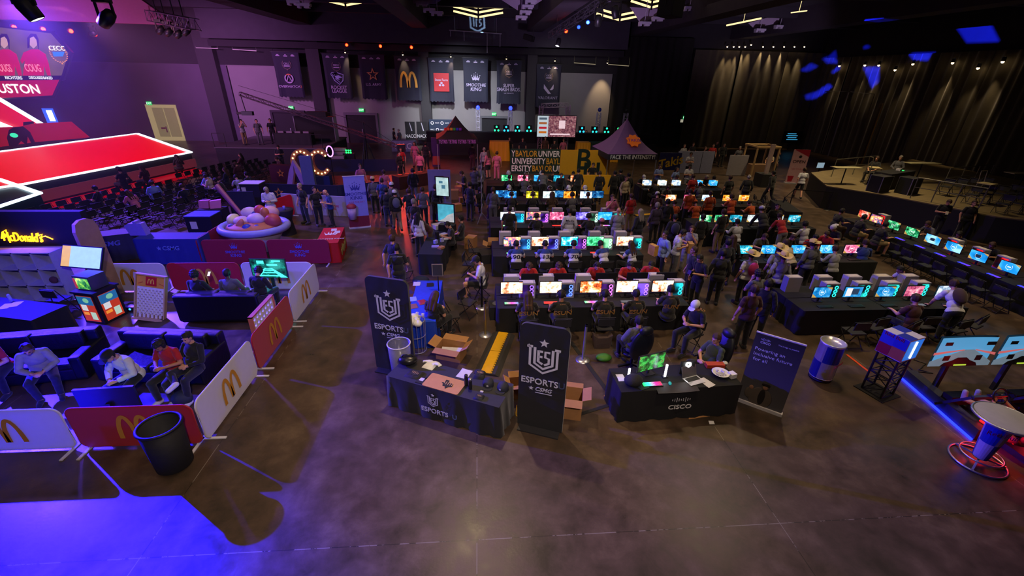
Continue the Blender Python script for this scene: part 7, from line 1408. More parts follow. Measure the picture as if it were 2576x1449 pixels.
# back stage of the second show: black tables with glowing machines, truss towers, screen on truss
o=thing('rear_stage','long black raised stage along the back wall','stage',(5.4,40.5,0));MB().box((0,0,.5),(20,4,1.0)).build('deck',BLACK,o);MB().box((0,-1.2,1.4),(19.4,.9,.8)).build('table_cover',CLOTHB,o)
for i,(x,c_) in enumerate(((1249,'#20c080'),(1273,'#20a0d0'),(1301,'#20b0a0'),(1330,'#20c0a0'),(1462,'#20a0e0'),(1494,'#20b0b0'),(1524,'#20c090'),(1552,'#20c060'))):
    p=AY(x,338,39.2);o=thing('glowing_pc','computer with three %s fans on the rear stage, %s from the black tent' % ('cyan',ORD[i]),'computer',(p.x,39.2,1.8));MB().box((0,0,.28),(.5,.3,.56)).build('case',BLACKM,o)
    for a,b in ((0,.42),(-.15,.14),(.15,.14)): MB().ell((a,-.16,b),(.085,.02,.085),None,10,6).build('fan_ring',mat(HEX(c_),.4,emis=3),o)
for k,(x,c_) in enumerate(((1203,'#2030ff'),(1283,'#2030ff'),(1502,'#102080'),(1569,'#101010'))):
    p=AY(x,335,41.5);o=thing('truss_tower','slim lit truss tower, '+('beside the black tent','at the edge of the rear doorway','between the hanging screen and the purple tent','behind the purple tent')[k],'truss',(p.x,41.5,1.0));truss_mesh((0,0,0),(0,0,2.3),.32,.03,.4).build('truss_frame',mat((.5,.5,.6),.4,.5,emis=0),o);MB().ell((0,-.1,2.55),(.16,.16,.18)).build('lamp_head',mat(HEX(c_),.4,emis=6 if k < 2 else .1),o)
o=thing('truss_arch','square truss arch standing behind the large screen','truss',(0,0,0));A,B=AY(1362,266,38),AY(1430,264,38);m_=mat(HEX('#b0a0a8'),.4,.6);truss_mesh((A.x,38,0.02),A,.3,.03,.4).build('truss_frame',m_,o);truss_mesh((B.x,38,0.02),B,.3,.03,.4).build('truss_frame',m_,o);truss_mesh(A,B,.3,.03,.4).build('truss_frame',m_,o)
A,B=AY(1353,291,36.5),AY(1446,345,36.5);o=thing('projection_screen','large screen on truss showing a bracket column and a stage view','screen',((A.x+B.x)/2,36.5,0));W_,z1,z0=B.x-A.x,A.z,B.z;MB().box((0,.05,(z0+z1)/2),(W_+.1,.1,z1-z0+.1)).build('housing',BLACKM,o);MB().box((.28*.5*W_,-.01,(z0+z1)/2),(W_*.72,.02,z1-z0)).build('picture',screen_mat(['#382028','#80485a','#a86a70','#c8a8a8'],5,.75,'game'),o);MB().box((-W_*.36,-.01,(z0+z1)/2),(W_*.28,.02,z1-z0)).build('schedule_column',mat(HEX('#c8d8e0'),.4,emis=.8),o)
for j,h in enumerate(('#506070','#b06840','#c02030','#d07020')): MB().box((-W_*.36,-.03,z1-(j+.6)*(z1-z0)/4.6),(W_*.2,.01,.16)).build('schedule_entry',mat(HEX(h),.4,emis=.8),o)
MB().box((.14*W_,-.03,z0+(z1-z0)*.6),(.5,.01,.6)).box((.1*W_,-.03,z0+.2),(1.6,.01,.12)).build('picture_highlight',mat(HEX('#f0d0d8'),.4,emis=.9),o);MB().box((0,.2,z0/2),(.4,.2,z0)).build('stand',BLACKM,o)
# curtain side: partitions, frames, OPEN banner
A=G(1708,436);boardp(1708,1787,380,436,A.y,'grey_partition','grey blue panel partition behind three people in sports jerseys',mat(HEX('#8488a4'),.7,noise=.15),lambda o,w_,z,h: [MB().box((q*w_/3,-.045,z),(.02,.01,h)).build('seam',BLACKM,o) for q in (-.5,.5)])
A=G(1850,442);boardp(1838,1872,390,441,A.y,'pale_screen','tall pale free standing panel beyond the desks',mat(HEX('#a09ca4'),.7))
o=thing('wooden_frame_booth','pale wooden frame booth with an open front near the dark doorway','booth',G(1915,445));o.scale=(.8,.8,.85);mb=MB();[mb.box((x,y,1.2),(.12,.12,2.4)) for x in (-1.0,1.0) for y in (0,1.8)];mb.box((0,0,2.4),(2.2,.14,.14)).box((0,1.8,2.4),(2.2,.14,.14)).box((-1,.9,2.4),(.12,1.9,.12)).box((1,.9,2.4),(.12,1.9,.12));mb.build('frame',mat(HEX('#b89868'),.7),o);MB().box((0,.9,.45),(1.6,.6,.9)).build('counter',mat(HEX('#8a6a50'),.7),o)
A,B=G(1978,457),G(2010,466);o=thing('open_banner','pink and white roll-up banner reading OPEN with a red cup','banner',(A+B)/2,R(-14));MB().box((0,0,1.1),(1.0,.02,2.2)).build('printed_sheet',mat(HEX('#d8a8b0'),.6),o);mb=MB();mb.prism([(-.5,2.2),(.5,2.2),(.5,1.75)],-.014,-.011);mb.build('red_corner',mat(HEX('#b01838')),o);text('OPEN',.2,mat(HEX('#301018')),o,z=1.42,y=-.014,bold=.05,wide=1.1);text('GET YOURS',.09,mat(HEX('#c05060')),o,z=.95,y=-.014);mb=MB();mb.prism([(-.38,.12),(-.12,.12),(-.06,.5),(-.44,.5)],-.014,-.011);mb.build('cup_print',mat(HEX('#b01830')),o);MB().ell((0,-.02,1.75),(.09,.01,.09)).build('round_logo',BLACK,o);MB().box((0,0,.03),(1.05,.3,.06)).build('base',OFFW,o)
o=MB().box((0,0,.4),(.9,.9,.8)).build('black_plinth',BLACK);o.location=G(1925,470)+Vector((0,.3,0));tag(o,'black plinth beside the pink and white banner','box');o=thing('white_post','thin white upright post standing on the black plinth','post',G(1925,470)+Vector((0,.3,.8)));MB().box((0,0,.9),(.25,.12,1.8)).build('panel',mat(HEX('#b8a0a0'),.6),o)
o=thing('wall_display','dark screen with light blue text lines on the far black wall','screen',AY(1992,345,43.5));MB().box((0,0,0),(1.9,.06,1.1)).build('housing',BLACKM,o);mb=MB();[mb.box((-.1+.05*i,-.04,.32-i*.18),(.9+.25*(i % 2),.01,.07)) for i in range(4)];mb.build('text_lines',mat(HEX('#3080a8'),.4,emis=1.1),o);MB().rod((0,.1,-.5),(0,.1,-AY(1992,345,43.5).z),.05).build('stand',BLACKM,o)
o=thing('control_screen','small tilted lit screen on a stand beside the risers','screen',G(2052,452));MB().box((0,0,1.0),(.55,.05,.4)).build('housing',BLACKM,o);MB().box((0,-.03,1.0),(.5,.01,.35)).build('picture',mat(HEX('#90a8b8'),.4,emis=.8),o);MB().rod((0,0,0),(0,0,.9),.03).build('stand',BLACKM,o)
# risers
RT=mat(HEX('#7a6a48'),.7,noise=.3,scale=2);P=[G(2060,474,1.2),G(2150,448,1.2),Vector((32,33,1.2)),Vector((32,16.5,1.2)),G(2576,553,1.2),G(2290,487,1.2)]
P=[Vector((18.6,22.2,0)),Vector((20.3,25.8,0)),Vector((32,31,0)),Vector((32.0,14.5,0)),Vector((24.6,14.5,0)),Vector((22.0,16.6,0)),Vector((20.2,20.3,0))]
o=thing('riser_platform','large black sided riser platform with a worn wooden deck','platform',(0,0,0));flatpoly(P,0,1.15).build('skirt',BLACK,o);flatpoly([p*1 for p in P],1.152,1.2).build('deck',RT,o)
def rail(A,B,label,h=1.0,n=2): o=thing('guard_rail',label,'rail',A,0);d=B-A;mb=MB();mb.rod((0,0,h),d+Vector((0,0,h)),.022,n=8).rod((0,0,h*.55),d+Vector((0,0,h*.55)),.018,n=8);[mb.rod(d*i/n,d*i/n+Vector((0,0,h)),.022,n=8) for i in range(n+1)];mb.build('rail_frame',mat(HEX('#8a8878'),.35,.7),o)
Z2=Vector((0,0,1.2));rail(Vector((20.9,19.6,1.2)),Vector((22.0,17.4,1.2)),'silver guard rail at the front edge of the riser near the end steps',1.0,3);rail(Vector((20.6,24.5,1.2)),Vector((24.5,26,1.2)),'silver guard rail at the far side of the riser deck');rail(Vector((24.5,21.5,1.2)),Vector((28.5,22.8,1.2)),'long silver guard rail across the riser by the stools',1.1,3);rail(Vector((26.5,17.5,1.2)),Vector((31,17.8,1.2)),'silver guard rail at the near end of the riser',1.1,3)
def stool_proto():
    o=thing('tall_chair','s','chair');mb=MB();[mb.rod((x*.26,y*.24,0),(x*.22,y*.2,.78),.016,n=6) for x in (-1,1) for y in (-1,1)];[mb.rod((x*.22,.2,.78),(x*.22,.26,1.25),.016,n=6) for x in (-1,1)];mb.rod((-.24,-.22,.3),(.24,-.22,.3),.012,n=6).rod((-.22,.26,1.25),(.22,.26,1.25),.016,n=6).build('chair_frame',mat(HEX('#a8a080'),.35,.7),o);MB().box((0,0,.79),(.5,.46,.03)).build('seat',mat(HEX('#c0b080'),.6),o);return o
ST_=Proto(stool_proto)
for k,(x,y,a,l_) in enumerate(((23.6,18.8,.3,'tall folding director chair standing at the middle of the riser'),(25.6,16.3,.2,'tall folding chair catching light at the near end of the riser'),(21.3,22.6,1.2,'low metal framed seat by the riser drum cases'))): ST_.at((x,y,1.2),a,l_,scale=(1.15,)*3)
for k,(x,y,zz,w_) in enumerate(((19.7,22.6,.9,1.5),(24.4,23.0,1.1,1.8),(27.4,20.4,1.1,1.8))):
    o=thing('cymbal_stand' if k else 'small_table',('low lit table at the back corner of the riser','thin slanted tray on a stand at the back of the riser','thin slanted tray on a stand at the near side of the riser')[k],'stand',(x,y,1.2));MB().box((0,0,zz),(w_,.5,.03),None).build('tray',mat(HEX('#b0a880'),.5),o);MB().rod((0,0,0),(0,0,zz),.03).rod((-.3,0,.01),(.3,0,.01),.02).build('stand',BLACKM,o)
o=thing('mixing_desk','black mixing desk covered with gear on the riser','desk',(22.2,22.2,1.2),.4);MB().box((0,0,.4),(2.4,.8,.8)).build('body',BLACK,o);MB().box((.3,0,.86),(.2,.2,.1)).build('white_cup',OFFW,o);MB().box((.5,-.1,.82),(.12,.08,.03)).build('green_light',mat(HEX('#20c050'),.4,emis=3),o)
for k,(x,y) in enumerate(((20.4,21.0),(21.6,20.6))): o=thing('road_case','black case with metal edges on the riser edge, '+('farther','nearer')[k]+' one','case',(x,y,1.2),.3);MB().box((0,0,.4),(.8,.6,.8)).build('body',BLACK,o);mb=MB();[mb.bar((a*.4,b*.3,0),(a*.4,b*.3,.8),.03) for a in (-1,1) for b in (-1,1)];[mb.bar((-.4,b*.3,.8),(.4,b*.3,.8),.03) for b in (-1,1)];mb.build('metal_edge',mat((.4,.4,.4),.3,.8),o)
for k in range(14): CHAIR.at((22.6+(k % 5)*.8+.3*(k//5),17.0+(k//5)*1.6+(k % 5)*.1,1.2),R(-70),'dark folding chair standing on the riser','chairs on the riser')
folk([(24.9,17.2,-60,'stand','coat','charcoal','pants','black','shag','g','l',None,None,'person in a dark coat with grey hair standing on the riser'),(21.9,23.3,-60,'sit','tee','charcoal','pants','black','hair','b','l',None,None,'person seated behind the mixing desk on the riser'),(23.6,23.6,-40,'sit','long','grey','pants','black','hair','g','l',None,None,'person in a grey coat seated on the riser behind the gear')],'')
for o in [q for q in bpy.data.objects if q.name.startswith('person') and q.get('label','').endswith(('on the riser','behind the gear'))]: o.location.z=1.2
mb=MB();[mb.box((0,0,0),(1,1,1)) for i in range(0)]
o=thing('riser_steps','black steps with pale nosings beside the riser','stairs',(24.2,13.9,0),0)
for i in range(4): MB().box((-.2+0*i,.15-.28*i,.5-.13*i),(1.2,.28,1.0-.26*i)).build('step',BLACK,o).location=(0,0,0);MB().box((-.2,.02-.28*i,1.01-.26*i),(1.1,.03,.02)).build('nosing',mat(HEX('#b8a060'),.5),o)
for k,(x,y) in enumerate(((2185,512),(2215,512))): A=G(x-20,y+25);o=thing('sign_stand','thin sign stand beside the belt barrier, '+('first','second')[k]+' of two','stand',G(x-38*0,y));MB().rod((0,0,0),(0,0,1.1),.015).rod((-.15,0,.01),(.15,0,.01),.015).build('pole',BLACKM,o);MB().box((0,0,1.2),(.22,.02,.3)).build('sign_frame',GREY,o)
o=thing('belt_barrier','black retractable belt barrier on posts by the lit floor','barrier',(0,0,0));P=[G(1975,540),G(1985,515),G(2085,515)];P=[G(1960,545),G(1985,520),G(2080,528)];mb=MB();[mb.rod(p,p+Vector((0,0,1)),.03).lathe([(.001,.02),(.16,.015),(.17,0)],14,Matrix.Translation(p)) for p in P];[mb.bar(a+Vector((0,0,.95)),b+Vector((0,0,.95)),.012,.05) for a,b in zip(P,P[1:])];mb.build('post_and_belt',BLACKM,o)
o=desk(-1.1,1.1,0,'black draped side table at the end of the curtain side fourth row','side tables');o.location=(14.9,19.9,0);o.rotation_euler=(0,0,R(75))
# ---------------------------------------------------------------- the walking and standing crowd: head pixel, facing, pose, clothes | label
STH=dict(stand=1.62,standh=1.60,phone=1.58,cross=1.62,walk=1.60,lean=1.30,photo=1.62,think=1.62,desk=1.22,deskh=1.15,pad=1.1,sit=1.22,sitp=1.2,loll=1.15)
SP=[]
def crowd(txt):
    for ln in txt.strip().split('\n'):
        a,lb=ln.split('|');f=a.split();x,y,fc_=float(f[0]),float(f[1]),float(f[2]);ps=f[3];tp,tc_=f[4].split(':');bt,bc=f[5].split(':');hr,hc=f[6].split(':') if ':' in f[6] else (f[6],'k');sk='l';hat=hcx=None;ph=False
        for q in f[7:]:
            if q in 'lmd': sk=q
            elif q == 'ph': ph=True
            else: hat,hcx=q.split(':')
        p=G(x,y,STH[ps])
        for _ in range(6):
            if ps not in ('desk','deskh','sit','sitp','loll') and any((q-p).length < .5 for q in SP): p.y += .2;p.x += .07
        SP.append(p);person((p.x,p.y,0),fc_,ps,'person '+lb,tp,tc_,bt,bc,None if hr == 'bald' else hr,hc,sk,hat,hcx or 'white',scale=1+.03*math.sin(x*7+y),phones=ph)
crowd('''
672 481 10 phone hoodie:white pants:navy hair:g|in a white hoodie with a lanyard at the tall round table
755 472 -30 stand tee:navy pants:denim hair:g|in a dark top and jeans, first of three men by the fruit bowl
790 476 40 stand tee:black pants:navy hair:k|in black in the middle of the three men by the fruit bowl
824 482 -60 phone tee:blue pants:charcoal bald:g|bald in a blue shirt with a badge by the fruit bowl
937 452 190 standh long:grey pants:navy hair:b hat:x|in a grey jacket and cowboy hat in the queue
960 455 170 stand tee:blue pants:navy hair:b|in a blue shirt in the queue behind the cowboy hat
985 466 185 stand hoodie:grey pants:denim hair:k cap:white|in a grey hoodie and white cap in the queue
970 478 175 stand long:navy pants:denim hair:k|in long navy top at the front of the queue by the blue banner
993 488 200 walk hoodie:black pants:tan hair:k cap:white|in a black hoodie with a grey backpack and tan trousers
1028 482 185 stand tee:navy pants:black shag:b|in navy with tousled hair in the queue
1045 486 175 stand hoodie:grey pants:black hair:b|in a grey hoodie at the end of the queue
1040 512 160 stand tee:charcoal pants:black hair:g|in dark clothes with a pale round cap behind the bending woman
1050 540 150 stand long:white pants:navy longhair:k|in a white top with long dark hair near the booth table
1072 560 -75 lean tee:maroon pants:brown longhair:k|bending over the booth table in a maroon top and brown trousers
985 608 160 walk tee:navy pants:navy hair:b|in navy with a blue patch walking past the queue
997 632 185 walk tee:black pants:charcoal hair:k|in a black t-shirt walking on the open floor near the first tall banner
1038 430 190 walk coat:black pants:grey shag:k|in a black coat walking up the red lit aisle
1094 470 170 stand coat:black pants:charcoal hair:b|in a long black coat beside the upright screens
1008 375 0 stand tee:red pants:black hair:b|in a red lit shirt near the press table
1003 385 60 stand coat:black pants:black hair:k|in black beside the red lit press table
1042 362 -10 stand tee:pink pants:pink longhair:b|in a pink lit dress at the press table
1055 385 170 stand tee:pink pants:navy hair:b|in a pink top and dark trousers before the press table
1070 365 180 stand tee:charcoal pants:black hair:k|in grey at the end of the press table
990 325 120 stand tee:charcoal pants:black hair:b|in dark clothes beside the black press banners
1003 328 -120 stand tee:grey pants:charcoal hair:g|in a grey shirt beside the black press banners
1188 368 150 stand coat:maroon pants:maroon hair:b|in a long red lit coat in front of the black tent
1218 378 180 stand tee:lgrey pants:charcoal hair:g|in a pale top with a shoulder strap near the black tent
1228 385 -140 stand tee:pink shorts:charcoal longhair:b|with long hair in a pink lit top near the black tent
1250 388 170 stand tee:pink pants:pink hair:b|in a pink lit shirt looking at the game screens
1193 427 160 photo hoodie:grey shorts:charcoal hair:b|in a grey hoodie behind the booth with raised hands
1208 422 -150 stand long:lgrey pants:black hair:g|in a pale patterned shirt beside the light stand
1167 440 -90 phone tee:black pants:black hair:b|in black reading a yellow paper behind the booth
1182 468 150 stand tee:navy pants:black hair:k|in navy behind the stacked boxes of the booth
1207 480 -160 sit hoodie:black pants:black shag:k|sitting in black behind the stacked boxes
1157 555 -100 sit tee:charcoal pants:black hair:k|in a dark polo seated behind the booth table
1135 566 -80 sitp tee:charcoal pants:charcoal hair:k|with a hand to the face seated at the booth table
1240 478 165 stand long:grey pants:grey hair:b|in a dark grey sweater and grey trousers on the walkway
1210 660 -100 sitp tee:white shorts:black hair:k cap:black|in a pale t-shirt and black cap sitting with a phone by the walkway
1088 755 150 sitp tee:black pants:black longhair:b|in a black t-shirt with tied hair seated at the blue cloth table
1510 438 180 standh coat:black pants:black hair:b|in black standing by the gold banner
1548 436 -170 stand coat:black pants:black hair:k|in black in the middle aisle beside the gold banner
1560 440 160 stand hoodie:black pants:charcoal hair:k|in a black hoodie in the middle aisle
1575 447 20 stand long:cream pants:black hair:b|in a cream shirt in the middle aisle
1583 440 200 stand coat:black pants:black hair:k|in a dark coat further along the middle aisle
1540 500 10 photo tee:pink shorts:black hair:b|with both arms raised in the middle aisle
1590 492 200 stand tee:red pants:tan hair:b|in a red polo and tan trousers in the middle aisle
1612 535 -150 stand coat:navy pants:grey longhair:g|in a navy coat with long pale hair in the middle aisle
1655 490 170 phone tee:maroon pants:black hair:b cap:white|in maroon with a pale cap behind the curtain side rows
1655 515 190 stand hoodie:purple pants:black shag:g|in violet with pale tousled hair in the crowd
1680 512 170 stand hoodie:black pants:black hair:k|in a black hoodie in the crowd of the middle aisle
1700 545 175 stand coat:navy pants:navy hair:k|in a big navy coat and tan cap in the crowd
1675 588 -70 stand hoodie:lblue pants:black hair:k|in a blue and white hoodie carrying paper bags
1712 598 80 phone tee:white pants:grey hair:k|in a pale blue shirt and grey trousers holding a bag
1742 572 -30 think tee:lgrey pants:lgrey longhair:b|in a pale top with long hair, one hand at the mouth
1770 545 180 stand coat:black pants:tan hair:k|in black with tan trousers behind the third curtain side row
1822 535 -165 stand tee:black pants:tan hair:b|in a black t-shirt and khaki trousers behind the third curtain side row
1768 648 -70 phone tee:black pants:black hair:k|in a black shirt holding up a camera by the front desk row
1752 640 -100 stand tee:navy pants:black hair:b|in navy behind the camera holder
1845 600 170 stand coat:black pants:black longhair:b|in a long black coat near the straw hats
1833 612 185 stand coat:navy pants:navy hair:k|in a dark coat beside the straw hats
1820 640 160 stand coat:black pants:black hair:k|in black standing before the straw hats
1893 640 185 stand tee:white pants:black hair:k hat:x|in a straw hat with a magenta drawstring bag
1962 630 180 stand tee:lgrey pants:black hair:b hat:x|in a straw hat and pale t-shirt bending toward the screens
1972 650 170 stand long:lgrey pants:black hair:b hat:x|in a straw hat and pinkish jacket next to the front tables
2048 618 180 standh hoodie:grey pants:black hair:b hat:x|in a straw hat and grey hoodie
2000 632 190 lean tee:cream shorts:navy hair:b|leaning over the second curtain side row in a cream shirt
1912 690 190 think tee:grey pants:charcoal shag:k|in a grey t-shirt scratching the head
1898 732 180 stand tee:maroon pants:black hair:b|in a dark maroon t-shirt seen from behind
1950 745 140 stand coat:black pants:black hair:k|in a black polo with a white sleeve patch
2420 750 165 lean tee:white pants:navy hair:b|in a white t-shirt with a brown backpack bending over the last monitor
1660 418 0 cross tee:lblue pants:black hair:b|in a blue and white jersey, arms folded, by the yellow script banner
1703 424 20 stand tee:lblue pants:black longhair:k|in a blue and white jersey with dark curls before the grey partition
1736 418 -10 cross tee:white pants:lgrey hair:k cap:black|in a white jersey and dark cap before the grey partition
1745 448 185 standh tee:red pants:black hair:b|in a red shirt behind the fifth curtain side row
1738 485 180 standh tee:orange pants:black hair:b|in an orange shirt, first standing at the fourth curtain side row
1790 487 178 standh tee:orange pants:black hair:b|in an orange shirt, second standing at the fourth curtain side row
1846 500 182 desk tee:orange pants:black shag:b|in an orange shirt seated at the fourth curtain side row
1702 512 180 desk tee:orange pants:black hair:b|in an orange shirt at the aisle end of the fourth curtain side row
1757 516 180 deskh tee:orange pants:black hair:b cap:orange|in an orange cap between the standing orange shirts
1900 517 200 deskh tee:orange pants:black hair:b|in an orange shirt at the curtain end of the fourth row
1800 450 175 desk tee:black pants:black hair:k|in black with white numbers at the fifth curtain side row
1838 448 190 stand tee:charcoal pants:black hair:b|in dark clothes at the end of the fifth curtain side row
1885 445 160 stand hoodie:charcoal pants:black hair:g beanie:white|in a dark hoodie and white beanie
1615 443 0 deskh tee:charcoal pants:black hair:b cap:white|facing the hall with a white cap, first behind the fifth curtain side row
1697 445 0 deskh tee:grey pants:black hair:b|facing the hall, second behind the fifth curtain side row
1735 445 5 deskh tee:charcoal pants:black hair:b cap:white|facing the hall with a white cap, third behind the fifth curtain side row
1772 446 -5 deskh tee:black pants:black hair:g|facing the hall, fourth behind the fifth curtain side row
1652 462 180 desk tee:charcoal pants:black hair:k|at the first seat of the fifth curtain side row
1765 470 178 desk long:grey pants:black hair:k|at the third seat of the fifth curtain side row
1675 470 0 deskh tee:grey pants:black hair:b ph|with a pale headset facing the hall, first behind the fourth curtain side row
1862 562 182 desk long:white pants:navy hair:k|in a white and navy jersey at the third curtain side row
1928 548 178 lean hoodie:black pants:black hair:b cap:white|in a black track top with white stripes and cap
1978 560 185 lean tee:red pants:lgrey hair:b|leaning in a red shirt with white sleeves at the third curtain side row
2035 568 190 desk long:white pants:black shag:k|in a white and navy jersey at the end of the third curtain side row
1955 522 -10 stand coat:charcoal pants:black hair:k|in dark clothes facing the hall behind the third curtain side row
1910 592 0 deskh tee:grey pants:black hair:b|facing the hall behind the second curtain side row, first
1980 590 5 deskh tee:charcoal pants:black hair:b|facing the hall behind the second curtain side row, with a lit phone
2040 592 -10 deskh tee:red pants:black hair:k|in a red top facing the hall behind the second curtain side row
2090 586 -60 deskh tee:red pants:black hair:b|in a red sleeve reaching across behind the second curtain side row
2110 575 -70 deskh tee:black pants:black hair:b capback:white|in a white cap at the end behind the second curtain side row
2112 632 182 desk long:lgrey pants:black hair:b|in a grey and navy jersey at the second curtain side row
2183 618 160 desk long:blue pants:black hair:b|in a blue and white track jacket, end of the second curtain side row
2293 680 -100 deskh tee:white pants:black hair:k|in a pale top behind the curtain side front row
2025 430 160 walk tee:white shorts:black hair:b|in a white t-shirt and black shorts walking by the pink banner
1948 440 200 walk coat:black pants:black hair:k|in black walking in front of the pink banner
2385 508 -30 phone tee:black pants:black hair:b|in a black shirt with a drink, standing in front of the riser skirt
2450 512 -20 stand tee:black pants:black hair:b|barely seen in the dark beside the riser steps
1738 390 0 cross tee:white pants:black hair:k|in white behind the grey partition near the far tables
1775 372 20 stand tee:maroon pants:black hair:b|in a maroon shirt in the far crowd by the drapes
1795 368 -20 stand tee:red pants:black hair:k|in a red shirt in the far crowd by the drapes
1722 368 10 stand tee:lgrey pants:black hair:b|in a pale shirt in the far crowd by the drapes
1862 372 -10 stand tee:grey pants:black hair:g|in grey standing alone in the far crowd
1805 358 5 stand tee:charcoal pants:black hair:b|in dark clothes in the far crowd
1745 362 0 stand tee:charcoal pants:black hair:b|near the lit window in the far crowd
1822 366 0 stand hoodie:black pants:black hair:k|in a hoodie in the far crowd
1960 385 60 stand tee:grey pants:black hair:b|beside the wooden frame booth
1940 390 -60 sit tee:cream pants:black hair:b|seated inside the wooden frame booth
1282 348 5 stand tee:charcoal pants:black hair:k|behind the green university banner, first from the gold cloth
1315 352 0 stand tee:navy pants:black hair:b|behind the green university banner in navy
1372 350 -5 stand tee:brown pants:black hair:b|behind the green university banner in brown
1395 356 4 stand tee:charcoal pants:black hair:k|at the end of the green university banner
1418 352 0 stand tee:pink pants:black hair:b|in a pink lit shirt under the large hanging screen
1475 331 0 stand tee:grey pants:black hair:b|behind the rear stage machines in grey
1515 334 0 stand tee:charcoal pants:black hair:g|behind the rear stage machines in dark clothes
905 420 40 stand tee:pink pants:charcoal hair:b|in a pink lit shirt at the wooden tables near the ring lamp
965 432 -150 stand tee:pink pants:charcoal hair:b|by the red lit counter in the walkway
2318 765 180 desk tee:maroon pants:black hair:b|with arms on the table between the last two monitors
1757 772 -60 sitp tee:black pants:black hair:k cap:white|in a white cap and black numbered jersey seated near the front desk row
1605 812 185 sit hoodie:grey pants:black hair:k|in a grey hoodie lounging in a gaming chair
1795 860 -70 loll tee:green pants:black hair:b|in a green camouflage top reclining in a gaming chair
''')
def byl(s): return [o for o in COL.objects if o.get('label','').startswith('person '+s)][0]
p=byl('in a black t-shirt walking');backtext(p,'STAFF CREW',.035,'#8a90a8',.14,1.2,'walk');p=byl('in a white cap and black numbered');backtext(p,'70',.16,'#c0c0c8',-.04,1.1,'sitp');backtext(p,'KLEIN',.05,'#d0a020',.13,1.2,'sitp')
for s,q in (('in a black hoodie with a grey','#5a5e78'),('in a straw hat with a magenta','#b02070'),('in a white t-shirt with a brown','#3a2420'),('in a big navy coat','#2a2c50')):
    p=byl(s);ps='lean' if 'brown' in s else 'walk' if 'hoodie' in s else 'stand';J=body(ps).J;c=J['che']-J['up']*.03;M_=Vector((0,0,1)).rotation_difference(J['up']).to_matrix().to_4x4()
    o=MB().ell((0,0,0),(.16,.10,.22),None,14,10).build('backpack',cl(q));mw=p.matrix_basis @ Matrix.Translation(c+Vector((0,J['up'].z,-J['up'].y))*.20) @ M_;o.matrix_world=mw;tag(o,{'#5a5e78': 'grey backpack worn by the person in tan trousers','#b02070': 'magenta drawstring bag on the back of a straw hatted person','#3a2420': 'brown backpack on the person bending over the last monitor','#2a2c50': 'dark violet backpack on the person in the big navy coat'}[q],'bag')
for s,col,lb in (('in a blue and white hoodie carrying','#c89848','tan paper bag with a yellow label held against the blue and white hoodie'),('in a pale blue shirt and grey','#b88a5a','crumpled brown paper bag held by the man in the pale blue shirt')):
    p=byl(s);f=p.rotation_euler.z;o=MB().box((0,0,0),(.3,.16,.34)).build('paper_bag',mat(HEX(col),.7,noise=.3));o.location=p.location+Vector((math.sin(f)*.42,-math.cos(f)*.42,1.12));o.rotation_euler=(0,0,f);tag(o,lb,'bag')
for s,col,lb,hh in (('in a black shirt with a drink','#d8d0b0','pale cup held by the person before the riser skirt',0),('in a pale t-shirt and black cap sitting','#202028','phone held by the seated person by the walkway',1),('in a black shirt holding up a camera','#15151a','black camera held up by the person near the front desk row',0),('in black reading','#d0b040','yellow paper read behind the booth',0)):
    p=byl(s);f=p.rotation_euler.z;z_=1.17 if not hh else .82;o=MB().box((0,0,0),(.12,.10,.12) if 'camera' in lb else (.08,.08,.14)).build('x',mat(HEX(col),.5));o.name={'pale': 'drink_cup','phon': 'phone','blac': 'camera','yell': 'paper_sheet'}[lb[:4]];o.location=p.location+Vector((math.sin(f)*.36,-math.cos(f)*.36,z_));o.rotation_euler=(R(-20),0,f);tag(o,lb,{'pale': 'cup','phon': 'phone','blac': 'camera','yell': 'paper'}[lb[:4]])
# gaming chairs
def gchair(s,a,label):
    p=byl(s);o=thing('gaming_chair',label,'chair',p.location,p.rotation_euler.z);L_=mat(HEX('#12161e'),.45,noise=.2)
    MB().ell((0,-.05,.42),(.27,.28,.07),None,16,8).build('seat',L_,o);q=MB().ell((0,0,.42),(.27,.09,.48),None,16,12).ell((0,0,.86),(.16,.10,.12)).build('backrest',L_,o);q.location=(0,.25,.42);q.rotation_euler=(R(-12),0,0);MB().rod((0,0,.08),(0,0,.38),.03).build('gas_lift',BLACKM,o)
    mb=MB();[mb.bar((0,0,.10),(.32*math.cos(t),.32*math.sin(t),.06),.05) or mb.ell((.32*math.cos(t),.32*math.sin(t),.035),(.03,.03,.035),None,8,5) for t in [2*PI*i/5 for i in range(5)]];mb.build('base',BLACKM,o);[MB().bar((s_*.29,-.15,.66),(s_*.29,.12,.66),.06,.04).bar((s_*.29,0,.64),(s_*.26,0,.4),.03).build('armrest',BLACKM,o) for s_ in (-1,1)]
gchair('in a grey hoodie lounging',0,'dark racing style gaming chair with its back to the network table');gchair('in a green camouflage',0,'gaming chair with a teal crest under the camouflage top')
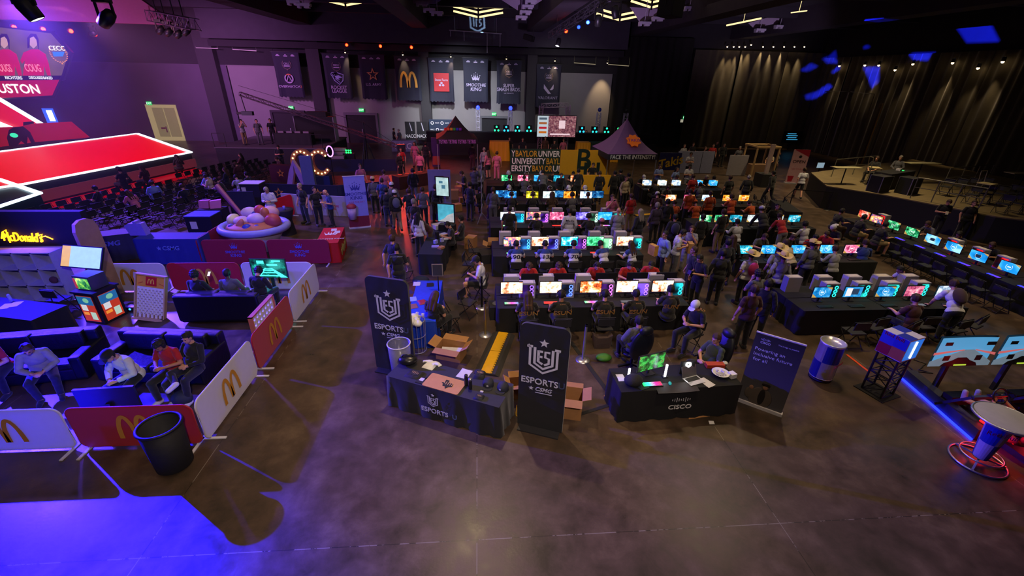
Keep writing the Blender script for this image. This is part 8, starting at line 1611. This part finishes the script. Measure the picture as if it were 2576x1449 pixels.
# blue cloth table, booth table, upright screens, light stand
o=thing('blue_merch_table','table under a bright blue cloth with cards and cups, beside the first tall banner','table',(-1.45,10.55,0),R(90));cloth_box(2.4,.72,.74,7).build('table_cover',mat(HEX('#1440c0'),.6,noise=.15),o)
for k,(x,y,c_,lb) in enumerate(((1048,714,'#c8c8d0','white sheet at the far corner'),(1082,716,'#14141c','black card with a white print at the far corner'),(1038,752,'#8aa0e0','pale blue leaflet'),(1040,770,'#8a5a58','small brown card'),(1062,760,'#a02030','red tin'),(1030,735,'#202050','dark card'))): flat_cloth('leaflet',G(x,y,.745),.2,.26,mat(HEX(c_),.6),lb+' on the bright blue table',.1*k,'paper',k,.03 if 'tin' in lb else .004)
for k,(x,y) in enumerate(((1055,805),(1064,800),(1050,797))): o=MB().lathe([(.001,0),(.03,0),(.042,.12),(.038,.12),(.001,.02)],12).build('plastic_cup',mat((.6,.6,.7),.2,alpha=.6));o.location=G(x,y,.745);tag(o,'clear plastic cup on the bright blue table','cup','clear plastic cups on the blue table')
CHAIR.at((-.75,10.2,0),R(100),'folding chair beside the seated person at the bright blue table');CHAIR.at((-.35,10.9,0),R(60),'folding chair turned aside at the bright blue table')
o=thing('booth_table','black draped booth table with papers and boxes in front of seated staff','table',(-1.55,15.3,0),R(86));cloth_box(3.0,.8,.74,3).build('table_cover',mat(HEX('#101624'),.7),o);rnd=random.Random(5)
for k,(x,y,w_,h,c_,lb) in enumerate(((1105,573,.5,.16,'#c8c8d8','white printer'),(1100,600,.12,.25,'#14141c','black canister'),(1115,592,.3,.06,'#b8b8c0','flat white tray'),(1096,612,.14,.12,'#9aa0f0','lavender bottle pack'),(1112,608,.12,.14,'#b0b0e0','small spray bottle'),(1110,625,.22,.07,'#a87850','open tan box'),(1095,622,.25,.05,'#9088d8','crumpled paper heap'),(1120,602,.2,.03,'#c0c0c8','sheet stack'))): o=MB().box((0,0,h/2),(w_,w_*.7,h)).build(lb.split()[-1],mat(HEX(c_),.6));o.location=G(x,y,.745);o.rotation_euler=(0,0,rnd.random());tag(o,lb+' on the black booth table','booth item')
for k,(x0,y0,x1,y1,yy,e) in enumerate(((1098,446,1128,492,19.0,'#b8e0d8'),(1103,514,1141,557,16.2,'#50b0c8'))):
    A,B=AY(x0,y0,yy),AY(x1,y1,yy);o=thing('upright_display',('large upright display with a pale picture beside the booth','large lit display with a turquoise landscape behind the booth table')[k],'display',((A.x+B.x)/2,yy,0),-.25);w_,h=abs(B.x-A.x)*1.15,A.z-B.z;MB().box((0,0,(A.z+B.z)/2),(w_+.06,.06,h+.06)).build('housing',BLACKM,o);MB().box((0,-.035,(A.z+B.z)/2),(w_,.01,h)).build('picture',mat(HEX(e),.4,emis=.9,noise=.5,scale=6),o);MB().box((0,.08,.5),(w_,.3,1.0)).build('cabinet',BLACKM,o);zc=(A.z+B.z)/2;mb=MB();mb.prism([(-w_*.5,zc-h*.5),(w_*.5,zc-h*.5),(w_*.5,zc+h*.05),(w_*.1,zc-h*.1),(-w_*.1,zc-h*.3)],-.05,-.045) if k else mb.box((-.1*w_,-.045,zc+.25*h),(w_*.3,.01,h*.12)).box((.1*w_,-.045,zc),(w_*.3,.01,h*.2));mb.build('picture_detail',mat(HEX('#d8d8e0' if k else '#5890a8'),.4,emis=.6,noise=.4,scale=9),o)
o=thing('lavender_board','pale violet board with a dark logo standing behind the upright display','panel',(-1.75,19.9,0));MB().box((0,0,1.2),(1.0,.06,2.3)).build('panel',mat(HEX('#7a74b0'),.6),o);MB().box((0,-.04,2.0),(.4,.02,.16)).build('logo',BLACK,o)
for k,(x,y,w_,h) in enumerate(((1143,500,.5,.5),(1165,510,.4,.3),(1150,530,.4,.35),(1160,478,.6,.25),(1185,622,.45,.45),(1240,640,.5,.4),(1225,655,.7,.35))): carton(G(x,y),w_,w_*.8,h,.3*k,'cardboard box %s' % ('stacked behind the upright display','with papers behind the booth','low one by the yellow ramp','standing alone behind the booth','by the light stand','with orange paper beside the second desk row','dark tub beside the seated person in the pale t-shirt')[k],flaps=k in (5,),m=CARD if k < 6 else BLACK,inside=None)
o=thing('storage_tub','black open tub of cables at the walkway end of the front desk row','box',G(1255,795),.05);MB().box((0,0,.2),(.55,.45,.4)).build('tub',BLACK,o);MB().ell((0,0,.41),(.2,.15,.05)).build('cables',mat((.12,.12,.12),.6,bump=.6),o)
o=thing('light_stand','tall thin light stand wrapped in pale cable beside the booth','stand',G(1212,560));MB().rod((0,0,.3),(0,0,3.0),.022).rod((0,0,.5),(.35,0,.02),.014).rod((0,0,.5),(-.2,.3,.02),.014).rod((0,0,.5),(-.2,-.3,.02),.014).build('pole',mat(HEX('#8a88a0'),.4,.5),o);MB().tube([(.03*math.cos(t*1.3),.03*math.sin(t*1.3),.4+t*.09) for t in range(28)],.012,5).build('cable',OFFW,o)
o=thing('notice_stand','music stand style sign holder beside the first tall banner','stand',G(1107,790));MB().rod((0,0,0),(0,0,1.25),.016).lathe([(.001,.02),(.15,.015),(.16,0)],16).build('pole',BLACKM,o);MB().box((0,-.02,1.38),(.3,.02,.36)).build('sign_frame',mat(HEX('#8a8078'),.5),o);MB().box((0,-.032,1.38),(.25,.005,.31)).build('notice',mat(HEX('#3a3a40'),.5),o)
CHAIR.at((-.2,14.9,0),R(95),'folding chair behind the booth table, first from the front');CHAIR.at((-.35,13.7,0),R(80),'folding chair at the front end of the booth table');CHAIR.at(byl('in a pale t-shirt and black cap').location,R(-100),'folding chair under the seated person in the pale t-shirt');CHAIR.at((-2.4,13.2,0),R(30),'dark folding chair with a blue bag in front of the booth table');CHAIR.at(byl('in a white cap and black numbered').location,R(-60),'folding chair under the person in the numbered jersey')
o=MB().ell((0,0,.15),(.28,.2,.16),None,14,9).build('backpack',mat(HEX('#1c2450'),.8));o.location=(-1.9,13.0,0);tag(o,'blue bag on the floor in front of the booth table','bag')
o=MB();o.ell((0,0,.07),(.2,.14,.08),None,14,8);o=o.build('drawstring_bag',mat(HEX('#3a7a20'),.6,noise=.4,scale=12));o.location=G(1518,905);tag(o,'bright green crumpled bag on the floor near the chrome stanchion','bag')
o=MB();o.prism([(-.2,0),(.2,0),(.24,.38),(.12,.3),(-.12,.3),(-.24,.38)],-.1,.1);o=o.build('plastic_bag',mat(HEX('#5a4a48'),.5,alpha=.7));o.location=G(1518,885)+Vector((0,.25,0));tag(o,'open plastic bag standing behind the bright green bag','bag')
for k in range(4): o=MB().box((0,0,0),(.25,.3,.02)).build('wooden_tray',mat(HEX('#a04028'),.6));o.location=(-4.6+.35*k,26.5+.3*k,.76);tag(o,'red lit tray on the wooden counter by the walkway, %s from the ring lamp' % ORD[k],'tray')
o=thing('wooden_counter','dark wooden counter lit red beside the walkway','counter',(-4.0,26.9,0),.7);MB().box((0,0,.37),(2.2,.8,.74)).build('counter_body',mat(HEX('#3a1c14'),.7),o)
for k in range(6): CHAIR.at((9.6+.7*k,9.2 if k % 2 else 9.0,0),PI+.2*(k % 3),'empty folding chair tucked before the curtain side front tables','chairs at the curtain side front tables')
for k in range(5): CHAIR.at((14.6+.6*(k % 3),20.9+.8*(k//3)+.0*k,0),1.2,'dark folding chair beside the belt barrier','chairs by the belt barrier')
# ---------------------------------------------------------------- stage haze
m=bpy.data.materials.new('haze');m.use_nodes=True;nt=m.node_tree;nt.nodes.remove(nt.nodes['Principled BSDF']);v=nt.nodes.new('ShaderNodeVolumeScatter');v.inputs['Color'].default_value=(.8,.8,.9,1);v.inputs['Density'].default_value=.0055;v.inputs['Anisotropy'].default_value=.2;nt.links.new(v.outputs[0],nt.nodes['Material Output'].inputs['Volume'])
o=MB().box((-28.5,30.3,5.0),(25,25,9.4)).build('stage_haze',m);tag(o,'thin purple lit haze filling the air around the red stage','haze',kind='stuff')
